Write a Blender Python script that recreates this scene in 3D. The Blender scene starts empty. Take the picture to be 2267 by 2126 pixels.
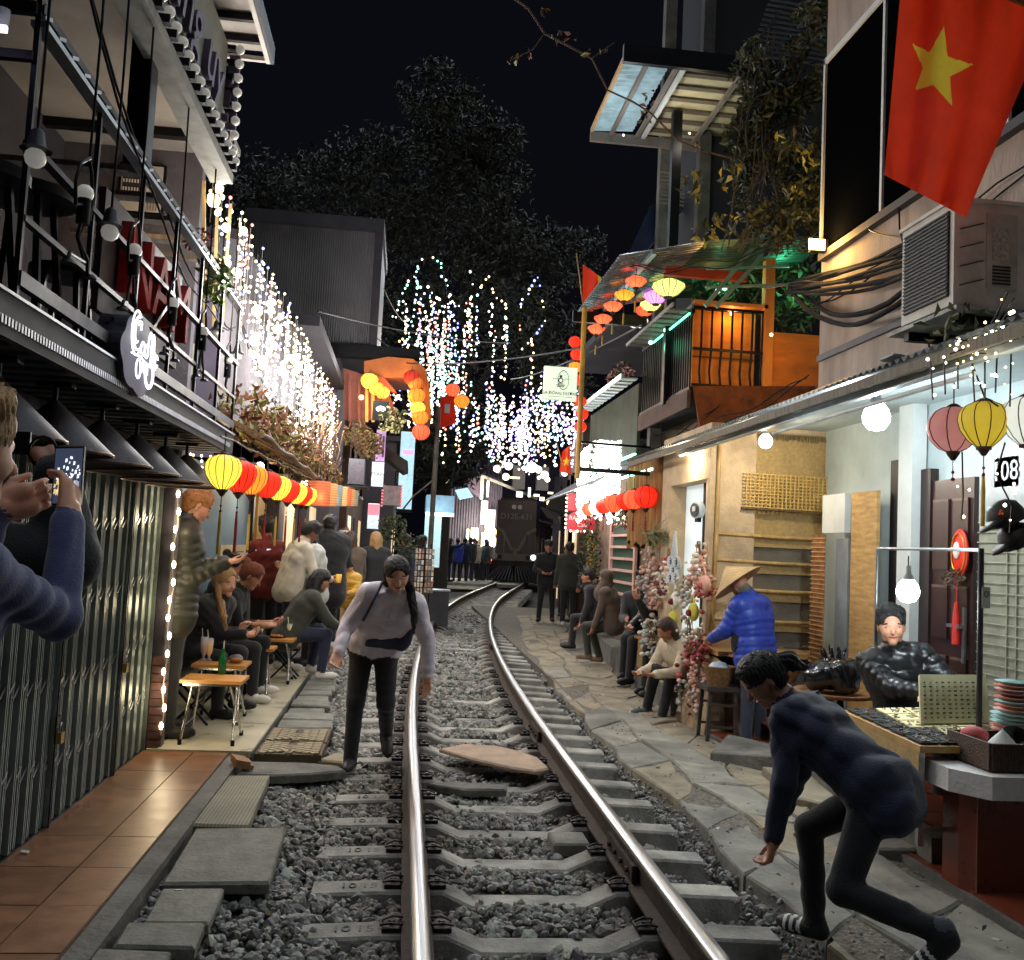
import bpy, math, random
import numpy as np
from mathutils import Vector, Matrix, Euler
random.seed(7); rng = np.random.default_rng(7)
SC = bpy.context.scene; COL = SC.collection
rad = math.radians; pi = math.pi
# ---------------------------------------------------------------- camera, sky, sun, exposure
F, CX, CY = 2100., 1133.5, 1063.
CAM = Vector((0, 0, 1.62)); YAW, PITCH, ROLL = rad(6.3), rad(4.1), rad(2.8)
_f = Vector((math.sin(YAW)*math.cos(PITCH), math.cos(YAW)*math.cos(PITCH), math.sin(PITCH)))
_r = Vector((math.cos(YAW), -math.sin(YAW), 0)); _u = _r.cross(_f)
_r, _u = _r*math.cos(ROLL)+_u*math.sin(ROLL), _u*math.cos(ROLL)-_r*math.sin(ROLL)
cd = bpy.data.cameras.new('camera'); co = bpy.data.objects.new('camera', cd); COL.objects.link(co)
cd.sensor_fit = 'HORIZONTAL'; cd.sensor_width = 36; cd.lens = F/2267*36; cd.clip_start = .05; cd.clip_end = 2000
co.matrix_world = Matrix(((_r.x, _u.x, -_f.x, CAM.x), (_r.y, _u.y, -_f.y, CAM.y), (_r.z, _u.z, -_f.z, CAM.z), (0, 0, 0, 1)))
SC.camera = co
W = bpy.data.worlds.new('World'); SC.world = W; W.use_nodes = True
_nt = W.node_tree; _sky = _nt.nodes.new('ShaderNodeTexSky'); _sky.sky_type = 'NISHITA'; _sky.sun_disc = False
_sky.sun_elevation = rad(-4); _sky.sun_rotation = rad(200)
_nt.links.new(_sky.outputs[0], _nt.nodes['Background'].inputs[0]); _nt.nodes['Background'].inputs[1].default_value = .06
_b2 = _nt.nodes.new('ShaderNodeBackground'); _b2.inputs[0].default_value = (.0016, .0018, .0032, 1); _b2.inputs[1].default_value = 1.; _ad = _nt.nodes.new('ShaderNodeAddShader')
_nt.links.new(_nt.nodes['Background'].outputs[0], _ad.inputs[0]); _nt.links.new(_b2.outputs[0], _ad.inputs[1]); _nt.links.new(_ad.outputs[0], _nt.nodes['World Output'].inputs[0])
sl = bpy.data.lights.new('sky_glow', 'SUN'); sl.energy = 2.3; sl.angle = rad(120); sl.color = (.82, .91, 1)
so = bpy.data.objects.new('sky_glow', sl); COL.objects.link(so); so.rotation_euler = (rad(-28), rad(6), 0)
SC.view_settings.view_transform = 'Standard'; SC.view_settings.look = 'None'; SC.view_settings.exposure = .3; SC.view_settings.gamma = 1
SC.cycles.use_denoising = True; SC.cycles.max_bounces = 6; SC.cycles.diffuse_bounces = 3; SC.cycles.glossy_bounces = 3
SC.cycles.transmission_bounces = 4; SC.cycles.transparent_max_bounces = 8; SC.cycles.sample_clamp_indirect = 4; SC.cycles.use_light_tree = True; SC.cycles.use_adaptive_sampling = True; SC.cycles.adaptive_threshold = .045
try: SC.cycles.denoising_input_passes = 'RGB_ALBEDO_NORMAL'
except Exception: pass
# ---------------------------------------------------------------- rays through picture points (for planning where things stand)
def ray(px, py): return _f + _r*((px-CX)/F) - _u*((py-CY)/F)
def onz(px, py, z): d = ray(px, py); return CAM + d*((z-CAM.z)/d.z)
def atX(px, py, X): d = ray(px, py); return CAM + d*((X-CAM.x)/d.x)
def atY(px, py, Y): d = ray(px, py); return CAM + d*((Y-CAM.y)/d.y)
# ---------------------------------------------------------------- materials
def S(r, g, b):
    return tuple((c/255/12.92 if c/255 <= .04045 else ((c/255+.055)/1.055)**2.4) for c in (r, g, b))
MATS = {}
def M(name, col=(.5, .5, .5), rough=.6, metal=0., var=.18, scale=6., bump=0., bscale=40., em=None, es=0., trans=0., spec=.5, col2=None, stretch=None, wave=None, attr=None, sheen=0., rnd=0., coat=0., alpha=1., samp=False):
    if name in MATS: return MATS[name]
    m = bpy.data.materials.new(name); MATS[name] = m; m.use_nodes = True
    nt = m.node_tree; N = nt.nodes; L = nt.links; b = N['Principled BSDF']; out = N['Material Output']
    def I(n, v):
        if n in b.inputs: b.inputs[n].default_value = v
    I('Roughness', rough); I('Metallic', metal); I('Specular IOR Level', spec); I('Sheen Weight', sheen); I('Coat Weight', coat); I('Alpha', alpha)
    c4 = (*col, 1)
    tc = N.new('ShaderNodeTexCoord'); src = tc.outputs['Object']
    if stretch:
        mp = N.new('ShaderNodeMapping'); mp.inputs['Scale'].default_value = stretch; L.new(src, mp.inputs[0]); src = mp.outputs[0]
    if rnd:
        o2 = N.new('ShaderNodeObjectInfo'); vm = N.new('ShaderNodeVectorMath'); vm.operation = 'MULTIPLY_ADD'; vm.inputs[1].default_value = (1, 1, 1); L.new(src, vm.inputs[0])
        mu = N.new('ShaderNodeMath'); mu.operation = 'MULTIPLY'; mu.inputs[1].default_value = 40; L.new(o2.outputs['Random'], mu.inputs[0]); L.new(mu.outputs[0], vm.inputs[2]); src = vm.outputs[0]
    cur = None
    if var > 0 or col2:
        n = N.new('ShaderNodeTexNoise'); n.inputs['Scale'].default_value = scale; n.inputs['Detail'].default_value = 6; n.inputs['Roughness'].default_value = .62
        L.new(src, n.inputs['Vector'])
        r = N.new('ShaderNodeValToRGB'); L.new(n.outputs['Fac'], r.inputs[0])
        r.color_ramp.elements[0].position = .3; r.color_ramp.elements[1].position = .72
        lo = col2 if col2 else tuple(c*(1-var*1.6) if var < .6 else c*.1 for c in col); hi = col if col2 else tuple(min(1, c*(1+var)) for c in col)
        r.color_ramp.elements[0].color = (*lo, 1); r.color_ramp.elements[1].color = (*hi, 1)
        cur = r.outputs[0]
        rr = N.new('ShaderNodeMapRange'); rr.inputs[3].default_value = max(.02, rough-.12); rr.inputs[4].default_value = min(1, rough+.12)
        L.new(n.outputs['Fac'], rr.inputs[0]); L.new(rr.outputs[0], b.inputs['Roughness'])
    def mul(a, fac_socket):
        x = N.new('ShaderNodeMix'); x.data_type = 'RGBA'; x.blend_type = 'MULTIPLY'; x.inputs[0].default_value = 1
        if a is None: x.inputs[6].default_value = c4
        else: L.new(a, x.inputs[6])
        L.new(fac_socket, x.inputs[7]); return x.outputs[2]
    if wave:
        w = N.new('ShaderNodeTexWave'); w.wave_type = 'BANDS'; w.bands_direction = wave[0]; w.inputs['Scale'].default_value = wave[1]
        w.inputs['Distortion'].default_value = wave[2] if len(wave) > 2 else 1.; w.inputs['Detail'].default_value = 2
        L.new(tc.outputs['Object'], w.inputs['Vector'])
        mr = N.new('ShaderNodeMapRange'); mr.inputs[3].default_value = 1-wave[3] if len(wave) > 3 else .6; mr.inputs[4].default_value = 1.1
        L.new(w.outputs['Fac'], mr.inputs[0]); cur = mul(cur, mr.outputs[0])
    if attr:
        at = N.new('ShaderNodeVertexColor'); at.layer_name = attr; cur = mul(cur, at.outputs[0])
    if rnd:
        oi = N.new('ShaderNodeObjectInfo'); mr = N.new('ShaderNodeMapRange'); mr.inputs[3].default_value = 1-rnd; mr.inputs[4].default_value = 1+rnd*.6
        L.new(oi.outputs['Random'], mr.inputs[0]); cur = mul(cur, mr.outputs[0])
    if cur is None: I('Base Color', c4)
    else: L.new(cur, b.inputs['Base Color'])
    if bump:
        n2 = N.new('ShaderNodeTexNoise'); n2.inputs['Scale'].default_value = bscale; n2.inputs['Detail'].default_value = 5; L.new(src, n2.inputs['Vector'])
        bp = N.new('ShaderNodeBump'); bp.inputs['Strength'].default_value = bump; bp.inputs['Distance'].default_value = .02
        L.new(n2.outputs['Fac'], bp.inputs['Height']); L.new(bp.outputs[0], b.inputs['Normal'])
    if em: I('Emission Color', (*em, 1)); I('Emission Strength', es)
    if trans:
        tr = N.new('ShaderNodeBsdfTranslucent'); mx = N.new('ShaderNodeMixShader'); mx.inputs[0].default_value = trans
        if cur is None: tr.inputs[0].default_value = c4
        else: L.new(cur, tr.inputs[0])
        L.new(b.outputs[0], mx.inputs[1]); L.new(tr.outputs[0], mx.inputs[2]); L.new(mx.outputs[0], out.inputs[0])
    if em and not samp:
        try: m.cycles.emission_sampling = 'NONE'
        except Exception: pass
    return m
def EM(name, col, s): return M(name, col, .4, var=0, em=col, es=s)
# ---------------------------------------------------------------- objects
WL = {}
def wl(o): return WL.get(o.name, Vector((0, 0, 0)))
def tag(o, label=None, cat=None, group=None, kind=None):
    if label: o['label'] = label
    if cat: o['category'] = cat
    if group: o['group'] = group
    if kind: o['kind'] = kind
    return o
def thing(name, loc, label=None, cat=None, group=None, kind=None, parent=None):
    o = bpy.data.objects.new(name, None); o.empty_display_size = .1; COL.objects.link(o)
    loc = Vector(loc); WL[o.name] = loc
    if parent: o.parent = parent; o.location = loc-wl(parent)
    else: o.location = loc
    return tag(o, label, cat, group, kind)
def put(name, me, loc, parent=None, rot=None, scale=None):
    o = bpy.data.objects.new(name, me); COL.objects.link(o); loc = Vector(loc); WL[o.name] = loc
    if parent: o.parent = parent; o.location = loc-wl(parent)
    else: o.location = loc
    if rot: o.rotation_euler = rot
    if scale: o.scale = scale if hasattr(scale, '__len__') else (scale,)*3
    return o
def mesh_np(name, V, Fc, mats, mi=None, smooth=False):
    me = bpy.data.meshes.new(name); V = np.asarray(V, np.float32); k = len(Fc[0]); Fc = np.asarray(Fc, np.int32)
    me.vertices.add(len(V)); me.vertices.foreach_set('co', V.ravel()); me.loops.add(Fc.size); me.loops.foreach_set('vertex_index', Fc.ravel())
    me.polygons.add(len(Fc)); me.polygons.foreach_set('loop_start', np.arange(0, Fc.size, k, dtype=np.int32))
    try: me.polygons.foreach_set('loop_total', np.full(len(Fc), k, np.int32))
    except Exception: pass
    for m in mats if isinstance(mats, (list, tuple)) else [mats]: me.materials.append(m)
    if mi is not None: me.polygons.foreach_set('material_index', np.asarray(mi, np.int32))
    me.polygons.foreach_set('use_smooth', np.full(len(Fc), smooth, bool))
    me.update(calc_edges=True); return me
class MB:
    def __init__(s): s.v = []; s.f = []; s.m = []; s.sm = []
    def add(s, V, Fs, mi=0, sm=False):
        b = len(s.v); s.v += [Vector(p) for p in V]; s.f += [tuple(b+i for i in q) for q in Fs]; s.m += [mi]*len(Fs); s.sm += [sm]*len(Fs); return s
    def bx(s, x0, x1, y0, y1, z0, z1, mi=0):
        return s.add([(x0, y0, z0), (x1, y0, z0), (x1, y1, z0), (x0, y1, z0), (x0, y0, z1), (x1, y0, z1), (x1, y1, z1), (x0, y1, z1)],
                     [(3, 2, 1, 0), (4, 5, 6, 7), (0, 1, 5, 4), (1, 2, 6, 5), (2, 3, 7, 6), (3, 0, 4, 7)], mi)
    def box(s, c, d, rot=None, mi=0):
        c = Vector(c); R = rot.to_matrix() if isinstance(rot, Euler) else (rot if rot else Matrix.Identity(3))
        V = [c+R@Vector((sx*d[0]/2, sy*d[1]/2, sz*d[2]/2)) for sz in (-1, 1) for sx, sy in ((-1, -1), (1, -1), (1, 1), (-1, 1))]
        return s.add(V, [(3, 2, 1, 0), (4, 5, 6, 7), (0, 1, 5, 4), (1, 2, 6, 5), (2, 3, 7, 6), (3, 0, 4, 7)], mi)
    def frame(s, p0, p1):
        z = (Vector(p1)-Vector(p0)).normalized(); a = Vector((0, 0, 1)) if abs(z.z) < .95 else Vector((0, 1, 0)); x = a.cross(z).normalized(); return x, z.cross(x), z
    def beam(s, p0, p1, w, h=None, mi=0):
        h = h or w; x, y, z = s.frame(p0, p1); V = [Vector(p)+x*(a*w/2)+y*(b*h/2) for p in (p0, p1) for a, b in ((-1, -1), (1, -1), (1, 1), (-1, 1))]
        return s.add(V, [(3, 2, 1, 0), (4, 5, 6, 7), (0, 1, 5, 4), (1, 2, 6, 5), (2, 3, 7, 6), (3, 0, 4, 7)], mi)
    def cyl(s, p0, p1, r0, r1=None, n=10, mi=0, cap=True, sm=True):
        r1 = r0 if r1 is None else r1; x, y, z = s.frame(p0, p1); V = []
        for p, r in ((p0, r0), (p1, r1)):
            for i in range(n): a = 2*pi*i/n; V.append(Vector(p)+x*(r*math.cos(a))+y*(r*math.sin(a)))
        s.add(V, [(i, (i+1) % n, n+(i+1) % n, n+i) for i in range(n)], mi, sm)
        if cap:
            s.add(V[:n], [tuple(reversed(range(n)))], mi); s.add(V[n:], [tuple(range(n))], mi)
        return s
    def tube(s, pts, r, n=6, mi=0, close=False):
        pts = [Vector(p) for p in pts]; V = []; k = len(pts); x = None
        for i, p in enumerate(pts):
            t = (pts[min(i+1, k-1)]-pts[max(i-1, 0)]) if not close else (pts[(i+1) % k]-pts[i-1])
            if t.length < 1e-9: t = Vector((0, 0, 1))
            t.normalize()
            if x is None: a = Vector((0, 0, 1)) if abs(t.z) < .95 else Vector((0, 1, 0)); x = a.cross(t).normalized()
            else: x = (x-t*x.dot(t)); x = x.normalized() if x.length > 1e-6 else Vector((1, 0, 0))
            y = t.cross(x); ri = r(i/(k-1)) if callable(r) else r
            for j in range(n): a = 2*pi*j/n; V.append(p+x*(ri*math.cos(a))+y*(ri*math.sin(a)))
        e = k if close else k-1
        s.add(V, [(i*n+j, i*n+(j+1) % n, (i+1) % k*n+(j+1) % n, (i+1) % k*n+j) for i in range(e) for j in range(n)], mi, True)
        if not close: s.add(V[:n], [tuple(reversed(range(n)))], mi); s.add(V[-n:], [tuple(range(n))], mi)
        return s
    def lathe(s, c, prof, n=16, mi=0, sm=True, axis=None, sq=(1, 1), capends=True):
        c = Vector(c); R = axis if axis else Matrix.Identity(3); V = []
        for r, z in prof:
            for i in range(n): a = 2*pi*i/n; V.append(c+R@Vector((r*sq[0]*math.cos(a), r*sq[1]*math.sin(a), z)))
        k = len(prof); s.add(V, [(i*n+j, i*n+(j+1) % n, (i+1)*n+(j+1) % n, (i+1)*n+j) for i in range(k-1) for j in range(n)], mi, sm)
        if capends: s.add(V[:n], [tuple(reversed(range(n)))], mi); s.add(V[-n:], [tuple(range(n))], mi)
        return s
    def ball(s, c, r, n=10, mi=0, sq=(1, 1, 1)):
        k = max(4, n//2); prof = [(max(1e-4, r*math.sin(pi*i/k)), -r*math.cos(pi*i/k)*sq[2]) for i in range(k+1)]
        return s.lathe(c, prof, n, mi, True, None, (sq[0], sq[1]), False)
    def quad(s, *p, mi=0): return s.add(p, [tuple(range(len(p)))], mi)
    def prism(s, poly, off, mi=0):
        a = [Vector(p) for p in poly]; off = Vector(off); n = len(a)
        s.add(a+[p+off for p in a], [tuple(range(n)), tuple(reversed(range(n, 2*n)))]+[(i, n+i, n+(i+1) % n, (i+1) % n) for i in range(n)], mi); return s
    def mesh(s, name, mats, off=(0, 0, 0), smooth=None):
        me = bpy.data.meshes.new(name); off = Vector(off); me.from_pydata([p-off for p in s.v], [], s.f)
        for m in mats if isinstance(mats, (list, tuple)) else [mats]: me.materials.append(m)
        me.polygons.foreach_set('material_index', s.m); me.polygons.foreach_set('use_smooth', s.sm if smooth is None else [smooth]*len(s.f)); me.update(); return me
    def build(s, name, mats, parent=None, label=None, cat=None, group=None, kind=None, smooth=None, org=None):
        if parent is not None: off = wl(parent)
        else:
            if org is not None: off = Vector(org)
            else:
                xs = [p.x for p in s.v]; ys = [p.y for p in s.v]; off = Vector(((min(xs)+max(xs))/2, (min(ys)+max(ys))/2, min(p.z for p in s.v)))
        o = bpy.data.objects.new(name, s.mesh(name, mats, off, smooth)); COL.objects.link(o); WL[o.name] = off.copy()
        if parent is not None: o.parent = parent
        else: o.location = off
        return tag(o, label, cat, group, kind)
def B1(name, mat, parent, *dims, **kw): return MB().bx(*dims).build(name, mat, parent, **kw)
def text(name, s, mat, size, c, right, up, parent, depth=.004, align='CENTER', shear=0., label=None):
    cu = bpy.data.curves.new(name, 'FONT'); cu.body = s; cu.size = size; cu.extrude = depth; cu.align_x = align; cu.align_y = 'CENTER'; cu.shear = shear; cu.resolution_u = 3
    o = bpy.data.objects.new(name+'_tmp', cu); COL.objects.link(o); dg = bpy.context.evaluated_depsgraph_get()
    me = bpy.data.meshes.new_from_object(o.evaluated_get(dg)); bpy.data.objects.remove(o); bpy.data.curves.remove(cu); me.materials.clear(); me.materials.append(mat)
    x = Vector(right).normalized(); y = Vector(up); y = (y-x*y.dot(x)).normalized(); z = x.cross(y)
    o = bpy.data.objects.new(name, me); COL.objects.link(o); c = Vector(c); WL[o.name] = c
    if parent: o.parent = parent; c = c-wl(parent)
    o.matrix_local = Matrix(((x.x, y.x, z.x, c.x), (x.y, y.y, z.y, c.y), (x.z, y.z, z.z, c.z), (0, 0, 0, 1)))
    if label: o['label'] = label
    return o
def lamp(name, loc, power, col=(1, 1, 1), r=.05, parent=None, spot=None):
    l = bpy.data.lights.new(name, 'SPOT' if spot else 'POINT'); l.energy = power; l.color = col; l.shadow_soft_size = r
    if spot: l.spot_size = rad(spot); l.spot_blend = .6
    o = bpy.data.objects.new(name, l); COL.objects.link(o); loc = Vector(loc); WL[o.name] = loc
    if parent: o.parent = parent; o.location = loc-wl(parent)
    else: o.location = loc
    return o
def cx(y): return .69+.0039*max(0, y-7)**2 if y < 30 else 2.753+.1794*(y-30)
def tang(y): return math.atan((cx(y+.3)-cx(y-.3))/.6)
def leafmesh(name, n, ctr, R, size, mats, seed=0, shell=.0, up=0., keep=None, aspect=.45, curl=.15, k=4, clump=0):
    """n leaf-sized bent faces through an ellipsoid volume"""
    g = np.random.default_rng(seed); R = np.array(R if hasattr(R, '__len__') else (R,)*3, float); P = np.zeros((0, 3))
    cl = None
    if clump:
        d = g.normal(size=(clump, 3)); d /= np.linalg.norm(d, axis=1)[:, None]; cl = d*(g.random((clump, 1))**.4)*.85
    while len(P) < n:
        if cl is not None: q = cl[g.integers(0, clump, n)]+g.normal(size=(n, 3))*.13
        else: q = g.uniform(-1, 1, (n, 3))
        rr = np.linalg.norm(q, axis=1); q = q[(rr < 1.1) & (rr > shell)]
        if keep is not None: q = q[keep(q*R+np.array(ctr))]
        P = np.vstack([P, q])
    P = P[:n]*R+np.array(ctr); a = g.normal(size=(n, 3)); a[:, 2] -= up; a /= np.linalg.norm(a, axis=1)[:, None]; b = np.cross(a, g.normal(size=(n, 3))); b /= np.linalg.norm(b, axis=1)[:, None]; c = np.cross(a, b)
    sz = size*g.uniform(.55, 1.3, (n, 1)); w = sz*aspect
    V = np.stack([P-a*sz*.5, P+b*w*.5+c*sz*curl, P+a*sz*.5-c*sz*curl, P-b*w*.5+c*sz*curl], 1).reshape(-1, 3)
    Fc = np.arange(4*n).reshape(n, 4); Fc = np.vstack([Fc[:, [0, 1, 2]], Fc[:, [0, 2, 3]]])
    mats = mats if isinstance(mats, (list, tuple)) else [mats]; mi = g.integers(0, len(mats), n)
    return V, Fc, np.concatenate([mi, mi]), mats
def leaves(name, parent, n, ctr, R, size, mats, **kw):
    off = wl(parent) if parent else Vector(ctr); tags = {k: kw.pop(k) for k in ('label', 'cat', 'group', 'kind') if k in kw}; tags.setdefault('kind', 'stuff')
    V, Fc, mi, mats = leafmesh(name, n, ctr, R, size, mats, **kw); me = mesh_np(name, V-np.array(off), Fc, mats, mi)
    o = put(name, me, off, parent); return tag(o, **tags)
# ================================================================ setting: ground, track, paving
conc = M('concrete', S(152, 150, 143), .88, var=.4, scale=4, bump=.35, bscale=60, rnd=.22)
concd = M('old_concrete', S(104, 102, 96), .9, var=.35, scale=3.5, bump=.5, bscale=30, rnd=.2)
grd = M('dark_earth', S(58, 55, 50), .95, var=.4, scale=9, bump=.8, bscale=50)
g = MB(); g.quad((-80, -15, -.24), (80, -15, -.24), (80, 140, -.24), (-80, 140, -.24)); g.build('ground', grd, kind='structure')
# ballast bed height
def bedz(u, y):
    if u < .45: z = -.03
    elif u < 1.05: z = -.03-(u-.45)/.6*.125
    else: z = -.155+min(.14, (u-1.05)*1.5)
    if -.5 < u < .5: z -= .045
    return z+.02*math.sin(3.1*y+u*5)*math.sin(1.7*y)
bm_ = MB(); ys = [2+.3*i for i in range(110)]; us = [-1.72+.1*i for i in range(30)]
V = [(cx(y)+u if u > -1.6 else min(cx(y)+u, -1.03), y, bedz(u, y)-.035) for y in ys for u in us]; nu = len(us)
bm_.add(V, [(i*nu+j, i*nu+j+1, (i+1)*nu+j+1, (i+1)*nu+j) for i in range(len(ys)-1) for j in range(nu-1)], 0, True)
bm_.build('ballast_bed', M('ballast_far', S(92, 88, 82), .95, var=.55, scale=26, bump=1., bscale=34), kind='structure')
# crushed stones
def gravel(name, pts, sizes, label, mat, tint=None):
    n = len(pts); t = (1+5**.5)/2
    ico = np.array([(-1, t, 0), (1, t, 0), (-1, -t, 0), (1, -t, 0), (0, -1, t), (0, 1, t), (0, -1, -t), (0, 1, -t), (t, 0, -1), (t, 0, 1), (-t, 0, -1), (-t, 0, 1)], float); ico /= np.linalg.norm(ico[0])
    fa = np.array([(0, 11, 5), (0, 5, 1), (0, 1, 7), (0, 7, 10), (0, 10, 11), (1, 5, 9), (5, 11, 4), (11, 10, 2), (10, 7, 6), (7, 1, 8), (3, 9, 4), (3, 4, 2), (3, 2, 6), (3, 6, 8), (3, 8, 9), (4, 9, 5), (2, 4, 11), (6, 2, 10), (8, 6, 7), (9, 8, 1)])
    sc = rng.uniform(.55, 1.25, (n, 1, 3))*np.array([1.15, 1, .72]); v = ico[None]*rng.uniform(.82, 1.14, (n, 12, 1))*sc*sizes[:, None, None]
    q = rng.normal(size=(n, 4)); q[:, 1:3] *= .45; q /= np.linalg.norm(q, axis=1)[:, None]; w, x, y, z = q.T
    R = np.stack([np.stack([1-2*(y*y+z*z), 2*(x*y-z*w), 2*(x*z+y*w)], -1), np.stack([2*(x*y+z*w), 1-2*(x*x+z*z), 2*(y*z-x*w)], -1), np.stack([2*(x*z-y*w), 2*(y*z+x*w), 1-2*(x*x+y*y)], -1)], 1)
    v = np.einsum('nij,nkj->nki', R, v)+pts[:, None]
    me = mesh_np(name, v.reshape(-1, 3), (fa[None]+12*np.arange(n)[:, None, None]).reshape(-1, 3), mat)
    c = rng.uniform(.35, 1.3, (n, 1))*np.array([[1, 1, 1]])*(1+rng.uniform(-.07, .07, (n, 3))); c = c*tint if tint is not None else c; c = np.concatenate([c, np.ones((n, 1))], 1)
    at = me.attributes.new('Col', 'FLOAT_COLOR', 'POINT'); at.data.foreach_set('color', np.repeat(c, 12, 0).astype(np.float32).ravel())
    return tag(put(name, me, (0, 0, 0)), label, None, None, 'stuff')
P = []; Z = []; TI = []
SLABS = [[(-1.05, 5.33), (-1.04, 6.42), (-.78, 6.44), (-.74, 5.32)], [(-.97, 4.43), (-1., 5.25), (-.54, 5.27), (-.51, 4.44)], [(-.94, 4.01), (-.96, 4.39), (-.7, 4.41), (-.69, 4.02)],
         [(-.99, 3.78), (-1., 4.), (-.7, 3.99), (-.69, 3.77)], [(-1.08, 3.3), (-1.07, 3.77), (-.77, 3.75), (-.76, 3.3)]]
y = 2.9
for y0, y1, dens, s0 in ((2.9, 7, 1150, .0215), (7, 11, 680, .026), (11, 17, 330, .034), (17, 24, 150, .045)):
    n = int((y1-y0)*2.8*dens); yy = rng.uniform(y0, y1, n); uu = rng.uniform(-1.72, 1.12, n); zz = np.array([bedz(a, b) for a, b in zip(uu, yy)])
    xx = np.array([cx(b) for b in yy])+uu; k = (np.abs(np.abs(uu)-.545) > .075)
    ph = ((yy-4.14)/.525) % 1; onsl = (np.minimum(ph, 1-ph)*.525 < .098) & (np.abs(uu) < 1.0) & ((yy < 10) | (yy > 14.5) | (rng.random(n) < .7))
    k &= ~(onsl & (rng.random(n) > .03)); k &= xx > -1.08
    tf = np.clip(1-np.abs(np.abs(uu)-.545)/.3, 0, 1)[:, None]; TI.append(((1-tf)+tf*np.array([[.52, .42, .34]]))[k]); P.append(np.stack([xx, yy, zz], 1)[k]); Z.append((s0*rng.uniform(.6, 1.35, n)*np.where(rng.random(n) < .06, 1.6, 1))[k])
n = 900; yy = rng.uniform(3.2, 9, n); P.append(np.stack([rng.uniform(-1.13, -.98, n), yy, np.full(n, -.02)], 1)); Z.append(.02*rng.uniform(.5, 1.5, n)); TI.append(np.ones((n, 3)))
gravel('ballast_gravel', np.vstack(P), np.concatenate(Z), 'grey crushed stone ballast packed around the sleepers', M('ballast_stone', S(146, 145, 140), .9, var=.25, scale=30, attr='Col'), np.vstack(TI))
# track
trk = thing('railway_track', (.69, 3, 0), 'single railway track curving away to the right between houses', 'railway track', kind='structure')
steel = M('rail_steel', S(172, 173, 176), .34, 1., var=.12, scale=3, stretch=(14, .6, 4)); rust = M('rail_rust', S(66, 52, 44), .8, .2, var=.35, scale=14, bump=.3)
for s in (-1, 1):
    prof = [(-.065, 0), (.065, 0), (.065, .012), (.012, .03), (.012, .115), (.034, .125), (.036, .148), (.028, .17), (-.028, .17), (-.036, .148), (-.034, .125), (-.012, .115), (-.012, .03), (-.065, .012)]
    m = MB(); V = []; k = len(prof); yy = [2.2+.35*i for i in range(126)]
    for y in yy:
        a = tang(y); nx, ny = math.cos(a), -math.sin(a)
        for u, z in prof: V.append((cx(y)+nx*(s*.545+u), y+ny*(s*.545+u), z))
    for i in range(len(yy)-1):
        m.add([], []);
    base = len(m.v); m.v += [Vector(p) for p in V]
    for i in range(len(yy)-1):
        for j in range(k):
            m.f.append((i*k+j, (i+1)*k+j, (i+1)*k+(j+1) % k, i*k+(j+1) % k)); m.m.append(0 if j in (6, 7, 8) else 1); m.sm.append(j in (6, 7, 8))
    m.build('rail', [steel, rust], trk)
fp = MB(); fp.bx(-.012, .012, -.28, .28, -.045, .035);
for q in (-.2, -.07, .07, .2): fp.cyl((-.03, q, -.005), (.03, q, -.005), .014, n=6)
fpm = fp.mesh('fishplate', rust)
for (s, y, d) in ((1, 8.2, -.035), (1, 8.2, .035), (-1, 15.3, .035), (1, 15.1, -.035), (1, 4.9, -.035)):
    put('fishplate', fpm, (cx(y)+s*.545+d, y, .075), trk, (0, 0, -tang(y)))
slm = MB(); top = [(-1.025, -.012), (-.72, 0), (-.42, .0), (-.27, -.065), (.27, -.065), (.42, 0), (.72, 0), (1.025, -.012)]
V = []
for x, z in top: V += [(x, -.115, -.21), (x, -.086, z-.012), (x, -.074, z), (x, .074, z), (x, .086, z-.012), (x, .115, -.21)]
slm.add(V, [(i*6+j, i*6+j+1, (i+1)*6+j+1, (i+1)*6+j) for i in range(7) for j in range(5)]); slm.add(V[:6], [(5, 4, 3, 2, 1, 0)]); slm.add(V[-6:], [(0, 1, 2, 3, 4, 5)])
slmat = conc.copy(); slmat.name = 'sleeper_concrete'; _n = slmat.node_tree; _b = _n.nodes['Principled BSDF']; _src = _b.inputs['Base Color'].links[0].from_socket
_tc = _n.nodes.new('ShaderNodeTexCoord'); _sx = _n.nodes.new('ShaderNodeSeparateXYZ'); _n.links.new(_tc.outputs['Object'], _sx.inputs[0])
def _mth(op, a, b=None):
    q = _n.nodes.new('ShaderNodeMath'); q.operation = op
    for i_, v_ in enumerate((a, b)):
        if v_ is None: continue
        if isinstance(v_, (int, float)): q.inputs[i_].default_value = v_
        else: _n.links.new(v_, q.inputs[i_])
    return q.outputs[0]
_d = _mth('ABSOLUTE', _mth('SUBTRACT', _mth('ABSOLUTE', _sx.outputs[0]), .545)); _ns = _n.nodes.new('ShaderNodeTexNoise'); _ns.inputs['Scale'].default_value = 9; _n.links.new(_tc.outputs['Object'], _ns.inputs[0])
_fc = _mth('MULTIPLY', _mth('SUBTRACT', 1., _mth('MULTIPLY', _d, 4.2)), _mth('MULTIPLY', _ns.outputs[0], 1.5)); _cl = _n.nodes.new('ShaderNodeClamp'); _n.links.new(_fc, _cl.inputs[0])
_mx = _n.nodes.new('ShaderNodeMix'); _mx.data_type = 'RGBA'; _n.links.new(_cl.outputs[0], _mx.inputs[0]); _n.links.new(_src, _mx.inputs[6]); _mx.inputs[7].default_value = (.055, .036, .026, 1); _n.links.new(_mx.outputs[2], _b.inputs['Base Color'])
slm = slm.mesh('sleeper', slmat)
cl = MB(); cl.box((0, 0, .018), (.09, .12, .03)); cl.cyl((0, -.0, .02), (0, 0, .06), .016, n=6)
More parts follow.
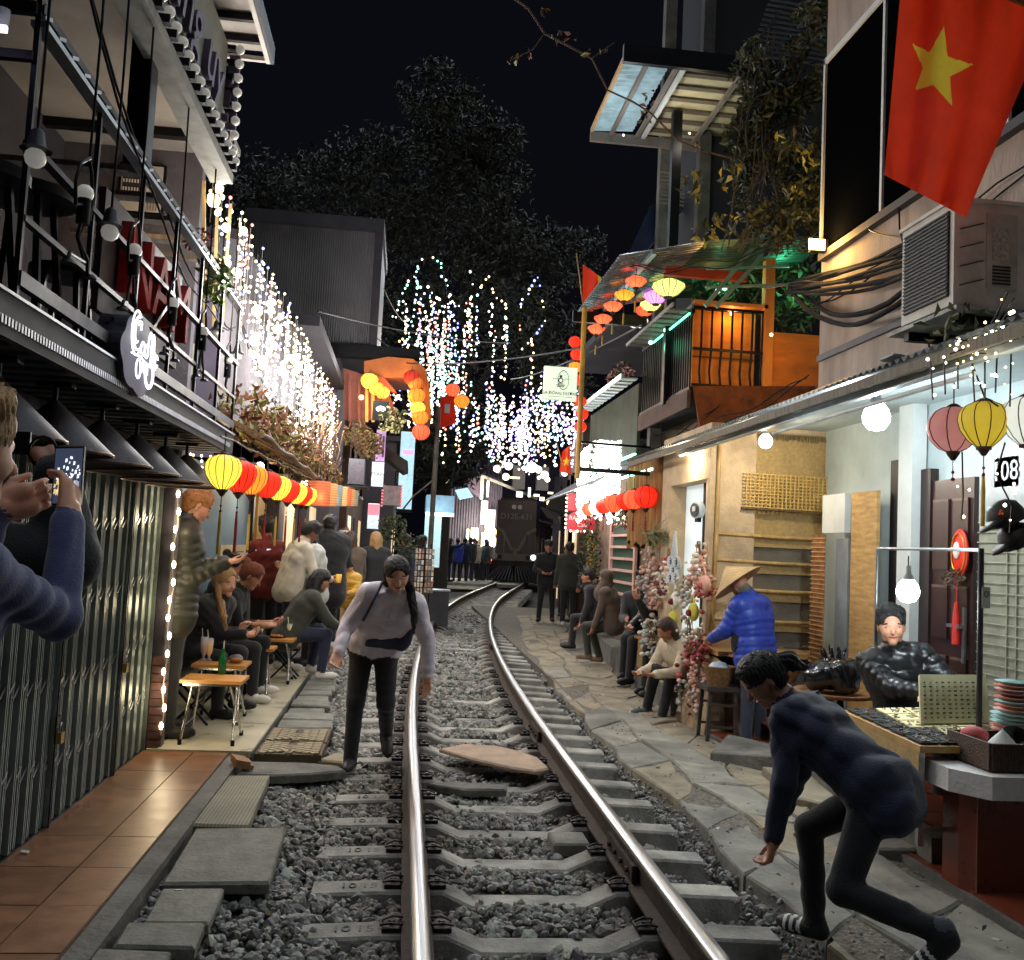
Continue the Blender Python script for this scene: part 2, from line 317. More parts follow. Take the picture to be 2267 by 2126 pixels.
cl.tube([(.035, -.045, .03), (.05, -.05, .05), (.0, -.045, .062), (-.05, -.03, .04), (-.05, .03, .04), (0, .045, .062), (.05, .05, .05), (.035, .045, .03)], .008, 5)
clm = cl.mesh('rail_clip', M('clip_iron', S(48, 42, 40), .55, .7, var=.3, scale=30))
numt = None
for i in range(-2, 66):
    y = 4.14+.525*i; a = -tang(y); dz = -.02 if 9.8 < y < 14.8 and i % 3 else 0
    sp = put('sleeper', slm, (cx(y), y, dz+random.uniform(-.008, .004)), trk, (0, 0, a+random.uniform(-.012, .012)))
    if y < 13:
        for u in (-.65, -.44, .44, .65):
            o = bpy.data.objects.new('rail_clip', clm); COL.objects.link(o); o.parent = sp; o.location = (u, 0, .0); o.scale = (.9, .85, .62); o.rotation_euler = (0, 0, pi if u in (-.44, .65) else 0)
    if y < 7.2:
        for u, t in ((-.86, '10'), (-.76, '15')):
            if numt is None or t not in numt:
                numt = numt or {}; o = text('cast_number', t, concd, .085, (0, 0, .006), (1, 0, 0), (0, 1, 0), None, .004); numt[t] = o.data; bpy.data.objects.remove(o)
            o = bpy.data.objects.new('cast_number', numt[t]); COL.objects.link(o); o.parent = sp; o.location = (u, 0, -.004)
# slabs and path on the left of the track
pth = thing('slab_path', (-.8, 3.5, 0), 'loose concrete slabs laid as a path beside the ballast', 'path', kind='structure')
def slab(poly, z, th, mat, par, name='slab', tilt=0., bev=.012):
    c = Vector((sum(p[0] for p in poly)/len(poly), sum(p[1] for p in poly)/len(poly), 0)); dz = [random.uniform(-tilt, tilt) for _ in poly]; m = MB(); n = len(poly)
    lo = [Vector((p[0], p[1], z-th)) for p in poly]; hi = [Vector((p[0], p[1], z-bev+d)) for p, d in zip(poly, dz)]; tp = []
    for p, d in zip(poly, dz): v = Vector((p[0], p[1], 0)); v = v+(c-v).normalized()*bev*1.3; tp.append(Vector((v.x, v.y, z+d)))
    m.add(lo+hi+tp, [(i, (i+1) % n, n+(i+1) % n, n+i) for i in range(n)]+[(n+i, n+(i+1) % n, 2*n+(i+1) % n, 2*n+i) for i in range(n)]+[tuple(range(2*n, 3*n))])
    return m.build(name, mat, par)
slabm = M('slab_concrete', S(122, 121, 112), .88, var=.3, scale=7, bump=.4, bscale=45, rnd=.15)
slabr = M('ribbed_slab', S(128, 124, 106), .85, var=.2, scale=4, wave=('X', 16, .3, .35))
for i, q in enumerate(SLABS): slab(q, .07+.008*(i % 2), .05, slabr if i == 0 else slabm, pth, tilt=.004)
# fan-pattern tiles, thick grey slab, stepping slabs further on
fan = M('fan_tile', S(150, 138, 112), .85, var=.2, scale=8, bump=.4)
for (y0, y1) in ((7.02, 7.42), (7.46, 8.0)):
    t = thing('fan_slab', (-.75, y0, .02), parent=pth)
    x0, x1 = -.97, -.5
    MB().bx(x0, x1, y0, y1, .02, .075).build('slab_base', M('fan_joint', S(92, 80, 62), .9), t)
    cob = MB().box((0, 0, 0), (.06, .042, .02)).mesh('cobble', fan)
    for r_ in range(2):
        cxx, cyy = x0+.02, y0-.02
        if r_: cxx, cyy = x1-.02, y0-.02
        for k in range(1, 9):
            R_ = .055*k
            for j in range(int(R_*pi/2/.066)+1):
                a = (j+.5)*.066/R_
                if a > pi/2: continue
                X = cxx+(1 if not r_ else -1)*R_*math.sin(a); Y = cyy+R_*math.cos(a)
                if x0+.03 < X < x1-.03 and y0+.02 < Y < y1-.02 and ((X < (x0+x1)/2) != bool(r_)): put('cobble', cob, (X, Y, .078), t, (0, 0, -a if not r_ else a))
slab([(-1.0, 6.5), (-.99, 6.85), (-.62, 6.86), (-.36, 6.78), (-.3, 6.66), (-.52, 6.55), (-.78, 6.48)], .06, .06, concd, pth)
slab([(-.52, 7.02), (-.33, 7.0), (-.3, 7.16), (-.42, 7.22)], .05, .05, fan, pth, tilt=.02)
for i in range(9):
    y = 8.05+i*.33; x1 = -.55-.02*i+random.uniform(-.05, .06)
    slab([(-.95, y), (-.96, y+.3), (x1, y+.31), (x1+.02, y+.01)], .07+random.uniform(-.01, .01), .05, slabm, pth, tilt=.008)
for i in range(7): # kerb strip stones
    pass
MB().bx(-1.13, -1.03, 2.5, 6.9, -.1, .085).build('kerb', concd, None, kind='structure')
# orange tiled pavement in front of the gate
tp = thing('tiled_pavement', (-1.45, 2.5, 0), 'glossy orange brown tiled pavement along the folding gate', 'pavement', kind='structure')
MB().bx(-1.78, -1.13, 2.3, 6.93, -.1, .092).build('mortar_bed', M('mortar', S(84, 66, 50), .9), tp)
tile_m = M('orange_tile', S(150, 104, 70), .36, var=.4, scale=4, stretch=(1.6, 2.4, 1), rnd=.14, bump=.05, bscale=12, col2=S(104, 70, 48))
y = 2.3
while y < 6.9:
    for x0, x1 in ((-1.76, -1.37), (-1.367, -1.132)):
        MB().bx(x0+.002, x1-.002, y+.002, min(y+.45, 6.92)-.002, .08, .1+random.uniform(-.0012, .0012)).build('tile', tile_m, tp)
    y += .45
# cream terrace with tables
tf = thing('cream_terrace', (-1.5, 7, 0), 'cream stone terrace floor under the small cafe tables', 'terrace', kind='structure')
cream = M('cream_tile', S(196, 186, 160), .3, var=.18, scale=3, rnd=.06, bump=.06, bscale=14)
MB().bx(-2.9, -.975, 6.96, 12.1, -.1, .096).build('mortar_bed', concd, tf)
for (x0, x1) in ((-2.9, -1.95), (-1.95, -.98)):
    y = 6.95
    while y < 12: MB().bx(x0+.002, x1-.002, y+.002, y+.998, .06, .105).build('tile', cream, tf); y += 1.0
MB().bx(-3, -1.1, 12.1, 13.2, -.1, .12).build('terrace_step', concd, kind='structure')
MB().bx(-6, -.9, 13.2, 60, -.2, .05).build('pavement', M('far_pavement', S(104, 92, 88), .9, var=.4, scale=4, bump=.4), kind='structure')
for i in range(14): # pale slabs in the far pavement
    pass
# right stone pavement of irregular slabs
rp = thing('stone_pavement', (2.2, 3, 0), 'uneven paving of large worn stone slabs beside the track', 'pavement', kind='structure')
MB().bx(1.93, 6, 2, 26, -.2, .012).build('earth_bed', M('grit', S(112, 106, 95), .95, var=.5, scale=40, bump=1, bscale=60), rp)
st = [M('stone_a', S(138, 135, 124), .9, var=.34, scale=3, bump=.5, bscale=22), M('stone_b', S(138, 128, 108), .9, var=.34, scale=3, bump=.5, bscale=22), M('stone_c', S(122, 120, 112), .9, var=.34, scale=3, bump=.5, bscale=26)]
def edgeX(y): return 1.82 if y < 9 else cx(y)+1.13
cols = [0, .36, .66, .97]; J = {}
def jp(i, j):
    if (i, j) not in J:
        y = 2.4+i*.78+(j % 2)*.3; f = cols[j]; J[(i, j)] = (edgeX(y)+f*1.0+random.uniform(-.07, .07), y+random.uniform(-.13, .13)+(.25*f))
    return J[(i, j)]
for i in range(26):
    for j in range(3):
        q = [jp(i, j), jp(i, j+1), jp(i+1, j+1), jp(i+1, j)]; c = (sum(p[0] for p in q)/4, sum(p[1] for p in q)/4)
        sub = []
        for a in range(4):
            p, n_ = q[a], q[(a+1) % 4]; sub.append(p)
            if random.random() < .75: sub.append(((p[0]+n_[0])/2+random.uniform(-.035, .035), (p[1]+n_[1])/2+random.uniform(-.035, .035)))
        sub = [(c[0]+(p[0]-c[0])*.988+random.uniform(-.006, .006), c[1]+(p[1]-c[1])*.988) for p in sub]
        slab(sub, (.018 if j == 0 else .03)+random.uniform(-.006, .008), .1, st[1 if random.random() < .25+.4*(c[1] > 6.5) else (0 if random.random() < .7 else 2)], rp, 'stone_slab', .008)
n = 1400; yy = rng.uniform(3, 9.5, n); e = rng.random(n) < .55
xx = np.where(e, rng.uniform(1.68, 1.9, n), rng.uniform(1.85, 3.1, n)); gravel('loose_grit', np.stack([xx, yy, np.where(e, -.03, .012)], 1), .011*rng.uniform(.5, 1.6, n), 'small pale grit lying in the joints of the stone paving', MATS['ballast_stone'])
# stones lying between the rails
m = slab([(.36, 7.42), (.55, 7.62), (.8, 7.6), (.98, 7.42), (1.1, 7.2), (1.13, 6.86), (1.02, 6.78), (.85, 6.86), (.6, 7.1)], .06, .03, M('pink_slab', S(160, 138, 118), .9, var=.2, scale=6, bump=.3), None, 'broken_stone_slab')
tag(m, 'broken flat pinkish stone slab lying across sleepers between the rails', 'stone slab')
m = slab([(.92, 5.32), (1.13, 5.32), (1.13, 5.55), (.92, 5.55)], .0, .07, slabm, None, 'concrete_block'); tag(m, 'square grey concrete block with a stone on it between the rails', 'concrete block')
m = slab([(.25, 6.58), (.4, 6.66), (.8, 6.6), (.78, 6.48), (.5, 6.46)], -.0, .05, concd, None, 'half_buried_slab'); tag(m, 'half buried grey slab in ballast between the rails in front of pinkish slab', 'stone slab')
# ================================================================ left side buildings
black = M('black_metal', S(22, 22, 26), .45, .6, var=.2, scale=12); dkwall = M('dark_wall', S(52, 50, 58), .9, var=.25, scale=3, bump=.2)
greyw = M('grey_plaster', S(96, 92, 100), .92, var=.22, scale=2.2, bump=.3, bscale=25); silver = M('silver_metal', S(165, 168, 168), .32, .9, var=.2, scale=9)
wood = M('wood_plank', S(150, 100, 56), .55, var=.25, scale=4, stretch=(1, 9, 9), bump=.1); bulbw = M('milk_bulb', S(225, 222, 212), .25, var=0, em=(1, .95, .86), es=.12)
cab = thing('corner_cafe', (-2.1, 4.8, .1), 'dark two storey cafe with folding gate and open metal balcony', 'building')
B1('back_wall', dkwall, cab, -2.75, -2.6, 1.5, 7.1, .1, 4.9)
B1('gate_recess', M('shop_interior', S(24, 34, 34), .8), cab, -1.99, -1.93, 2, 7.0, .1, 2.2)
B1('end_wall', greyw, cab, -2.6, -1.62, 7.02, 7.12, .1, 4.4)
B1('lintel', dkwall, cab, -1.93, -1.7, 2, 7.02, 1.99, 2.2)
# soffit: corrugated sheet under the balcony
m = MB(); nn = 60
for i in range(nn):
    y0, y1 = 2+5.05*i/nn, 2+5.05*(i+1)/nn; z = 2.205 if i % 2 else 2.225
    m.bx(-1.7, -1.31, y0, y1+.0005*(i % 2), z, 2.245)
m.build('soffit_sheet', M('soffit_metal', S(92, 98, 100), .42, .7, var=.3, scale=5), cab)
B1('balcony_floor', dkwall, cab, -2.6, -1.3, 2.0, 7.02, 2.25, 2.32)
B1('fascia', M('fascia_dark', S(34, 34, 38), .7), cab, -1.3, -1.27, 2.0, 7.04, 2.2, 2.34); B1('fascia_edge', silver, cab, -1.268, -1.26, 2.0, 7.04, 2.335, 2.345)
m = MB()
for i in range(150): m.bx(-1.27, -1.262, 3+.026*i, 3.013+.026*i, 2.235, 2.262)
m.build('perforated_strip', silver, cab)
# black pendant cone shades under the soffit
conem = M('cone_shade', S(72, 68, 72), .6, .1, var=.25, scale=60); cr = M('cone_rim', S(96, 70, 58), .4, .7, var=.4, scale=40)
pos = ['nearest to the camera', 'second from the camera', 'third from the camera', 'fourth from the camera', 'fifth from the camera', 'sixth and farthest, beside the yellow lantern']
for i, y in enumerate((3.49, 4.04, 4.65, 5.24, 5.86, 6.42)):
    t = thing('cone_lamp', (-1.45, y, 1.92), 'wide dark cone pendant lamp under the balcony, '+pos[i], 'lamp', 'cone lamps under the balcony')
    MB().lathe((-1.45, y, 1.92), [(.238, 0), (.236, .006), (.02, .205), (.012, .21), (.004, .2), (.228, .008), (.238, 0)], 30, capends=False).build('shade', conem, t); sh_ = t.children[-1]
    MB().tube([(-1.45+.238*math.cos(a), y+.238*math.sin(a), 1.92) for a in [2*pi*k/28 for k in range(28)]], .006, 5, close=True).build('rim', cr, sh_)
    MB().cyl((-1.45, y, 2.12), (-1.45, y, 2.2), .011, n=8).build('rod', black, t); MB().bx(-1.52, -1.38, y-.03, y+.03, 2.185, 2.205).build('mount', black, t)
    MB().ball((-1.45, y, 2.0), .035, 10).build('bulb', bulbw, t)
# folding gate
gt = thing('folding_gate', (-1.74, 4.8, .1), 'closed steel folding gate of narrow vertical slats', 'gate')
slat = MB(); slat.bx(-.012, .012, -.014, .014, 0, 1.86); slat.bx(.012, .017, -.014, -.006, 0, 1.86); slat.bx(.012, .017, .006, .014, 0, 1.86)
slat = slat.mesh('slat', M('gate_slat', S(158, 170, 164), .35, .25, var=.35, scale=3, stretch=(1, 1, .6)))
lk = MB(); lk.beam((0, -.045, -.035), (0, .045, .035), .006, .014); lk = lk.mesh('link', silver)
y = 2.62; i = 0; posts = [atX(121, 1423, -1.74).y, atX(268, 1300, -1.74).y, 6.93]
while y < 6.9:
    if min(abs(y-p) for p in posts) > .035:
        put('slat', slat, (-1.74+.012*(i % 2), y, .11), gt)
        for z in (.45, .85, 1.28, 1.68): put('link', lk, (-1.722, y+.045, z+.04*math.sin(y*2)), gt, (0 if i % 2 else pi, 0, 0))
    y += .082; i += 1
for p in posts: B1('post', silver, gt, -1.75, -1.70, p-.016, p+.016, .1, 1.98); B1('post_trim', black, gt, -1.7, -1.694, p-.006, p+.006, .1, 1.98)
B1('top_track', black, gt, -1.78, -1.69, 2.0, 7.0, 1.96, 1.99); B1('floor_track', black, gt, -1.77, -1.71, 2.0, 7.0, .1, .112)
for k, (p, z) in enumerate(((posts[0], .52), (posts[1], .73))):
    t = thing('padlock', (-1.685, p, z), 'brass padlock hanging on the gate post '+('nearest the camera' if k == 0 else 'below the round knob'), 'padlock', 'padlocks on the gate')
    MB().box((-1.675, p, z+.03), (.025, .05, .055)).build('body', M('brass', S(170, 140, 70), .3, .9), t)
    MB().tube([(-1.675, p-.016, z+.055), (-1.675, p-.016, z+.09), (-1.675, p, z+.105), (-1.675, p+.016, z+.09), (-1.675, p+.016, z+.055)], .005, 6).build('shackle', silver, t)
    B1('hasp', black, t, -1.695, -1.687, p-.03, p+.03, z+.08, z+.14)
# corner pillar with bricks at its foot
pl = thing('corner_pillar', (-1.72, 7.05, .1), 'dark steel pillar on a brick foot at the end of the gate', 'pillar')
B1('steel_cover', M('pillar_steel', S(66, 62, 70), .5, .5, var=.2), pl, -1.78, -1.64, 6.985, 7.09, .75, 2.19)
B1('mortar_core', M('mortar2', S(70, 60, 56), .9), pl, -1.8, -1.63, 6.98, 7.1, .1, .748)
brk = MB().box((0, 0, 0), (.088, .1, .05)).mesh('brick', M('dark_brick', S(84, 54, 50), .85, var=.3, scale=20, rnd=.3))
for r_ in range(11):
    for k in range(2): put('brick', brk, (-1.758+.088*k+(.02 if r_ % 2 else 0), 7.018, .135+.057*r_), pl)
# string of lights up the pillar
wirem = M('pale_wire', S(150, 145, 130), .6, var=0); warm = EM('warm_led', (1, .84, .52), 14.); coolb = EM('cool_led', (.8, .9, 1), 12.)
t = thing('light_rope', (-1.6, 7.0, .2), 'vertical string of warm bulbs running up the pillar edge', 'string light')
p0, p1 = Vector((-1.61, 6.96, .2)), Vector((-1.61, 6.96, 1.95)); m = MB(); m.tube([p0.lerp(p1, k/12)+Vector((.012*math.sin(k*2), 0, 0)) for k in range(13)], .005, 5); m.build('wire', wirem, t)
for k in range(14):
    p = p0.lerp(p1, (k+.5)/14); MB().ball(p+Vector((.012*math.sin(k*1.7), 0, 0)), .014, 8, sq=(1, 1, 2)).build('bulb', warm, t)
for z in (.5, 1.1, 1.7): lamp('glow', (-1.55, 6.9, z), 3.5, (1, .8, .5), .06, t)
# balcony railing
rl = thing('balcony_railing', (-1.3, 5, 2.32), 'black steel railing of the cafe balcony with bright metal top rail', 'railing')
for z, w, mt, h in ((3.28, .05, silver, .02), (3.33, .03, black, .03), (2.87, .035, black, .02), (2.62, .025, black, .02), (2.42, .03, black, .05)):
    B1('rail', mt, rl, -1.3-w/2, -1.3+w/2, 3.2, 7.1, z-h/2, z+h/2)
for y in (3.2, 3.85, 4.5, 5.15, 5.8, 6.45, 7.08): B1('post', black, rl, -1.309, -1.291, y-.009, y+.009, 2.32, 3.36)
B1('cross_rail', black, rl, -2.6, -1.3, 3.17, 3.2, 3.3, 3.34); B1('cross_rail', black, rl, -2.6, -1.3, 3.17, 3.2, 3.14, 3.17)
for y0 in (4.55,): MB().beam((-1.3, y0, 2.42), (-1.3, y0+.6, 2.86), .014, .02).build('brace', black, rl)
for k in range(30): MB().beam((-1.285, 3.2+.13*k, 3.30), (-1.285, 3.26+.13*k, 3.325), .012, .012).build('tie', silver, rl)
# drip tray with glasses at the near end
t = thing('glass_tray', (-1.45, 3.16, 3.2), 'round metal tray with upturned glasses on the balcony corner shelf', 'tray')
MB().lathe((-1.62, 3.14, 3.21), [(.02, 0), (.17, .005), (.19, .03), (.185, .03), (.165, .012), (.02, .01)], 20).build('tray', silver, t)
for k in range(4): MB().lathe((-1.38-.045*k, 3.12, 3.2), [(.02, 0), (.024, .07), (.022, .07), (.018, .005)], 10).build('glass', M('clear_glass', (.9, .95, 1), .05, var=0, alpha=.35), t)
B1('led_strip', EM('violet_led', (.75, .65, 1), 2.5), t, -1.72, -1.34, 3.06, 3.075, 3.17, 3.19)
# column, ceiling, sign board and eave above
B1('column', black, cab, -1.42, -1.32, 4.55, 4.66, 3.34, 4.6)
B1('ceiling', M('warm_ceiling', S(128, 122, 114), .85, var=.25, scale=1.5), cab, -2.6, -1.36, 2, 7.02, 4.4, 4.45)
for y in (2.6, 6.6): B1('ceiling_beam', black, cab, -2.6, -1.4, y, y+.07, 4.34, 4.4)
for y in (5.2, 5.6, 6.0, 6.4, 6.8): B1('shelf_plank', M('grey_plank', S(104, 96, 88), .8, var=.3, stretch=(8, 1, 1)), cab, -2.3, -1.5, y, y+.1, 3.55, 3.58)
sg = thing('cafe_signboard', (-1.3, 5, 3.85), 'long pale signboard with purple script letters and rows of globe bulbs', 'sign')
B1('board', M('sign_board', S(150, 152, 142), .7, var=.18, scale=2), sg, -1.36, -1.31, 2.5, 6.1, 3.92, 4.78)
B1('ledge', M('sign_ledge', S(150, 150, 140), .6, var=.3, scale=6), sg, -1.36, -1.22, 2.5, 6.12, 3.86, 3.92)
MB().tube([(-1.2, 2.6, 4.02), (-1.2, 6.1, 4.02)], .009, 6).build('bar', black, sg)
text('lettering', 'Nhung uy !', M('purple_letter', S(86, 72, 100), .5), .5, (-1.3, 5.02, 4.4), (0, 1, 0), (0, 0, 1), sg, .03, shear=.25)
for k in range(26):
    y = 2.75+k*.132; B1('socket', black, sg, -1.28, -1.19, y-.02, y+.02, 3.925, 3.965); MB().ball((-1.2, y, 3.985), .028, 12).build('globe_bulb', bulbw, sg)
for k in range(9):
    z = 4.0+k*.095; B1('socket', black, sg, -1.33, -1.26, 6.1, 6.14, z-.015, z+.015); MB().ball((-1.235, 6.13, z), .03, 12).build('globe_bulb', bulbw, sg)
    if k % 2: B1('fairing', M('violet_panel', S(104, 100, 128), .8, var=.3, scale=20), sg, -1.3, -1.235, 6.14, 6.17, z-.06, z+.06)
ev = thing('eave', (-1.6, 5.5, 4.9), 'pale slatted eave with dark battens above the signboard', 'roof')
B1('panel', M('eave_panel', S(190, 180, 168), .7, var=.15), ev, -2.5, -1.13, 3, 6.45, 4.93, 4.95)
for y in [3+.27*k for k in range(13)]: B1('batten', black, ev, -2.5, -1.13, y, y+.035, 4.88, 4.925)
B1('gutter', M('white_trim', S(205, 198, 190), .5), ev, -1.13, -1.1, 2.9, 6.5, 4.87, 4.96); B1('gutter', MATS['white_trim'], ev, -2.5, -1.13, 6.46, 6.49, 4.87, 4.9); B1('edge', black, ev, -1.1, -1.08, 2.9, 6.52, 4.88, 5.0)
for k in range(3): MB().beam((-1.5+.06*k, 6.9, 3.1), (-1.42+.05*k, 6.2+.2*k, 3.9), .02).build('bracket', M('yellow_strut', S(200, 170, 110), .6), ev)
lamp('ceiling_glow', (-1.75, 6.3, 3.75), 5, (1, .68, .35), .12, thing('balcony_lamp', (-1.75, 6.3, 3.8), 'small warm lamp hidden under the balcony ceiling', 'lamp'))
MB().ball((-1.75, 6.3, 3.86), .03, 8).build('bulb', warm, bpy.data.objects['balcony_lamp'])
# poster with barman on the end wall
ps = thing('poster', (-1.93, 7.0, 3.6), 'framed poster of a man at a bar shelf on the balcony end wall', 'poster')
c = atY(318, 418, 7.0); x, z = c.x, c.z
B1('frame', black, ps, x-.17, x+.15, 6.985, 7.015, z-.19, z+.18); B1('sheet', M('poster_paper', S(190, 182, 170), .8, var=.08), ps, x-.155, x+.135, 6.98, 6.985, z-.175, z+.165)
B1('shelf_print', M('print_dark', S(40, 38, 44), .8), ps, x-.145, x-.02, 6.976, 6.98, z-.05, z+.15); B1('print', M('print_blue', S(72, 84, 120), .8), ps, x+.02, x+.06, 6.975, 6.98, z+.06, z+.09); MB().ball((x+.035, 6.975, z+.035), .022, 8, sq=(1, .2, 1)).build('print', MATS['print_dark'], ps)
B1('print', M('print_cream', S(214, 205, 190), .8), ps, x-.005, x+.085, 6.975, 6.98, z-.06, z+.015); B1('print', MATS['print_dark'], ps, x-.02, x+.11, 6.975, 6.98, z-.09, z-.07)
for k in range(6):
    for j in range(3): B1('print_bottle', MATS['print_cream'], ps, x-.14+.02*k, x-.13+.02*k, 6.974, 6.976, z-.03+.06*j, z-.005+.06*j)
for k in range(6): B1('print_line', MATS['print_dark'], ps, x+.0+.02*k, x+.004+.02*k, 6.976, 6.98, z-.165, z-.1)
# hanging bulbs and bulb-headed wire figures
def hang(y, X, z, zt, k, nm='wire'):
    MB().tube([(X, y, z), (X+.004, y, (z+zt)/2), (X, y, zt)], .005, 5).build('cord', black, k)
for i, (px, py) in enumerate(((78, 350), (243, 515), (480, 740), (525, 790))):
    p = atX(px, py, -1.25+.05*(i % 2)-(0 if i < 2 else .12)); t = thing('pendant_bulb', p, 'unlit milky pendant bulb hanging over the railing, '+['nearest the camera', 'beside the red letters', 'between two wire figures near the wall', 'lowest one near the light curtain'][i], 'bulb', 'balcony pendant bulbs')
    MB().ball(p, .034, 12).build('bulb', bulbw, t); MB().lathe(p+Vector((0, 0, .026)), [(.05, 0), (.03, .015), (.022, .06), (.012, .07)], 12).build('socket', black, t); hang(p.y, p.x, p.z+.09, 3.9, t)
for i, (px, py) in enumerate(((188, 428), (298, 555), (383, 672), (450, 735), (505, 800))):
    X = -1.22-.02*i; p = atX(px, py, X); t = thing('bulb_figure', p, 'bulb headed wire figure hanging from the balcony, '+['holding arms high nearest the camera', 'in front of the first red letters', 'at the end of the red letters', 'beside the meter box', 'lowest near the light curtain'][i], 'lamp', 'bulb headed wire figures')
    s = 1.0; MB().ball(p, .032, 12).build('head_bulb', bulbw, t); MB().cyl(p+Vector((0, 0, -.115)), p+Vector((0, 0, -.022)), .024, n=10).build('body', black, t)
    sg_ = 1 if i % 2 else -1; q = p+Vector((0, 0, -.05))
    for nm, pts in (('arm', [(0, .025, 0), (0, .07, -.03), (0, .085, .06), (0, .05, .15), (0, .02, .18)]), ('arm', [(0, -.025, 0), (0, -.08, -.02), (0, -.1, .06), (0, -.06, .14), (0, .02, .19)]), ('leg', [(0, .012, -.06), (0, .035*sg_, -.13), (0, .08, -.17), (0, .09, -.22), (0, .12, -.22)]), ('leg', [(0, -.012, -.06), (0, -.04, -.12), (0, -.05*sg_, -.19), (0, -.1, -.2), (0, -.11, -.23)])):
        MB().tube([q+Vector(a) for a in pts], .007, 6).build(nm, black, t)
    for a in ((.12, -.22), (-.11, -.23)): MB().lathe(q+Vector((0, a[0], a[1]-.012)), [(.026, 0), (.02, .012), (.004, .016)], 10).build('foot', black, t)
    hang(p.y+.02, p.x, p.z+.14, 3.9, t)
# red letter sign and neon sign on the railing
rs = thing('red_letter_sign', (-1.35, 5, 2.7), 'row of folded red sheet metal letters along the balcony railing', 'sign')
redm = M('red_letter', S(150, 34, 26), .75, 0, var=.25, scale=8, spec=.15); a = atX(285, 560, -1.34); b = atX(405, 700, -1.34)
B1('back_panel', M('maroon', S(44, 16, 18), .6), rs, -1.4, -1.37, a.y-.28, b.y+.05, 2.56, 3.1)
text('letters', 'NAM', redm, .5, (-1.33, (a.y+b.y)/2-.05, 2.84), (0, 1, 0), (0, 0, 1), rs, .03)
rs.children[-1].scale = (1.1, .95, 1)
ns = thing('neon_sign', (-1.26, 5, 2.2), 'white neon script sign on a cloud shaped grey backing', 'sign')
cy = atX(320, 780, -1.22); y0, z0 = cy.y, cy.z; out = []
for k in range(48):
    a = 2*pi*k/48; r_ = 1+.13*abs(math.sin(a*3.5)); out.append((-1.36, y0+.26*r_*math.cos(a), z0-.02+.16*r_*math.sin(a)))
MB().prism(out, (.12, 0, 0)).build('backing', M('violet_box', S(62, 58, 80), .6, var=.12), ns)
neon = EM('neon_white', (.9, .9, 1), 1.3)
def nt_(pts): MB().tube([(-1.225, y0+p[0]*.6, z0+p[1]*.62) for p in pts], .0045, 6).build('neon_tube', neon, ns)
sp = lambda cx_, cz, a0, a1, rx, rz, n=18: [(cx_+rx*math.cos(rad(a0+(a1-a0)*k/n)), cz+rz*math.sin(rad(a0+(a1-a0)*k/n))) for k in range(n+1)]
for q in (sp(-.2, .1, 30, 330, .13, .16), sp(-.18, .1, 20, 300, .09, .12), sp(-.2, .11, 40, 310, .05, .08), sp(-.02, .02, 0, 360, .05, .05), sp(.08, .02, 0, 360, .045, .05), sp(.17, .05, 200, -60, .05, .13), sp(.25, .05, 200, -60, .04, .13), sp(.31, 0, 20, 330, .045, .05), sp(.38, 0, 20, 330, .04, .045), sp(-.1, -.14, 0, 360, .06, .07), sp(.03, -.13, 200, -20, .04, .06), sp(.1, -.13, 200, -20, .04, .06), sp(.2, -.13, -200, 60, .12, .11), sp(.2, -.13, -190, 50, .1, .09), [(-.3, -.06), (-.1, -.05), (.2, -.075), (.36, -.07)]): nt_(q)
lamp('neon_glow', (-1.05, y0, z0), 1.2, (.85, .85, 1), .15, ns)
# bar table and stools on the balcony
for i, (X, y, h, r_) in enumerate(((-1.62, 4.0, .62, .2), (-1.7, 4.75, .5, .17), (-1.55, 3.45, .5, .16))):
    t = thing('bar_stool' if i else 'bar_table', (X, y, 2.32), ['round dark bar table on the balcony', 'dark round bar stool behind the neon sign', 'dark bar stool at the near end of the balcony'][i], 'table' if i == 0 else 'stool')
    MB().cyl((X, y, 2.32+h), (X, y, 2.36+h), r_, n=20).build('top' if i == 0 else 'seat', black, t)
    for k in range(4): a = pi/4+k*pi/2; MB().beam((X+.6*r_*math.cos(a), y+.6*r_*math.sin(a), 2.32+h), (X+r_*math.cos(a), y+r_*math.sin(a), 2.32), .025).build('leg', black, t)
# ---------------- second house: grey flank, light curtain, vine awning, terrace shop
nb = thing('terrace_house', (-2.2, 10, .1), 'grey house beside the cafe with lantern hung terrace', 'building')
B1('flank_wall', M('violet_plaster', S(104, 98, 118), .9, var=.16, scale=2), nb, -2.6, -1.5, 7.45, 7.52, 2.2, 3.75)
B1('upper_wall', greyw, nb, -2.6, -1.62, 7.52, 13.5, 2.5, 3.9); B1('roof_slab', dkwall, nb, -2.7, -1.4, 7.4, 13.5, 3.9, 3.98)
B1('shop_back', M('shop_wall', S(150, 128, 100), .85, var=.2), nb, -2.95, -2.9, 7.1, 13.5, .1, 2.6); B1('shop_ceiling', dkwall, nb, -2.9, -1.6, 7.52, 13.5, 2.5, 2.56)
mb_ = thing('meter_box', (-1.48, 7.4, 2.9), 'grey electrical meter box with yellow label on the flank wall', 'box'); p = atY(420, 800, 7.4)
B1('case', greyw, mb_, p.x-.08, p.x+.0, 7.34, 7.44, p.z-.13, p.z+.13); B1('label_sticker', M('pale_green', S(196, 205, 180), .6), mb_, p.x+.002, p.x+.05, 7.36, 7.44, p.z-.12, p.z+.13)
t = thing('wire_coil', p, 'coil of yellowish cable hanging below the meter box', 'cable')
MB().tube([p+Vector(a) for a in ((0, 0, -.13), (.03, 0, -.3), (.1, 0, -.4), (.13, 0, -.47), (.1, 0, -.5), (.07, 0, -.45), (.12, 0, -.4), (.25, 0, -.36), (.33, 0, -.25), (.35, 0, -.1))], .008, 5).build('loop', M('yellow_cable', S(150, 135, 80), .6), t)
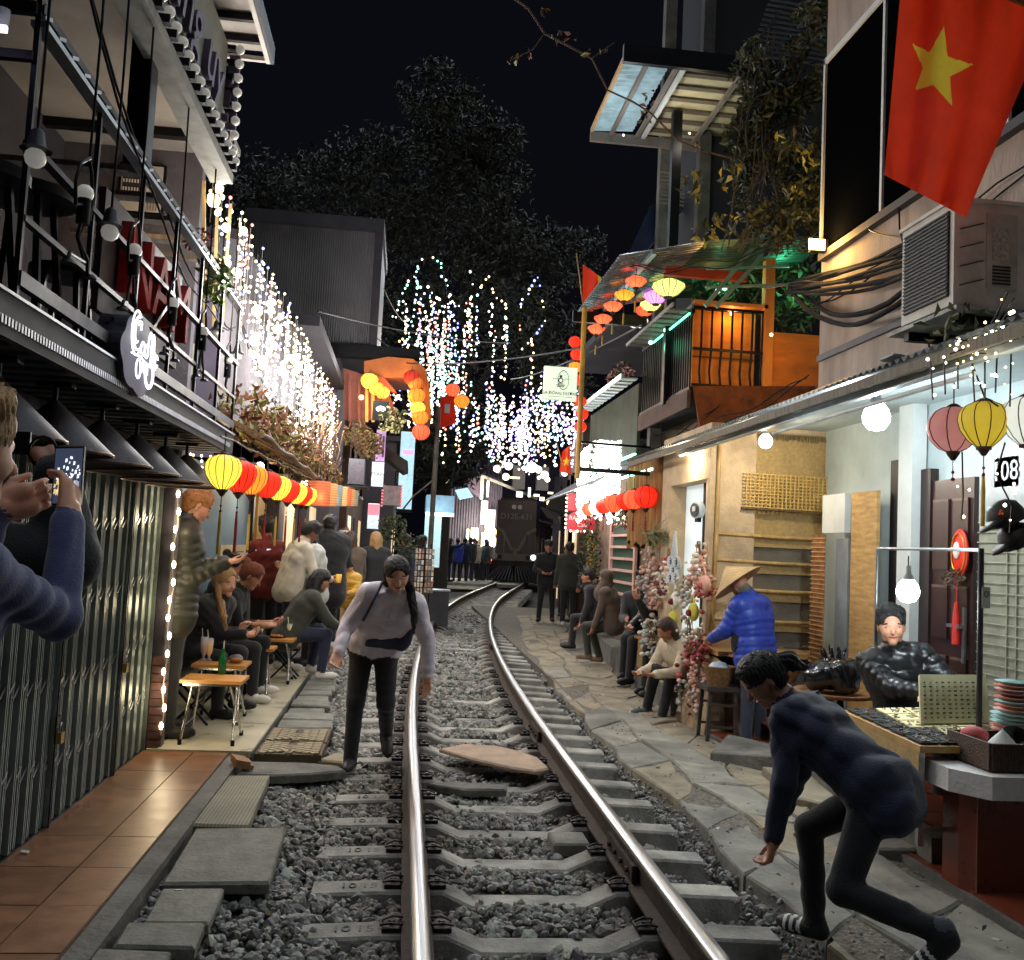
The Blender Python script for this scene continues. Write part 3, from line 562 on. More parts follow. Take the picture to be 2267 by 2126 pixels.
# light curtain
def curtain(name, label, strands, cols, bulb_r, step, lights, seed=1, big=0, bigr=(.03, .055), wire=True):
    """strands: list of (top point, length)"""
    g = random.Random(seed); tp_ = strands[0][0]; t = thing(name, tp_, label, 'string lights'); V = MB(); Wm = MB()
    for top, ln in strands:
        k = int(ln/step)
        if wire: Wm.beam(top, top-Vector((0, 0, ln)), .003)
        base = g.randrange(len(cols))
        for j in range(k+1):
            if g.random() < .12: continue
            p = top-Vector((g.uniform(-.012, .012), g.uniform(-.012, .012), j*step+g.uniform(-.3, .3)*step)); V.lathe(p, [(1e-4, -1), (.8, -.4), (.8, .4), (1e-4, 1)] and [(r_*bulb_r, z_*bulb_r) for r_, z_ in ((.05, -1), (.85, -.45), (.85, .45), (.05, 1))], 5, base if g.random() < .6 else g.randrange(len(cols)), True, None, (1, 1), False)
    V.build('bulbs', cols, t, kind='stuff')
    if wire: Wm.build('wires', wirem, t, kind='stuff')
    bm = [MB().ball((0, 0, 0), 1, 10).mesh('glow_ball', c) for c in cols[:3]]
    for k in range(big):
        top, ln = g.choice(strands); put('glow_ball', g.choice(bm), top-Vector((g.uniform(-.03, .03), 0, ln*g.uniform(.1, 1.0))), t, None, g.uniform(*bigr))
    for p, pw, c in lights: lamp('glow', p, pw, c, .25, t)
    return t
LW, LY, LB, LR, LG = EM('led_white', (1, .93, .8), 3.6), EM('led_gold', (1, .76, .4), 3.2), EM('led_blue', (.3, .36, 1), 2.6), EM('led_red', (1, .3, .24), 2.), EM('led_green', (.45, 1, .8), 2.)
ss = []
for k in range(84):
    f = k/83; y = 6.1+f*f*1.5+f*9.3; top = Vector((-1.28-.1*random.random(), y, 3.93+.12*f)); ss.append((top, (.25+1.0*min(1, f*4))*random.uniform(.75, 1.08)))
curtain('light_curtain', 'dense bright curtain of string lights along the house eaves', ss, [LW, LY, LY, LB, LY, LR, LW, LW], .0135, .08, [(( -1.05, 6.7+1.5*k, 3.3), 72, (1, .95, .9)) for k in range(7)]+[((-.8, 16.6, 4.6), 90, (1, .95, .9))], 3, 84, (.02, .05))  # last lamp added above the strands to brighten the loft wall
# flowers by the end of the railing
t = thing('flower_box', (-1.35, 6.2, 3.3), 'pink flowers and green leaves beside the light curtain', 'plant'); fl = [M('pink_petal', S(176, 82, 80), .7), M('rose_petal', S(150, 50, 60), .7)]; gl = [M('leaf_green', S(88, 120, 48), .6, var=.3), M('leaf_lime', S(140, 158, 70), .6, var=.3)]
leaves('blossoms', t, 160, (-1.36, 5.95, 3.42), (.09, .12, .07), .035, fl, seed=2); leaves('foliage', t, 150, (-1.32, 6.25, 3.28), (.1, .22, .16), .07, gl, seed=3)
# vine and thatch awning
aw = thing('vine_awning', (-1.6, 11, 2.4), 'rough thatched awning overgrown with dry leaves above the lanterns', 'awning')
m = MB(); N_ = 26
for i in range(N_):
    y0, y1 = 7.5+.36*i, 7.9+.36*i; dz = random.uniform(-.03, .03); m.add([(-1.95, y0, 2.78+dz), (-1.15, y0, 2.42+dz), (-1.15, y1, 2.42+dz), (-1.95, y1, 2.78+dz), (-1.95, y0, 2.74+dz), (-1.15, y0, 2.38+dz), (-1.15, y1, 2.38+dz), (-1.95, y1, 2.74+dz)], [(0, 1, 2, 3), (7, 6, 5, 4), (0, 4, 5, 1), (1, 5, 6, 2), (2, 6, 7, 3), (3, 7, 4, 0)])
m.build('thatch', M('thatch', S(110, 84, 56), .95, var=.4, scale=20, stretch=(2, 10, 2), bump=.6), aw)
dry = [M('dry_leaf', S(132, 92, 58), .8, var=.3), M('red_leaf', S(104, 66, 46), .8, var=.3), M('olive_leaf', S(110, 104, 50), .8, var=.3)]
for k, (y, n, sz) in enumerate(((8.2, 260, .1), (9.6, 320, .1), (11.4, 320, .1), (13.6, 300, .11), (15.5, 260, .12))): leaves('dry_leaves', aw, n, (-1.35, y, 2.62), (.3, .95, .22), sz, dry, seed=20+k)
m = MB()
for k in range(60):
    p = Vector((-1.25+random.uniform(-.2, .15), random.uniform(11.5, 16), random.uniform(2.4, 2.7))); m.tube([p, p+Vector((random.uniform(-.1, .1), random.uniform(-.3, .3), .3)), p+Vector((random.uniform(-.15, .2), random.uniform(-.5, .5), random.uniform(.4, .85)))], .008, 4)
m.build('twigs', M('twig', S(112, 84, 62), .9), aw); MB().tube([(-1.14, 7.5+.5*k, 2.4+.02*math.sin(k*2.)) for k in range(19)], .022, 6).build('edge_pole', M('bamboo_dk', S(104, 84, 60), .7), aw)
# terrace shop front
tf_ = thing('shop_facade', (-1.96, 10, .1), 'terrace shop front with blue panel, yellow posts and photo covered columns', 'shop front')
def yX(px, X=-1.96, py=1200): return atX(px, py, X).y
blue = M('blue_panel', S(104, 140, 168), .6, var=.1, scale=2)
yb0, yb1 = 7.9, yX(546)
B1('blue_panel', blue, tf_, -2.0, -1.96, yb0, yb1, .5, 2.3)
B1('post', black, tf_, -1.98, -1.9, yb1, yb1+.12, .1, 2.4); yl = M('yellow_paint', S(205, 160, 66), .6, var=.15)
for a, b, mt in ((556, 575, yl), (580, 590, black), (612, 622, M('maroon_post', S(92, 30, 28), .5)), (640, 650, black), (700, 712, yl), (800, 812, yl)):
    B1('post', mt, tf_, -1.97, -1.9, yX(a), yX(b), .1, 2.4)
ph = [M('photo_%d' % k, c, .5, var=.6, scale=18) for k, c in enumerate((S(190, 170, 150), S(120, 110, 110), S(160, 120, 100), S(210, 205, 200)))]
for a, b in ((590, 612), (622, 640), (650, 672)):
    ya, yb_ = yX(a), yX(b); B1('column_core', greyw, tf_, -1.99, -1.93, ya, yb_, .1, 2.4)
    for k in range(11): B1('photo', ph[random.randrange(4)], tf_, -1.93, -1.925+random.uniform(0, .004), ya+.03, yb_-.03, .45+.17*k, .6+.17*k)
B1('shop_window', M('warm_window', S(230, 190, 130), .4, em=(1, .75, .45), es=.5), tf_, -2.05, -2.03, yX(672), yX(800), .9, 2.2)
t = thing('menu_sheet', (-1.93, 9, 1.1), 'cream handwritten menu sheet pinned on the blue panel', 'menu'); ya, yb_ = yX(487), yX(543)
B1('paper', M('menu_paper', S(220, 204, 168), .8, var=.08), t, -1.955, -1.945, ya, yb_, .98, 1.5)
for k in range(9): B1('writing', M('ink', S(110, 100, 80), .8), t, -1.944, -1.942, ya+.1, yb_-.1-random.uniform(0, .4), 1.05+.045*k, 1.062+.045*k)
lamp('shop_glow', (-1.7, 8.6, 2.3), 14, (1, .76, .45), .15, nb); lamp('shop_glow', (-1.7, 11.2, 2.3), 14, (1, .78, .5), .15, nb); lamp('shop_glow', (-1.5, 14.2, 2.2), 12, (1, .8, .55), .15, nb)
for y in (8.6, 11.2, 14.2): MB().ball((-1.7 if y < 14 else -1.5, y, 2.42), .05, 10).build('ceiling_bulb', warm, nb)
# fairy lights dangling by the awning start
ss = [(Vector((-1.75+.05*k, 7.3+.04*(k % 3), 2.2)), random.uniform(.1, .3)) for k in range(8)]
curtain('fairy_lights', 'small warm fairy lights dangling under the awning by the pillar', ss, [LY, LW], .011, .05, [], 9)
# silk lanterns in a row
rib = M('lantern_rib', S(60, 30, 20), .7, var=0); tas_y = M('tassel_yellow', S(190, 160, 60), .8); tas_r = M('tassel_red', S(140, 24, 34), .8)
LAN = dict(yellow=(S(250, 222, 80), (1, .8, .28), .26), red=(S(226, 62, 38), (1, .1, .03), .1), orange=(S(226, 150, 50), (1, .45, .1), .24), pink=(S(196, 150, 146), (1, .6, .58), .05), white=(S(225, 228, 222), (.95, 1, 1), .25), salmon=(S(240, 110, 70), (1, .26, .12), .32), violet=(S(222, 150, 220), (1, .55, 1), .8), lime=(S(230, 232, 130), (.95, 1, .4), .9), fabric=(S(200, 120, 60), (1, .55, .25), .35), gold=(S(196, 178, 60), (1, .85, .2), .1))
TALL = [(.3, 0), (.32, .02), (.62, .3), (.9, .72), (1, 1.1), (.97, 1.4), (.8, 1.68), (.45, 1.85), (.32, 1.88)]; ROUND = [(.25, 0), (.55, .14), (.85, .45), (1, .85), (.97, 1.2), (.75, 1.55), (.5, 1.7), (.25, 1.76)]; FLAT = [(.28, 0), (.3, .02), (.62, .2), (1, .62), (.95, .78), (.5, 1.02), (.28, 1.06)]
def lantern(p, r, col, prof, label, group, tassel=None, light=0, nrib=14, top_cord=.15, nm='silk_lantern'):
    c, e, es = LAN[col]; mt = M('silk_'+col, c, .6, var=.08, em=e, es=es, trans=.45); t = thing(nm, p, label, 'lantern', group); p = Vector(p)
    sh_ = MB().lathe(p, [(a*r, z*r) for a, z in prof], 28, capends=False).build('shade', mt, t)
    m = MB()
    for k in range(nrib): a = 2*pi*k/nrib; m.tube([p+Vector((q*r*1.006*math.cos(a), q*r*1.006*math.sin(a), z*r)) for q, z in prof], max(.002, r*.024), 4)
    m.build('ribs', rib, sh_); zt = prof[-1][1]*r
    MB().lathe(p, [(prof[0][0]*r, -.015), (prof[0][0]*r*1.04, .0), (prof[0][0]*r*.9, .01)], 14).build('base_ring', rib, t); MB().lathe(p+Vector((0, 0, zt)), [(prof[-1][0]*r, -.005), (prof[-1][0]*r*1.04, .008), (prof[-1][0]*r*.5, .02)], 14).build('top_ring', rib, t)
    MB().tube([p+Vector((0, 0, zt)), p+Vector((0, 0, zt+top_cord))], .004, 4).build('cord', black, t)
    if tassel:
        ln = r*tassel[1]; MB().lathe(p+Vector((0, 0, -.015-r*.25)), [(r*.25, r*.25), (r*.08, 0)], 8).build('finial', rib, t); MB().ball(p+Vector((0, 0, -.04-r*.55)), r*.07, 8).build('bead', rib, t)
        MB().tube([p+Vector((0, 0, -.015-r*.2)), p+Vector((0, 0, -.05-r*.7))], .003, 4).build('tassel_cord', rib, t); MB().lathe(p+Vector((0, 0, -.05-r*.7-ln)), [(r*.09, 0), (r*.085, ln*.7), (r*.05, ln)], 8).build('tassel', tassel[0], t); MB().lathe(p+Vector((0, 0, -.05-r*.7-r*.12)), [(r*.07, 0), (r*.07, r*.1), (r*.03, r*.14)], 8).build('tassel_knot', rib, t.children[-1])
    if light: lamp('bulb_light', p+Vector((0, 0, prof[-1][1]*r*.5)), light, tuple(min(1, .35+.65*x) for x in e), .03, t)
    return t
cols = ['yellow', 'red', 'orange', 'red', 'yellow', 'red', 'yellow', 'red', 'yellow']; lab = ['large yellow silk lantern at the near end of the row', 'red silk lantern right behind the large yellow one', 'orange silk lantern, third in the row', 'red silk lantern between the orange and a yellow one', 'yellow silk lantern in the middle of the row', 'red silk lantern just past the middle of the row', 'yellow silk lantern, third from the far end', 'red silk lantern next to the last', 'yellow silk lantern at the far end of the row']
for i, px in enumerate((492, 528, 556, 590, 615, 637, 655, 668, 679)):
    p = atX(px, 1075+4.0*i, -1.16); p.z = 1.90+.012*i; lantern(p, .116 if i == 0 else .118, cols[i], TALL, lab[i]+' over the terrace', 'silk lanterns over the terrace', (tas_y if cols[i] != 'red' else tas_r, 2.4), 1.2)
MB().tube([(-1.16, 6+.5*k, 2.22+.015*(k % 2)+.01*k) for k in range(14)], .006, 5).build('lantern_pole', black, aw)
# striped fabric drum lanterns further along
fab = [M('fabric_%d' % k, c, .7, var=.25, scale=4, wave=('Z', 9, 1, .55), em=e, es=.55, trans=.3) for k, (c, e) in enumerate(((S(214, 90, 50), (1, .3, .12)), (S(226, 150, 80), (1, .5, .2)), (S(90, 120, 140), (.6, .5, .35)), (S(230, 190, 110), (1, .65, .3))))]
for i, px in enumerate((705, 722, 736, 748, 759, 768, 776)):
    p = atX(px, 1120, -1.1); t = thing('drum_lantern', (p.x, p.y, p.z), 'striped fabric drum lantern, number %s of the row past the silk lanterns' % ['one', 'two', 'three', 'four', 'five', 'six', 'seven'][i], 'lantern', 'striped drum lanterns'); c = Vector((p.x, p.y, p.z-.0))
    MB().lathe(c, [(.13, 0), (.14, .01), (.14, .3), (.13, .31)], 16).build('shade', fab[i % 4], t); MB().tube([c+Vector((0, 0, .3)), c+Vector((0, 0, .5))], .005, 4).build('cord', black, t)
    if i % 2 == 0: lamp('bulb_light', c+Vector((.05, -.2, .1)), 2, (1, .6, .3), .06, t)
# ================================================================ right side buildings
beige = M('beige_plaster', S(192, 176, 162), .9, var=.2, scale=2.4, stretch=(1, 1, .28), bump=.3, col2=S(134, 118, 108)); whitew = M('white_paint', S(205, 208, 205), .7, var=.1, scale=3)
cream2 = M('cream_wall', S(196, 172, 140), .9, var=.22, scale=3, bump=.4); glassb = M('black_glass', S(6, 7, 9), .4, var=0, spec=0.); corr = M('corrugated_grey', S(150, 155, 156), .45, .5, var=.3, scale=3)
bamboo = M('bamboo', S(184, 150, 92), .55, var=.25, scale=5, stretch=(3, 3, 1)); orangew = M('orange_ply', S(206, 122, 40), .75, var=.25, scale=2, stretch=(1, 1, 3), bump=.15); rustp = M('rust_plate', S(140, 78, 34), .8, var=.6, scale=5, col2=S(60, 34, 20), bump=.3)
burlap = M('burlap', S(176, 148, 98), .95, var=.15, scale=30, bump=.5, bscale=180)
h8 = thing('house_108', (3.8, 5.3, .2), 'narrow beige house with black upper window and corrugated porch', 'building')
B1('upper_wall', beige, h8, 3.32, 5.5, 2.2, 7.42, 2.95, 7.2)
B1('black_window', glassb, h8, 3.29, 3.318, 2.5, 7.36, 4.2, 5.78)
for y in (7.35, 6.35, 4.9): B1('window_trim', whitew, h8, 3.27, 3.292, y-.015, y+.015, 4.15, 5.82)
B1('window_trim', whitew, h8, 3.27, 3.292, 2.5, 7.36, 5.78, 5.83); B1('window_sill', M('grey_sill', S(70, 66, 68), .7), h8, 3.26, 3.32, 2.5, 7.36, 4.1, 4.16)
B1('upper_ledge', cream2, h8, 3.0, 5, 6.1, 7.6, 6.55, 6.75); B1('pipe_strip', M('grey_strip', S(104, 102, 104), .7), h8, 3.29, 3.318, 2.5, 7.4, 3.27, 3.32)
B1('ground_wall', M('porch_wall', S(172, 184, 184), .75, var=.14, scale=2), h8, 4.12, 4.2, 2, 9.0, .1, 2.95); B1('ceiling', MATS['porch_wall'], h8, 3.3, 4.2, 2, 9, 2.93, 2.95)
# porch roof: corrugated sheet
pr = thing('porch_roof', (3.0, 7, 2.75), 'corrugated lean-to roof along the right hand houses with tube light', 'roof')
def corrug(x0, z0, x1, z1, y0, y1, pitch, amp, th=.004):
    m = MB(); n = int((y1-y0)/pitch*6); V = []
    for i in range(n+1):
        y = y0+(y1-y0)*i/n; d = amp*math.sin(2*pi*(y-y0)/pitch); V += [(x0, y, z0+d), (x1, y, z1+d)]
    m.add(V, [(2*i, 2*i+1, 2*i+3, 2*i+2) for i in range(n)], 0, True); return m
m = corrug(2.62, 2.74, 3.34, 2.98, 2.6, 11.2, .076, .014); m.build('sheet', corr, pr)
B1('fascia', M('fascia_wood', S(120, 112, 98), .8, var=.3, stretch=(1, 8, 1)), pr, 2.63, 2.66, 2.6, 11.2, 2.66, 2.715); B1('gutter', M('gutter_grey', S(150, 160, 165), .4, .4), pr, 2.72, 2.77, 2.6, 9.4, 2.64, 2.68)
B1('purlin', black, pr, 3.0, 3.04, 2.6, 11.2, 2.78, 2.83)
for y in (3.4, 5.2, 7, 8.8, 10.6): MB().beam((2.66, y, 2.7), (3.3, y, 2.9), .035).build('rafter', M('porch_rafter', S(110, 104, 96), .7), pr)
for i in range(9): MB().box((2.66+.02*i, 5.0+.03*i, 2.79+.006*i), (.05, .14, .012), Euler((0, .2, .2*i))).build('loose_tile', corr, pr)
tb = thing('tube_light', (2.75, 6, 2.62), 'long pale tube under the porch gutter', 'light'); MB().cyl((2.78, 4.4, 2.6), (2.78, 7.0, 2.6), .014, n=8).build('tube', M('tube_white', S(215, 225, 228), .3), tb)
# bamboo and burlap screen (flank of the next building)
bs = thing('bamboo_screen', (3.7, 9, .1), 'burlap and bamboo screen wall with woven mat behind the hat seller', 'screen')
B1('backing_wall', cream2, bs, 2.96, 4.5, 9.06, 9.16, .1, 2.95)
m = MB(); nx, nz = 24, 12; V = [(3.02+1.4*i/nx, 9.03+.012*math.sin(i*1.3+j)+.012*math.sin(j*.9), 1.86+1.02*j/nz) for j in range(nz+1) for i in range(nx+1)]
m.add(V, [(j*(nx+1)+i, j*(nx+1)+i+1, (j+1)*(nx+1)+i+1, (j+1)*(nx+1)+i) for j in range(nz) for i in range(nx)], 0, True); m.build('burlap_sheet', burlap, bs)
m = MB()
for k in range(110): x = 3.04+1.36*k/110; m.tube([(x, 9.0, 2.87), (x+random.uniform(-.01, .01), 8.985, 2.85-random.uniform(.02, .05))], .004, 4)
m.build('fringe', M('fringe', S(120, 104, 76), .95), bs)
greyc = M('grey_cloth', S(112, 104, 92), .95, var=.15, scale=6, bump=.3, bscale=90)
for a, b in ((1.6, 1.84), (1.33, 1.58), (1.04, 1.31), (.78, 1.02)):
    m = MB(); V = [(3.05+1.35*i/16, 9.046+.005*math.sin(i*1.1+a*9)+(.006*math.sin(j*1.5)), a+(b-a)*j/5) for j in range(6) for i in range(17)]
    m.add(V, [(j*17+i, j*17+i+1, (j+1)*17+i+1, (j+1)*17+i) for j in range(5) for i in range(16)], 0, True); m.build('cloth_panel', greyc, bs)
    B1('cloth_fold', burlap, bs, 3.06, 4.4, 9.015, 9.025, b-.09, b-.005)
for z in (1.855, 1.6, 1.325, 1.03): MB().tube([(2.99, 8.98, z+.005), (3.7, 8.985, z-.006), (4.43, 8.98, z)], .018, 8).build('bamboo_rail', bamboo, bs)
for x in (3.015, 4.4, 4.47): MB().tube([(x-.012, 8.97, .75), (x, 8.965, 1.8), (x+.005, 8.97, 2.88)], .022, 8).build('bamboo_post', bamboo, bs)
mt = thing('woven_mat', (3.8, 8.95, 2.1), 'open weave cane mat hung on the burlap screen', 'mat'); mw = M('cane', S(196, 160, 90), .6, var=.2, scale=20)
for k in range(25): x = 3.3+.98*k/24; MB().beam((x, 8.955, 2.13), (x+random.uniform(-.006, .006), 8.953, 2.47), .012, .006).build('weave_upright', mw, mt)
for k in range(11): z = 2.14+.325*k/10; MB().beam((3.26, 8.948+.006*(k % 2), z+.0), (4.32+random.uniform(-.03, .04), 8.95, z-.008), .010, .011).build('weave_strip', mw, mt)
MB().tube([(3.25, 8.945, 2.12), (4.36, 8.945, 2.1)], .014, 6).build('rod', M('dark_cane', S(92, 70, 40), .7), mt)
# counter under the screen
ct = thing('low_counter', (3.6, 8.8, .1), 'rough cement counter with wooden top below the bamboo screen', 'counter')
B1('top', M('counter_wood', S(170, 130, 80), .6, var=.25, stretch=(1, 6, 1)), ct, 2.93, 4.45, 8.55, 8.96, .72, .765); B1('body', concd, ct, 3.3, 4.45, 8.7, 8.96, .1, .72)
sh = thing('wooden_shutter', (3.06, 8.5, .1), 'dark slatted wooden shutter leaning under the counter', 'shutter'); dw = M('dark_wood', S(62, 50, 44), .6, var=.25, scale=6)
for x in (2.98, 3.36): B1('stile', dw, sh, x, x+.05, 8.46, 8.5, .1, .7)
for z in (.1, .64): B1('rail', dw, sh, 2.98, 3.41, 8.46, 8.5, z, z+.06)
for k in range(5): B1('slat', M('slat_grey', S(92, 84, 80), .7), sh, 3.05+.065*k, 3.09+.065*k, 8.465, 8.49, .16, .64)
# front pillar with alcove
fp_ = thing('front_pillar', (2.95, 9.8, .1), 'cream wall pier with a rough stone foot and lit white alcove', 'wall')
B1('pier', cream2, fp_, 2.94, 3.4, 8.98, 9.05, .5, 2.95); B1('pier', cream2, fp_, 2.94, 3.4, 10.35, 10.7, .1, 2.95); B1('pier_head', cream2, fp_, 2.94, 3.4, 9.05, 10.35, 2.4, 2.95)
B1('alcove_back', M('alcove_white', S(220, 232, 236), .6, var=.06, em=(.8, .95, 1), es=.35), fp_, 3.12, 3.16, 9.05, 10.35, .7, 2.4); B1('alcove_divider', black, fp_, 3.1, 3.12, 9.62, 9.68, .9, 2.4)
m = MB(); prev = None
V = []; nn = 14
for i in range(nn):
    y = 8.4+2.3*i/(nn-1)
    for z, x in ((-.1, 2.76), (.2, 2.8), (.45, 2.88), (.7, 2.93)): V.append((x+random.uniform(-.03, .03), y, z))
m.add(V, [(i*4+j, i*4+j+1, (i+1)*4+j+1, (i+1)*4+j) for i in range(nn-1) for j in range(3)], 0, True); m.bx(2.93, 3.3, 8.98, 10.7, .1, .7); m.bx(2.8, 3.3, 8.4, 8.46, -.1, .45)
m.build('stone_foot', M('rough_stone', S(150, 128, 98), .95, var=.4, scale=7, bump=1., bscale=14), fp_)
em_ = thing('electric_meter', (3.0, 9.3, 2), 'round electric meter on a grey bracket in the lit alcove', 'meter'); c = atX(1550, 1130, 3.06)
MB().cyl(c, c-Vector((.06, .02, 0)), .09, n=20).build('dial_case', M('meter_case', S(190, 200, 205), .4), em_); MB().cyl(c-Vector((.06, .02, 0)), c-Vector((.075, .025, 0)), .07, n=20).build('dial', M('meter_dark', S(60, 70, 80), .3), em_); MB().box(c-Vector((.08, .027, -.01)), (.01, .09, .05)).build('label_plate', whitew, em_); MB().box(c+Vector((-.02, 0, -.1)), (.04, .1, .05)).build('bracket', black, em_)
# bulbs
def bulb(p, label, power, col, r=.055, cord=.25, es=16, gname='bare bulbs of the right hand houses', prof=None, capm=None):
    p = Vector(p); t = thing('light_bulb', p, label, 'bulb', gname); e = EM('bulb_'+str(tuple(round(x, 2) for x in col)), col, es)
    MB().lathe(p, [(.001, -r), (r*.6, -r*.85), (r*.95, -r*.35), (r, .1*r), (r*.85, r*.6), (r*.5, r*1.05)], 18, capends=False).build('globe', e, t)
    MB().lathe(p+Vector((0, 0, r)), [(r*.52, 0), (r*.45, r*.35), (r*.25, r*.6), (r*.22, r*1.3)], 12).build('socket', capm or whitew, t); MB().tube([p+Vector((0, 0, 2*r)), p+Vector((0, 0, cord))], .004, 5).build('cord', black, t)
    lamp('bulb_light', p-Vector((0, 0, r*1.35)), power, col, .05, t); return t
BA = bulb(atY(1695, 978, 8.3), 'warm white bulb hanging before the burlap screen', 22, (1, .86, .62), .062, .2)
BB = bulb(atY(1940, 925, 6.3), 'large glaring cool white bulb under the porch roof', 60, (.84, .95, 1), .095, .25)
BC = bulb(atY(2010, 1310, 5.6), 'cool white bulb hanging low beside the seated seller', 14, (.84, .95, 1), .07, .22)
sc = thing('wall_sconce', (2.88, 9.4, 2.7), 'warm wall lamp throwing light down the cream pier', 'lamp'); c = atX(1525, 990, 2.86); MB().lathe(c, [(.02, -.05), (.045, -.05), (.035, .04), (.01, .05)], 12).build('shade', black, sc); MB().ball(c-Vector((0, 0, .055)), .035, 10).build('globe', EM('sconce_e', (1, .9, .7), 16), sc); lamp('bulb_light', c-Vector((.05, 0, .12)), 16, (1, .84, .6), .04, sc)
# house front below: door 108 and panels
dw2 = M('door_wood', S(52, 30, 26), .35, var=.25, scale=3, stretch=(4, 4, 1))
dr = thing('front_door', (4.1, 6.7, .2), 'dark carved wooden door with chrome handle', 'door'); ya, yb = atX(2165, 1150, 4.1).y, atX(2072, 1150, 4.1).y
lf = B1('leaf', dw2, dr, 4.07, 4.115, ya, yb, .2, 2.3); B1('frame', M('door_frame', S(40, 26, 24), .5), dr, 4.05, 4.118, yb, yb+.14, .2, 2.4)
for z0, z1 in ((.35, .6), (.72, .98), (1.1, 1.5), (1.62, 2.15)):
    for a, b in ((.08, .44), (.54, .92)): MB().box((4.065, ya+(yb-ya)*(a+b)/2, (z0+z1)/2), (.03, (yb-ya)*(b-a), z1-z0)).build('panel', dw2, lf); B1('panel_highlight', M('door_highlight', S(96, 70, 60), .4), lf, 4.046, 4.05, ya+(yb-ya)*a, ya+(yb-ya)*b, z1-.02, z1)  # paler strip paints a highlight along each panel's top edge
B1('handle', silver, dr, 4.03, 4.05, ya+.04, ya+.07, .95, 1.35); B1('lever', silver, dr, 3.99, 4.03, ya+.04, ya+.2, 1.2, 1.225)
B1('white_post', whitew, h8, 3.98, 4.1, yb+.15, yb+.36, .2, 2.93); B1('black_post', black, h8, 4.0, 4.1, yb+.37, yb+.52, .2, 2.5)
pc = Vector((3.95, yb+.9, 0)); cane = M('cane_panel', S(190, 150, 92), .7, var=.25, scale=6, stretch=(1, 1, 6), bump=.2)
B1('ply_panel', cane, h8, 3.9, 3.93, yb+.55, yb+1.0, .3, 2.25); B1('white_box', whitew, h8, 3.86, 3.92, yb+1.05, yb+1.5, 1.9, 2.25); B1('grey_leaf', M('grey_leaf', S(130, 136, 140), .6), h8, 3.9, 3.93, yb+1.05, yb+1.28, .3, 1.85)
bl = thing('cane_blind', (3.85, 8.5, .7), 'rolled cane blind strip beside the bamboo screen', 'blind')
for k in range(12): MB().beam((3.8, yb+1.3+.022*k, .6), (3.8, yb+1.3+.022*k, 1.88), .016, .01).build('cane', M('brown_cane', S(170, 116, 70), .7, var=.3, scale=14), bl)
for k in range(30): MB().beam((3.793, yb+1.28, .63+.042*k), (3.793, yb+1.57, .63+.042*k), .01, .008).build('binding', M('pale_cane', S(200, 160, 110), .7), bl)
lat = thing('bead_curtain', (4.05, 5.5, .3), 'pale lattice curtain beside the front door', 'curtain'); latm = M('lattice', S(150, 146, 124), .8, var=.2)
B1('cloth', M('curtain_cloth', S(122, 122, 106), .9, var=.15, scale=10), lat, 4.06, 4.09, 4.4, ya-.08, .3, 2.0)
for k in range(16): B1('cord', latm, lat, 4.045, 4.055, 4.5+.1*k, 4.508+.1*k, .3, 2.0) if 4.5+.1*k < ya-.1 else None
for k in range(24): B1('cord', latm, lat, 4.045, 4.053, 4.4, ya-.08, .35+.07*k, .356+.07*k)
c = atX(2234, 1045, 4.02); pn = thing('number_plate', c, 'dark blue house number plate reading 108', 'sign'); B1('plate', M('plate_blue', S(24, 34, 60), .4), pn, 4.0, 4.02, c.y-.13, c.y+.13, c.z-.1, c.z+.1); text('number', '108', whitew, .19, (3.992, c.y, c.z), (0, -1, 0), (0, 0, 1), pn, .003)
B1('corrugated_side', corr, h8, 4.0, 4.03, c.y-.3, c.y+.3, 1.95, 2.6)
c = atX(2125, 1225, 4.03); rd = thing('door_charm', c, 'red oval new year charm with tassel hanging on the door', 'decoration'); redc = M('charm_red', S(206, 40, 24), .5, var=.2)
MB().lathe(c, [(.001, -.01), (.1, -.01), (.105, 0), (.1, .01), (.001, .012)], 24, axis=Matrix(((0, 0, -1), (1, 0, 0), (0, -1, 0))) , sq=(1, 1.7)).build('oval', redc, rd); MB().tube([c+Vector((-.015, .085*math.cos(a), .145*math.sin(a))) for a in [2*pi*k/24 for k in range(24)]], .006, 5, close=True).build('rim', M('gold', S(210, 150, 50), .35, .7), rd)
MB().ball(c+Vector((-.02, .01, .02)), .05, 10, sq=(.4, .8, 1.3)).build('figure', M('charm_white', S(225, 205, 190), .6), rd); leaves('dried_flowers', rd, 70, c+Vector((-.03, .03, -.18)), (.04, .12, .07), .05, M('dried', S(96, 74, 60), .9), seed=5)
MB().tube([c+Vector((-.02, 0, -.2)), c+Vector((-.02, 0, -.36))], .004, 4).build('tassel_cord', redc, rd); MB().lathe(c+Vector((-.02, 0, -.66)), [(.03, 0), (.028, .2), (.014, .3)], 8).build('tassel', redc, rd)
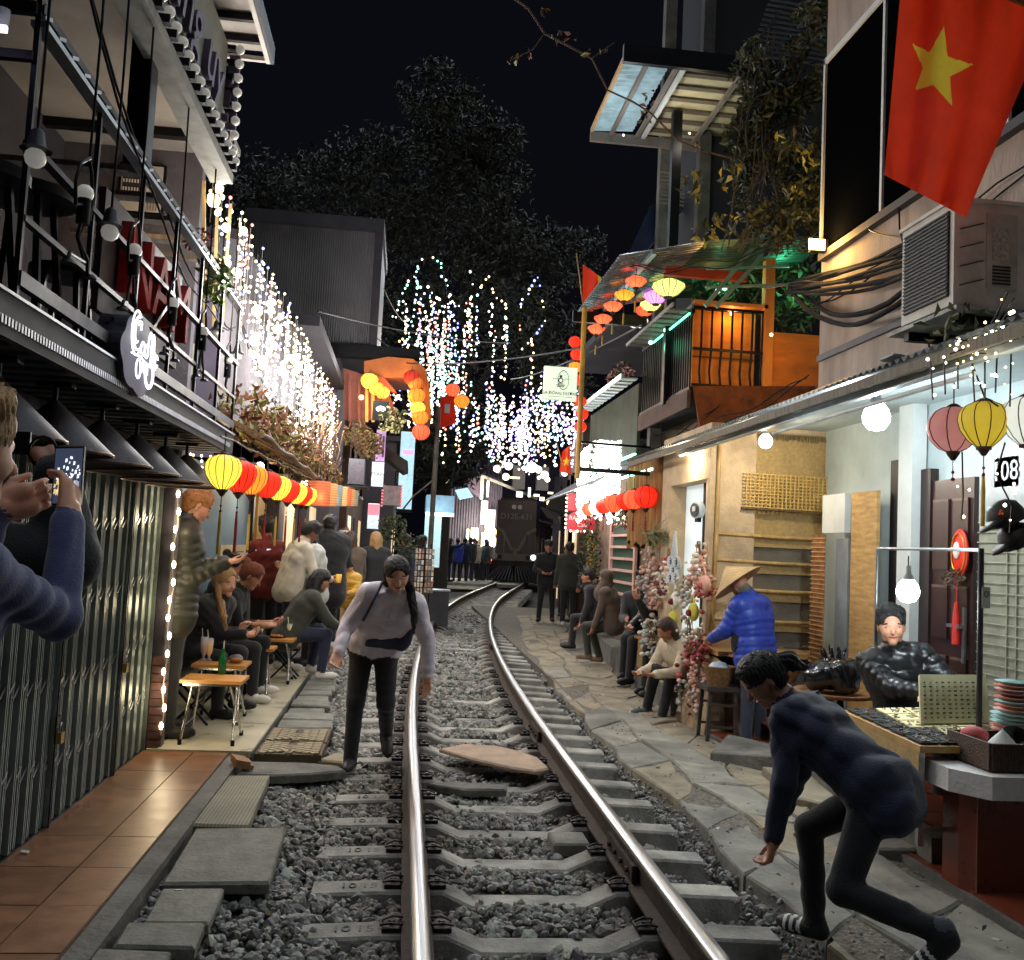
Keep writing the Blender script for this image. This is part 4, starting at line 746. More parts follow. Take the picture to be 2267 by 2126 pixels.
# air conditioner on the beige wall
ac = thing('air_conditioner', (2.95, 4.83, 2.98), 'weathered outdoor air conditioner unit on the beige wall', 'air conditioner'); acm = M('ac_white', S(206, 202, 192), .6, var=.2, scale=4)
B1('case', acm, ac, 2.77, 3.18, 4.58, 5.1, 3.0, 3.55); B1('lid', acm, ac, 2.755, 3.2, 4.565, 5.115, 3.55, 3.57); gr_ = B1('grille_back', M('ac_dark', S(24, 24, 26), .7), ac, 2.76, 2.77, 4.62, 5.06, 3.05, 3.51)
for k in range(22): B1('fin', M('ac_fin', S(80, 78, 74), .5, .3), gr_, 2.752, 2.76, 4.62, 5.06, 3.055+.021*k, 3.062+.021*k)
B1('side_panel', M('ac_panel', S(184, 178, 164), .6, var=.25), ac, 2.95, 3.12, 4.572, 4.58, 3.1, 3.5); B1('rating_label', M('ac_label', S(180, 174, 160), .7, var=.4, scale=50), ac, 2.98, 3.07, 4.568, 4.572, 3.25, 3.42)
for k in range(6): B1('vent_slot', MATS['ac_dark'], ac, 2.98, 3.08, 4.567, 4.572, 3.12+.018*k, 3.128+.018*k)
for k in range(4): MB().beam((2.8, 4.572, 3.1+.1*k), (2.93, 4.57, 3.14+.1*k), .006).build('louvre', MATS['ac_fin'], ac)
B1('board', M('mottled_board', S(176, 178, 170), .7, var=.5, scale=5), ac, 2.74, 3.3, 4.5, 5.2, 2.955, 2.975); MB().beam((2.78, 4.6, 2.93), (3.34, 4.6, 2.93), .05).build('bracket', black, ac); MB().beam((2.78, 5.06, 2.93), (3.34, 5.06, 2.93), .05).build('bracket', black, ac)
# cables along the wall
cb = thing('cable_bundle', (3.25, 6, 3.6), 'bundle of black power cables sagging along the beige wall', 'cable')
for k in range(9):
    a = Vector((3.22+.01*k, 7.9, 3.98+.015*k)); b = Vector((3.1, 5.1, 3.42+.03*k)); sag = random.uniform(.02, .12)+(.35 if k in (3, 6) else 0); MB().tube([a.lerp(b, q/12)-Vector((0, 0, sag*4*(q/12)*(1-q/12)))+Vector((.02*math.sin(q+k), 0, 0)) for q in range(13)], .014 if k % 3 else .02, 6).build('cable', M('rubber', S(26, 25, 26), .8, var=.1, spec=.15), cb)
for a, b in (((3.28, 6.6, 4.15), (3.28, 5.3, 3.5)), ((3.28, 6.1, 4.1), (3.28, 5.6, 2.95)), ((3.1, 8.2, 4.1), (3.26, 7.2, 3.9))): MB().tube([Vector(a).lerp(Vector(b), q/8)+Vector((0, .06*math.sin(q), 0)) for q in range(9)], .007, 5).build('loose_wire', black, cb)
# flag
def cloth_flag(name, label, corners, Y0, nx, ny, fold, star, mats, inward=0.):
    (ax, ay), (bx_, by), (cx_, cy_), (dx, dy) = corners; V = []; mi = []
    for j in range(ny+1):
        for i in range(nx+1):
            u, v = i/nx, j/ny; px = (1-v)*((1-u)*ax+u*bx_)+v*((1-u)*dx+u*cx_); py = (1-v)*((1-u)*ay+u*by)+v*((1-u)*dy+u*cy_); V.append(atY(px, py, Y0+fold(u, v)))
    Fc = []
    def inside(x, y, poly):
        r = False
        for k in range(len(poly)):
            (x1, y1), (x2, y2) = poly[k], poly[k-1]
            if (y1 > y) != (y2 > y) and x < (x2-x1)*(y-y1)/(y2-y1)+x1: r = not r
        return r
    for j in range(ny):
        for i in range(nx):
            Fc.append((j*(nx+1)+i, j*(nx+1)+i+1, (j+1)*(nx+1)+i+1, (j+1)*(nx+1)+i)); u, v = (i+.5)/nx, (j+.5)/ny
            px = (1-v)*((1-u)*ax+u*bx_)+v*((1-u)*dx+u*cx_); py = (1-v)*((1-u)*ay+u*by)+v*((1-u)*dy+u*cy_); mi.append(1 if inside(px, py, star) else 0)
    return V, Fc, mi
redf = M('flag_red', S(240, 64, 28), .8, var=.1, scale=4, trans=.3, sheen=.2); yelf = M('flag_yellow', S(238, 214, 70), .8, var=.1, scale=6, trans=.3)
fold = lambda u, v: .05*math.sin(u*9+v*1.5)*(.35+.65*v)*(1-u*.4)+.03*math.sin(u*17-v*3)+.16*u+.04*math.sin(v*5)
star = [(2090, 58), (2098, 126), (2155, 143), (2103, 170), (2108, 235), (2066, 188), (2026, 200), (2043, 150), (2020, 97), (2058, 116)]
V, Fc, mi = cloth_flag('flag', '', ((2000, -90), (2330, 30), (2138, 482), (1958, 388)), 4.1, 180, 200, fold, star, None)
fo = thing('national_flag', (2.4, 4.2, 3.2), 'large red flag with yellow star hanging from the beige house', 'flag'); me = mesh_np('cloth', np.array(V)-np.array(wl(fo)), Fc, [redf, yelf], mi, True); put('cloth', me, wl(fo), fo)
MB().cyl(atY(2000, -95, 4.1), atY(2360, 45, 4.25), .012, n=8).build('pole', M('flag_pole', S(150, 110, 70), .5), fo)
# ivy and flood lamp at the end of the beige house
ivm = [M('ivy_dark', S(38, 48, 30), .6, var=.3), M('ivy_mid', S(54, 64, 36), .6, var=.3), M('ivy_olive', S(82, 82, 42), .6, var=.3)]
iv = thing('ivy_mass', (3.2, 8, 4), 'mass of dark ivy hanging down beside the black window', 'plant')
for k, (px, py, Yd, rx, rz, n, s) in enumerate(((1740, 180, 8.2, .45, .55, 900, .1), (1700, 300, 8.3, .42, .5, 900, .1), (1770, 400, 8.0, .35, .55, 900, .09), (1650, 340, 8.4, .25, .35, 260, .1), (1780, 500, 7.9, .28, .3, 600, .08), (1700, 480, 8.2, .4, .35, 420, .08), (1820, 60, 7.9, .35, .4, 400, .1), (1660, 140, 8.6, .2, .2, 80, .1))):
    c = atY(px, py, Yd); leaves('foliage', iv, n, c, (rx, .4, rz), s, ivm, seed=40+k, clump=14)
yl2 = [M('yellow_leaf', S(170, 158, 60), .6, var=.25)]
for k, (px, py) in enumerate(((1740, 260+60), (1530, 415), (1620, 390), (1795, 350), (1765, 430), (1600, 500), (1560, 520))): leaves('hanging_leaves', iv, 22, atY(px, py, 7.7), (.12, .1, .12), .1, yl2+ivm[1:], seed=60+k, up=1.2)
m = MB()
for k in range(14):
    a = atY(1720+random.uniform(-60, 60), 60+random.uniform(0, 60), 8.1); b = atY(1720+random.uniform(-120, 90), 560, 8.0); m.tube([a.lerp(b, q/8)+Vector((random.uniform(-.05, .05), random.uniform(-.06, .06), 0)) for q in range(9)], .006, 4)
m.build('stems', M('stem', S(64, 54, 40), .9), iv)
fl_ = thing('flood_lamp', (3.2, 7.5, 4.2), 'glowing orange flood lamp at the corner of the beige house', 'lamp'); c = atX(1812, 545, 3.2); MB().box(c, (.14, .06, .1)).build('housing', black, fl_); MB().box(c-Vector((.03, .035, 0)), (.13, .012, .085)).build('glass', EM('flood_e', (1, .62, .16), 22), fl_); lamp('flood_light', c-Vector((.06, .16, .02)), 20, (1, .55, .14), .05, fl_); lamp('flood_light', c+Vector((-.12, .3, .0)), 7, (1, .55, .14), .05, fl_)
# twig with a few leaves across the sky
tw = thing('bare_twig', (2.6, 7, 5), 'thin bare vine twig with few leaves against the night sky', 'twig'); pts = [(1128, -10), (1170, 20), (1205, 75), (1245, 95), (1310, 130), (1345, 200), (1400, 225), (1440, 250), (1500, 310), (1560, 335), (1620, 350)]
P_ = [atY(a, b, 6.6+.15*k) for k, (a, b) in enumerate(pts)]; MB().tube(P_, .008, 5).build('stem', M('twig_dark', S(84, 68, 56), .9), tw)
MB().tube([atY(*q, 6.8) for q in ((1205, 75), (1180, 110), (1130, 135))], .005, 4).build('stem', MATS['twig_dark'], tw); MB().tube([atY(*q, 7.0) for q in ((1310, 130), (1345, 105), (1360, 95))], .004, 4).build('stem', MATS['twig_dark'], tw)
for k, (a, b, n) in enumerate(((1140, 130, 5), (1170, 125, 3), (1235, 80, 4), (1260, 85, 3), (1290, 118, 3), (1345, 115, 2), (1205, 30, 3), (1422, 240, 4), (1440, 215, 5), (1430, 262, 3), (1545, 320, 4))): leaves('leaf', tw, n, atY(a, b, 6.9), (.06, .05, .05), .07, [M('pale_leaf', S(150, 140, 90), .7), dry[0], dry[1]], seed=80+k)
# ---------------- upper canopy and the tall house behind
th = thing('tall_house', (4.2, 13, 0), 'tall dark grey house rising behind the balconies', 'building')
B1('wall', M('slate_wall', S(34, 35, 42), .9, var=.2, scale=1.5), th, 3.5, 6, 11.5, 12.6, 3, 10.5); B1('corner_post', M('corner_post', S(80, 78, 74), .8, var=.3), th, 3.45, 3.6, 11.4, 11.55, 3, 10.5); B1('corner_post', concd, th, 3.05, 3.2, 11.8, 11.95, 3, 9.6)
gb = thing('window_cage', (3.9, 9.9, 7), 'dark iron window cage high on the tall house', 'grille')
for k in range(12): MB().beam(atY(1660+4*k, 120-11*k, 9.6), atY(1860, 150-11*k, 9.0), .02).build('bar', M('cage_iron', S(60, 62, 66), .6, .5), gb)
for k in range(4): MB().beam(atY(1660+60*k, 115, 9.5), atY(1760+40*k, -20, 9.5), .025).build('bar', MATS['cage_iron'], gb)
uc = thing('upper_canopy', (2.9, 9.9, 6.2), 'raised roof canopy with pale corrugated panels and cream boards', 'canopy'); A, Bq = atX(1312, 300, 2.1), atX(1388, 112, 2.1); zc = (A.z+Bq.z)/2; y0, y1 = Bq.y, A.y
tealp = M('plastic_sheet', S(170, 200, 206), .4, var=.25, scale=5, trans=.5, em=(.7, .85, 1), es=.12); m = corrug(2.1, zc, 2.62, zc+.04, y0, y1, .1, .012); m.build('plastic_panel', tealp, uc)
B1('cream_board', M('cream_board', S(196, 186, 150), .8, var=.12), uc, 2.78, 3.75, y0+.2, y1+.1, zc+.06, zc+.08)
for k in range(6): B1('board_slat', M('brown_slat', S(104, 94, 80), .8), uc, 2.78, 3.75, y0+.28+.29*k, y0+.36+.29*k, zc+.03, zc+.057)
for x in (2.32, 2.66, 2.74, 3.4): B1('purlin', M('purlin', S(120, 112, 104), .7) if x != 2.74 else whitew, uc, x, x+.05, y0, y1+.05, zc-.04, zc+.0)
B1('edge_beam', black, uc, 2.05, 3.8, y0-.08, y0-.02, zc-.1, zc+.1); B1('edge_beam', MATS['purlin'], uc, 2.08, 3.6, y1+.02, y1+.08, zc-.12, zc+.0); B1('edge_trim', MATS['pale_cane'], uc, 2.07, 2.1, y0, y1, zc-.02, zc+.03)
MB().beam((3.0, 10.9, 3.4), (3.0, 10.9, zc), .11).build('post', black, uc); lamp('canopy_glow', (2.3, (y0+y1)/2, zc-.5), 7, (.85, .95, 1), .1, uc); lamp('canopy_glow', (3.1, (y0+y1)/2, zc-.4), 4, (1, .9, .7), .1, uc)
for p in ((2.3, (y0+y1)/2, zc-.45), (3.1, (y0+y1)/2, zc-.35)): MB().ball(p, .012, 8).build('bulb', LW, uc)  # bulbs added, kept tiny, as a source for the canopy lamps
tpn = thing('blue_tarpaulin', (2.9, 12, 5.4), 'dark blue tarpaulin stretched beside the green lit canopy', 'tarpaulin'); q = [atY(1440, 455, 12), atY(1510, 440, 12.3), atY(1560, 410, 12.4), atY(1420, 570, 11.9), atY(1390, 565, 11.8)]; MB().prism(q, (.02, .05, .02)).build('sheet', M('tarp', S(44, 54, 88), .6, var=.2), tpn)
fan_ = thing('louvred_vent', (3, 11.6, 6), 'slatted louvre box hanging on the tall house', 'vent'); c = atY(1487, 418, 11.6)
for k in range(9): MB().box(c+Vector((0, 0, .2-.05*k)), (.34, .04, .025), Euler((.5, .05, 0))).build('slat', M('vent_slat', S(100, 96, 84), .7), fan_)
# ---------------- balcony house with green light
bh = thing('balcony_house', (3.4, 11, 0), 'old balcony house lit green and orange with lanterns under its roof', 'building')
B1('ground_wall', M('bh_wall', S(120, 100, 84), .9, var=.3), bh, 3.42, 4.5, 10.7, 16.9, 0, 3.4); B1('far_wall', MATS['bh_wall'], bh, 4.35, 5, 16.9, 20, 0, 3.4); B1('floor_slab', dkwall, bh, 3.02, 6, 10.02, 13.5, 3.3, 3.46)
B1('ply_wall', orangew, bh, 3.1, 3.82, 10.25, 10.29, 3.46, 4.4); B1('ply_wall', orangew, bh, 3.86, 4.6, 10.0, 10.04, 3.3, 4.15); B1('wood_post', M('gold_post', S(200, 130, 60), .6, var=.2, stretch=(1, 1, .3)), bh, 3.82, 3.93, 9.97, 10.07, 3.3, 5.0)
q = [atY(1535, 855, 9.97), atY(1805, 855, 9.97), atY(1808, 890, 9.97), atY(1700, 910, 9.97), atY(1550, 948, 9.97)]; MB().prism(q, (0, .04, 0)).build('rust_fascia', rustp, bh); B1('ply_seam', M('ply_seam', S(110, 66, 24), .8), bh, 3.1, 3.82, 10.243, 10.25, 3.86, 3.875)
rl2 = thing('balcony_rail', (3.02, 11, 3.46), 'black barred balcony railing with flower tray above the green light', 'railing')
for k in range(24): B1('bar', black, rl2, 3.01, 3.03, 10.05+.09*k, 10.068+.09*k, 3.44, 4.3)
for z in (3.44, 4.3): B1('rail', black, rl2, 3.0, 3.04, 10, 12.2, z, z+.04)
for k in range(7): MB().tube([(3.12+.115*k, 10.0, 3.5), (3.1+.115*k, 9.99, 3.65), (3.12+.115*k, 10, 3.9), (3.12+.115*k, 10, 4.36)], .014, 6).build('bar', black, rl2)
for z in (3.5, 3.9, 4.36): B1('rail', black, rl2, 3.02, 3.84, 9.985, 10.01, z-.015, z+.015)
B1('top_board', M('rail_wood', S(190, 130, 70), .6), rl2, 3.02, 3.86, 9.97, 10.08, 4.4, 4.44); B1('led_strip', EM('green_led', (.15, .9, .55), 3), rl2, 2.985, 3.0, 10.05, 11.6, 4.29, 4.31)
for k in range(9): B1('tray_slab', MATS['grey_plank'], rl2, 2.78, 3.0, 10.1+.23*k, 10.24+.23*k, 4.34, 4.36)
for x in (2.78, 3.0): B1('tray_edge', MATS['gutter_grey'], rl2, x, x+.02, 10.0, 12.2, 4.36, 4.4)
B1('fascia_board', M('fascia_brown', S(84, 64, 54), .8, var=.3), bh, 2.98, 3.02, 10.0, 12.2, 3.24, 3.44)
for y in (10.9, 11.6): MB().ball((2.96, y, 4.3), .03, 8).build('green_bulb', LG, rl2)
lamp('green_glow', (2.9, 10.9, 4.1), 3, (.15, 1, .55), .1, rl2)
gp = thing('balcony_jungle', (4.2, 10.3, 4.1), 'potted plants glowing green under a green lamp on the balcony', 'plant'); leaves('foliage', gp, 420, (4.25, 10.4, 4.75), (.45, .3, .5), .16, ivm, seed=91, aspect=.22); leaves('foliage', gp, 260, (3.6, 10.8, 4.95), (.5, .4, .3), .12, ivm, seed=92, aspect=.3)
for p, w_ in (((4.2, 10.0, 4.6), 7), ((3.5, 10.5, 4.75), 6), ((3.2, 10.2, 5.05), 4)): lamp('green_light', p, w_, (.12, 1, .5), .06, gp)
for p in ((4.2, 9.98, 4.72), (3.5, 10.4, 4.72), (3.35, 10.2, 4.62)): MB().ball(p, .03, 10).build('green_bulb', LG, gp)
lamp('orange_light', (3.5, 10.12, 4.3), 3.2, (1, .5, .12), .05, bh); lamp('orange_light', (3.6, 9.4, 3.9), 9, (1, .5, .12), .1, bh)
for p in ((3.5, 10.16, 4.36), (3.7, 9.45, 3.98)): MB().ball(p, .02, 8).build('added_orange_bulb', LY, bh)  # bulbs added as a source for the two orange lamps
c2 = thing('lower_canopy', (2.9, 10.5, 4.5), 'corrugated canopy over the lantern balcony with red beam and green braces', 'canopy'); ea, eb = atX(1278, 690, 2.0), atX(1372, 567, 2.0); zc = (ea.z+eb.z)/2
m = corrug(2.0, zc, 2.9, zc+.22, eb.y, ea.y, .09, .016); m.build('sheet', M('shiny_sheet', S(150, 158, 170), .25, .7, var=.3, scale=6), c2); m = corrug(2.9, zc+.23, 4.3, zc+.4, eb.y, ea.y, .09, .014); m.build('sheet', M('green_sheet', S(60, 96, 84), .35, .4, var=.3), c2)
B1('red_beam', M('red_beam', S(170, 62, 26), .6), c2, 2.6, 3.5, eb.y+.45, eb.y+.52, zc-.02, zc+.08); MB().beam((2.35, eb.y-.03, zc+.06), (2.35, ea.y, zc+.06), .05).build('purlin', corr, c2)
for k in range(2): MB().beam((3.0+.12*k, eb.y+.3, 4.25), (3.75+.2*k, eb.y+.35, 5.25), .04).build('brace', M('pale_green_metal', S(140, 175, 160), .5, .4), c2)
for z in (4.5, 4.7): MB().beam((3.0, eb.y+.3, z-.05), (3.9, eb.y+.3, z+.05), .025).build('brace', MATS['pale_green_metal'], c2)
B1('end_beam', black, c2, 1.95, 2.9, ea.y, ea.y+.06, zc-.12, zc+.02)
sp_ = thing('sign_pole', (2.03, 11.3, 2.5), 'yellow pole carrying a square cafe sign and the canopy corner', 'pole'); pA, pB = atX(1286, 715, 2.05), atX(1250, 1075, 2.05); pA.y = pB.y = 11.35
MB().beam((2.05, 11.35, 2.62), (2.98, 11.5, 2.62), .05).build('wall_arm', black, sp_); MB().beam((2.05, 11.35, 2.95), (2.98, 11.5, 2.95), .03).build('wall_arm', black, sp_); MB().cyl((2.05, 11.35, 2.5), (2.05, 11.35, zc), .032, n=10).build('post', M('pole_yellow', S(196, 148, 60), .5, var=.15), sp_)
sb = thing('station_sign', (1.85, 11.3, 3.2), 'square backlit sign with a steam engine and the words GA DONG DUONG', 'sign'); c = atY(1240, 850, 11.3); s_ = .205
def signbox(o, c, w, h, y, frame, face): MB().box((c.x, y, c.z), (w*2, .05, h*2)).build('frame', frame, o); MB().box((c.x, y-.028, c.z), (w*1.9, .01, h*1.9)).build('face', face, o)
signbox(sb, c, s_, s_, 11.3, M('sign_frame', S(190, 205, 190), .4, em=(.8, 1, .85), es=.35), M('sign_face', S(205, 218, 190), .5, var=.08, em=(.85, 1, .8), es=.62))
ink = M('sign_ink', S(24, 30, 24), .6, var=0); yq = 11.26
MB().tube([(c.x+.115*math.cos(a), yq, c.z+.04+.115*math.sin(a)) for a in [2*pi*k/28 for k in range(28)]], .005, 5, close=True).build('ring', ink, sb); text('lettering', 'GA ĐÔNG DƯƠNG', ink, .052, (c.x, yq, c.z-.125), (1, 0, 0), (0, 0, 1), sb, .002); sb.children[-1].scale = (.58, 1.25, 1)
MB().cyl((c.x, yq+.005, c.z+.035), (c.x, yq-.004, c.z+.035), .032, n=16).build('engine', ink, sb); MB().cyl((c.x, yq+.004, c.z+.035), (c.x, yq-.007, c.z+.035), .02, n=14).build('engine', MATS['sign_face'], sb); MB().cyl((c.x, yq+.005, c.z+.085), (c.x, yq-.004, c.z+.085), .016, n=12).build('engine', ink, sb); B1('engine', ink, sb, c.x-.007, c.x+.007, yq-.004, yq, c.z+.06, c.z+.085)
for k, w_ in enumerate((.035, .055, .045)): B1('engine', ink, sb, c.x-w_, c.x+w_, yq-.004, yq, c.z-.012-.016*k, c.z-.003-.016*k)
B1('line', ink, sb, c.x-.15, c.x+.15, yq-.003, yq, c.z-.168, c.z-.164)
for sgn in (-1, 1): MB().tube([(c.x+sgn*.04, yq, c.z+.05), (c.x+sgn*.075, yq, c.z+.06), (c.x+sgn*.1, yq, c.z+.045)], .003, 4).build('cloud', ink, sb)
# lanterns under the lower canopy
L1 = [(1408, 625, 'salmon'), (1382, 655, 'orange'), (1357, 680, 'salmon'), (1335, 708, 'salmon'), (1320, 730, 'salmon')]; n1 = ['highest and nearest', 'second', 'middle', 'fourth', 'lowest and farthest']
for k, (px, py, col) in enumerate(L1): p = atX(px, py, 2.32); p.z -= .06; lantern(p, .115, col, FLAT, 'flat orange red silk lantern, %s of the five along the canopy edge' % n1[k], 'flat lanterns along the canopy edge', (tas_y, 1.2), 1.6, 10)
L2 = [(1480, 640, 'lime', .19), (1452, 660, 'violet', .15), (1440, 678, 'lime', .13), (1427, 690, 'salmon', .13), (1410, 715, 'white', .15)]; n2 = ['large pale lime', 'violet', 'small lime', 'small orange red', 'pale white']
for k, (px, py, col, r_) in enumerate(L2): p = atX(px, py, 2.85); p.z -= r_*.5; lantern(p, r_, col, FLAT, '%s silk lantern in the inner row above the balcony tray' % n2[k], 'silk lanterns in the inner row', None, 1.2, 14)
# small flags
for nm, lab_, cs, Yq, st_ in (('small_flag', 'narrow red flag on a stick above the canopy corner', ((1290, 585), (1332, 615), (1312, 690), (1290, 700)), 13., [(1322, 608), (1332, 615), (1326, 630)]), ('small_flag', 'red flag with yellow star hanging on the yellow pole', ((1245, 1000), (1262, 985), (1264, 1050), (1238, 1045)), 12.2, [(1254, 1010), (1257, 1018), (1264, 1019), (1258, 1024), (1260, 1033), (1254, 1027), (1248, 1032), (1250, 1024), (1245, 1019), (1252, 1018)])):
    V, Fc, mi = cloth_flag('', '', cs, Yq, 24, 24, lambda u, v: .05*math.sin(u*6+v), st_, None); o = thing(nm, V[0], lab_, 'flag'); put('cloth', mesh_np('cloth', np.array(V)-np.array(wl(o)), Fc, [redf, yelf], mi, True), wl(o), o); MB().cyl(atY(cs[0][0]-14, cs[0][1]-24, Yq), atY(cs[0][0]+4, cs[3][1], Yq), .008, n=6).build('stick', bamboo, o)
# string of red lanterns behind the pole
for k in range(7):
    p = atY(1272+4*(k % 2)+(12 if k > 3 else 0), 770+28*k+(20 if k > 3 else 0), 12.6); lantern(p, .085, 'orange' if k == 2 else 'red', ROUND, 'round %s lantern in the string behind the yellow pole, %s from the top' % ('orange' if k == 2 else 'red', ['first', 'second', 'third', 'fourth', 'fifth', 'sixth', 'seventh'][k]), 'lantern string behind the yellow pole', None, .8, 8, .08)
# ---------------- second balcony further along, with LED strip
sbk = thing('second_balcony', (3.2, 13.5, 3), 'corrugated second balcony with green light strip beyond the railing', 'balcony')
B1('side_sheet', M('rust_sheet', S(74, 82, 66), .7, .2, var=.4, scale=4, wave=('Y', 14, 1, .5)), sbk, 3.0, 3.04, 12.3, 15.6, 2.95, 3.9); B1('floor', dkwall, sbk, 3.0, 4, 12.3, 15.6, 2.85, 2.95); B1('led_strip', EM('green_led2', (.3, 1, .7), 6), sbk, 2.97, 3.0, 12.3, 15.6, 2.93, 2.955); lamp('green_glow', (2.85, 13.8, 2.75), 4, (.3, 1, .7), .2, sbk)
for k in range(12): B1('tray_slab', whitew, sbk, 2.75, 2.98, 12.3+.27*k, 12.45+.27*k, 3.95, 3.97)
B1('tray_edge', silver, sbk, 2.73, 2.75, 12.2, 15.6, 3.93, 4.0); B1('roof', dkwall, sbk, 2.6, 4.5, 12.3, 16, 4.7, 4.8)
leaves('flowers', sbk, 160, (2.88, 12.9, 4.12), (.15, .5, .14), .07, [ivm[1], M('pale_flower', S(200, 150, 140), .7)], seed=97)
# ================================================================ far street
slate = M('far_wall', S(66, 62, 70), .9, var=.25, scale=1.2); brownw = M('far_brown', S(92, 70, 56), .9, var=.3, scale=1.5)
bx1 = thing('corrugated_loft', (-2, 19, 0), 'dark corrugated metal loft rising over the left hand shops', 'building')
c0, c1 = atY(545, 470, 19), atY(846, 515, 19); m = MB(); n_ = 58; V = []
for i in range(n_*4+1):
    x = c0.x+(c1.x-c0.x)*i/(n_*4); d = (.0, .06, .06, 0)[i % 4]; V += [(x, 19+d, 5.5), (x, 19+d, 7.85)]
m.add(V, [(2*i, 2*i+2, 2*i+3, 2*i+1) for i in range(n_*4)]); m.bx(c0.x, c1.x, 19.08, 22, 5.5, 7.84); m.build('sheet_wall', M('dark_corrugated', S(120, 120, 126), .6, .1, var=.25, scale=.8), bx1)
B1('top_flashing', M('flashing', S(64, 64, 70), .6, .4), bx1, c0.x, c1.x+.04, 18.9, 22.1, 7.85, 8.1); B1('corner_trim', dkwall, bx1, c1.x-.12, c1.x+.03, 18.92, 19.0, 5.45, 7.85); B1('base_trim', black, bx1, c0.x, c1.x+.9, 18.85, 19.1, 5.25, 5.5); B1('lower_wall', greyw, bx1, -5, -1.5, 19.1, 22, 0, 5.3)
# left shop houses
for k, (x, y0, y1, z, nm) in enumerate(((-1.75, 13.5, 18.9, 4.6, 'narrow grey shop house past the vine awning'), (-1.35, 22.1, 30, 5.2, 'dim brown shop house behind the blue banner'), (-.4, 30, 40, 4.8, 'far dark shop house before the level crossing'))):
    t = thing('shop_house', (x-2, (y0+y1)/2, 0), nm, 'building', 'shop houses on the left'); B1('wall', (greyw, brownw, slate)[k], t, x-4, x, y0, y1, 0, z); B1('roof', dkwall, t, x-4.2, x+.4, y0-.1, y1+.1, z, z+.15)
    for q in range(3): B1('door', MATS['warm_window'] if q != 1 else slate, t, x, x+.02, y0+.6+q*(y1-y0)/3, y0+.6+q*(y1-y0)/3+1.1, .1, 2.2); wn = B1('window', glassb, t, x, x+.02, y0+.5+q*(y1-y0)/3, y0+1.5+q*(y1-y0)/3, 2.9, 3.9); B1('sill', whitew, wn, x, x+.06, y0+.5+q*(y1-y0)/3, y0+1.5+q*(y1-y0)/3, 2.84, 2.9)
aw2 = thing('orange_awning', (-1, 19, 4.4), 'orange lit curved wooden awning hung with lanterns', 'awning'); owood = M('orange_wood', S(180, 104, 44), .7, var=.3, scale=2)
pA = [atY(806, 800, 18.6), atY(860, 790, 18.6), atY(915, 795, 18.6), atY(940, 815, 18.6), atY(950, 850, 18.6), atY(955, 930, 18.6), atY(945, 930, 18.6), atY(935, 850, 18.6), atY(915, 835, 18.6), atY(806, 838, 18.6)]
MB().prism(pA, (0, 1.6, 0)).build('curved_board', owood, aw2); pB = [atY(760, 815, 18.9), atY(855, 845, 18.9), atY(880, 930, 18.9), atY(760, 930, 18.9)]; MB().prism(pB, (0, .1, 0)).build('back_wall', M('rose_wall', S(140, 84, 70), .8, var=.2), aw2)
for px in (775, 795, 812, 826): MB().beam(atY(px, 830, 18.7), atY(px, 935, 18.7), .06).build('post', yl if px > 800 else M('rose_post', S(120, 66, 60), .7), aw2)
MB().prism([atY(825, 830, 18.5), atY(852, 838, 18.5), atY(878, 870, 18.5), atY(850, 862, 18.5)], (0, .3, .02)).build('red_flap', M('red_flap', S(206, 70, 36), .6), aw2)
lamp('awning_light', atY(880, 880, 18.2), 26, (1, .55, .2), .15, aw2); lamp('awning_light', atY(800, 880, 18.2), 10, (1, .6, .3), .15, aw2)
for p in ((880, 880), (800, 880)): MB().ball(atY(*p, 18.25), .05, 8).build('bulb', LY, aw2)
for k, (px, py, col, r_) in enumerate(((818, 845, 'yellow', .17), (834, 862, 'yellow', .15), (846, 870, 'yellow', .14), (920, 850, 'orange', .15), (922, 878, 'orange', .17), (925, 905, 'yellow', .15), (930, 926, 'orange', .16), (912, 838, 'red', .16), (932, 958, 'salmon', .17), (1002, 865, 'salmon', .15), (1022, 890, 'orange', .16))):
    p = atY(px, py, 18.2 if k < 9 else 19.5); p.z -= r_*.85; lantern(p, r_, col, ROUND, ['large pale yellow ball lantern left of the red flap', 'yellow ball lantern just behind the largest one', 'third yellow ball lantern by the red flap', 'upper orange ball lantern in the hanging column', 'second orange ball lantern in the hanging column', 'yellow ball lantern in the middle of the hanging column', 'orange ball lantern low in the hanging column', 'red lantern at the top of the hanging column', 'glowing red lantern at the foot of the hanging column', 'salmon lantern amid the tree lights', 'orange lantern lower amid the tree lights'][k], 'ball lanterns under the orange awning', None, 2.0, 10, .1)
# lit signboards on the left
def board(px0, py0, px1, py1, Y, label, face, th=.1, nm='shop_sign', par=None):
    a, b = atY(px0, py1, Y), atY(px1, py0, Y); c = (a+b)/2; t = thing(nm, (c.x, Y, a.z), label, 'sign', 'lit shop signs on the left'); w, h = abs(b.x-a.x), abs(b.z-a.z)
    B1('case', black, t, c.x-w/2, c.x+w/2, Y, Y+th, c.z-h/2, c.z+h/2); B1('face', face, t, c.x-w*.46, c.x+w*.46, Y-.012, Y, c.z-h*.46, c.z+h*.46); return t, c, w, h
sf = {k: M('signface_'+k, c, .5, var=.5, scale=9, em=e, es=s) for k, c, e, s in (('white', S(190, 200, 206), (.8, .92, 1), .6), ('pink', S(190, 150, 196), (1, .6, 1), .4), ('red', S(220, 50, 60), (1, .2, .25), 1.3), ('blue', S(150, 205, 225), (.55, .85, 1), .7), ('dusk', S(120, 100, 96), (.5, .4, .4), .2))}
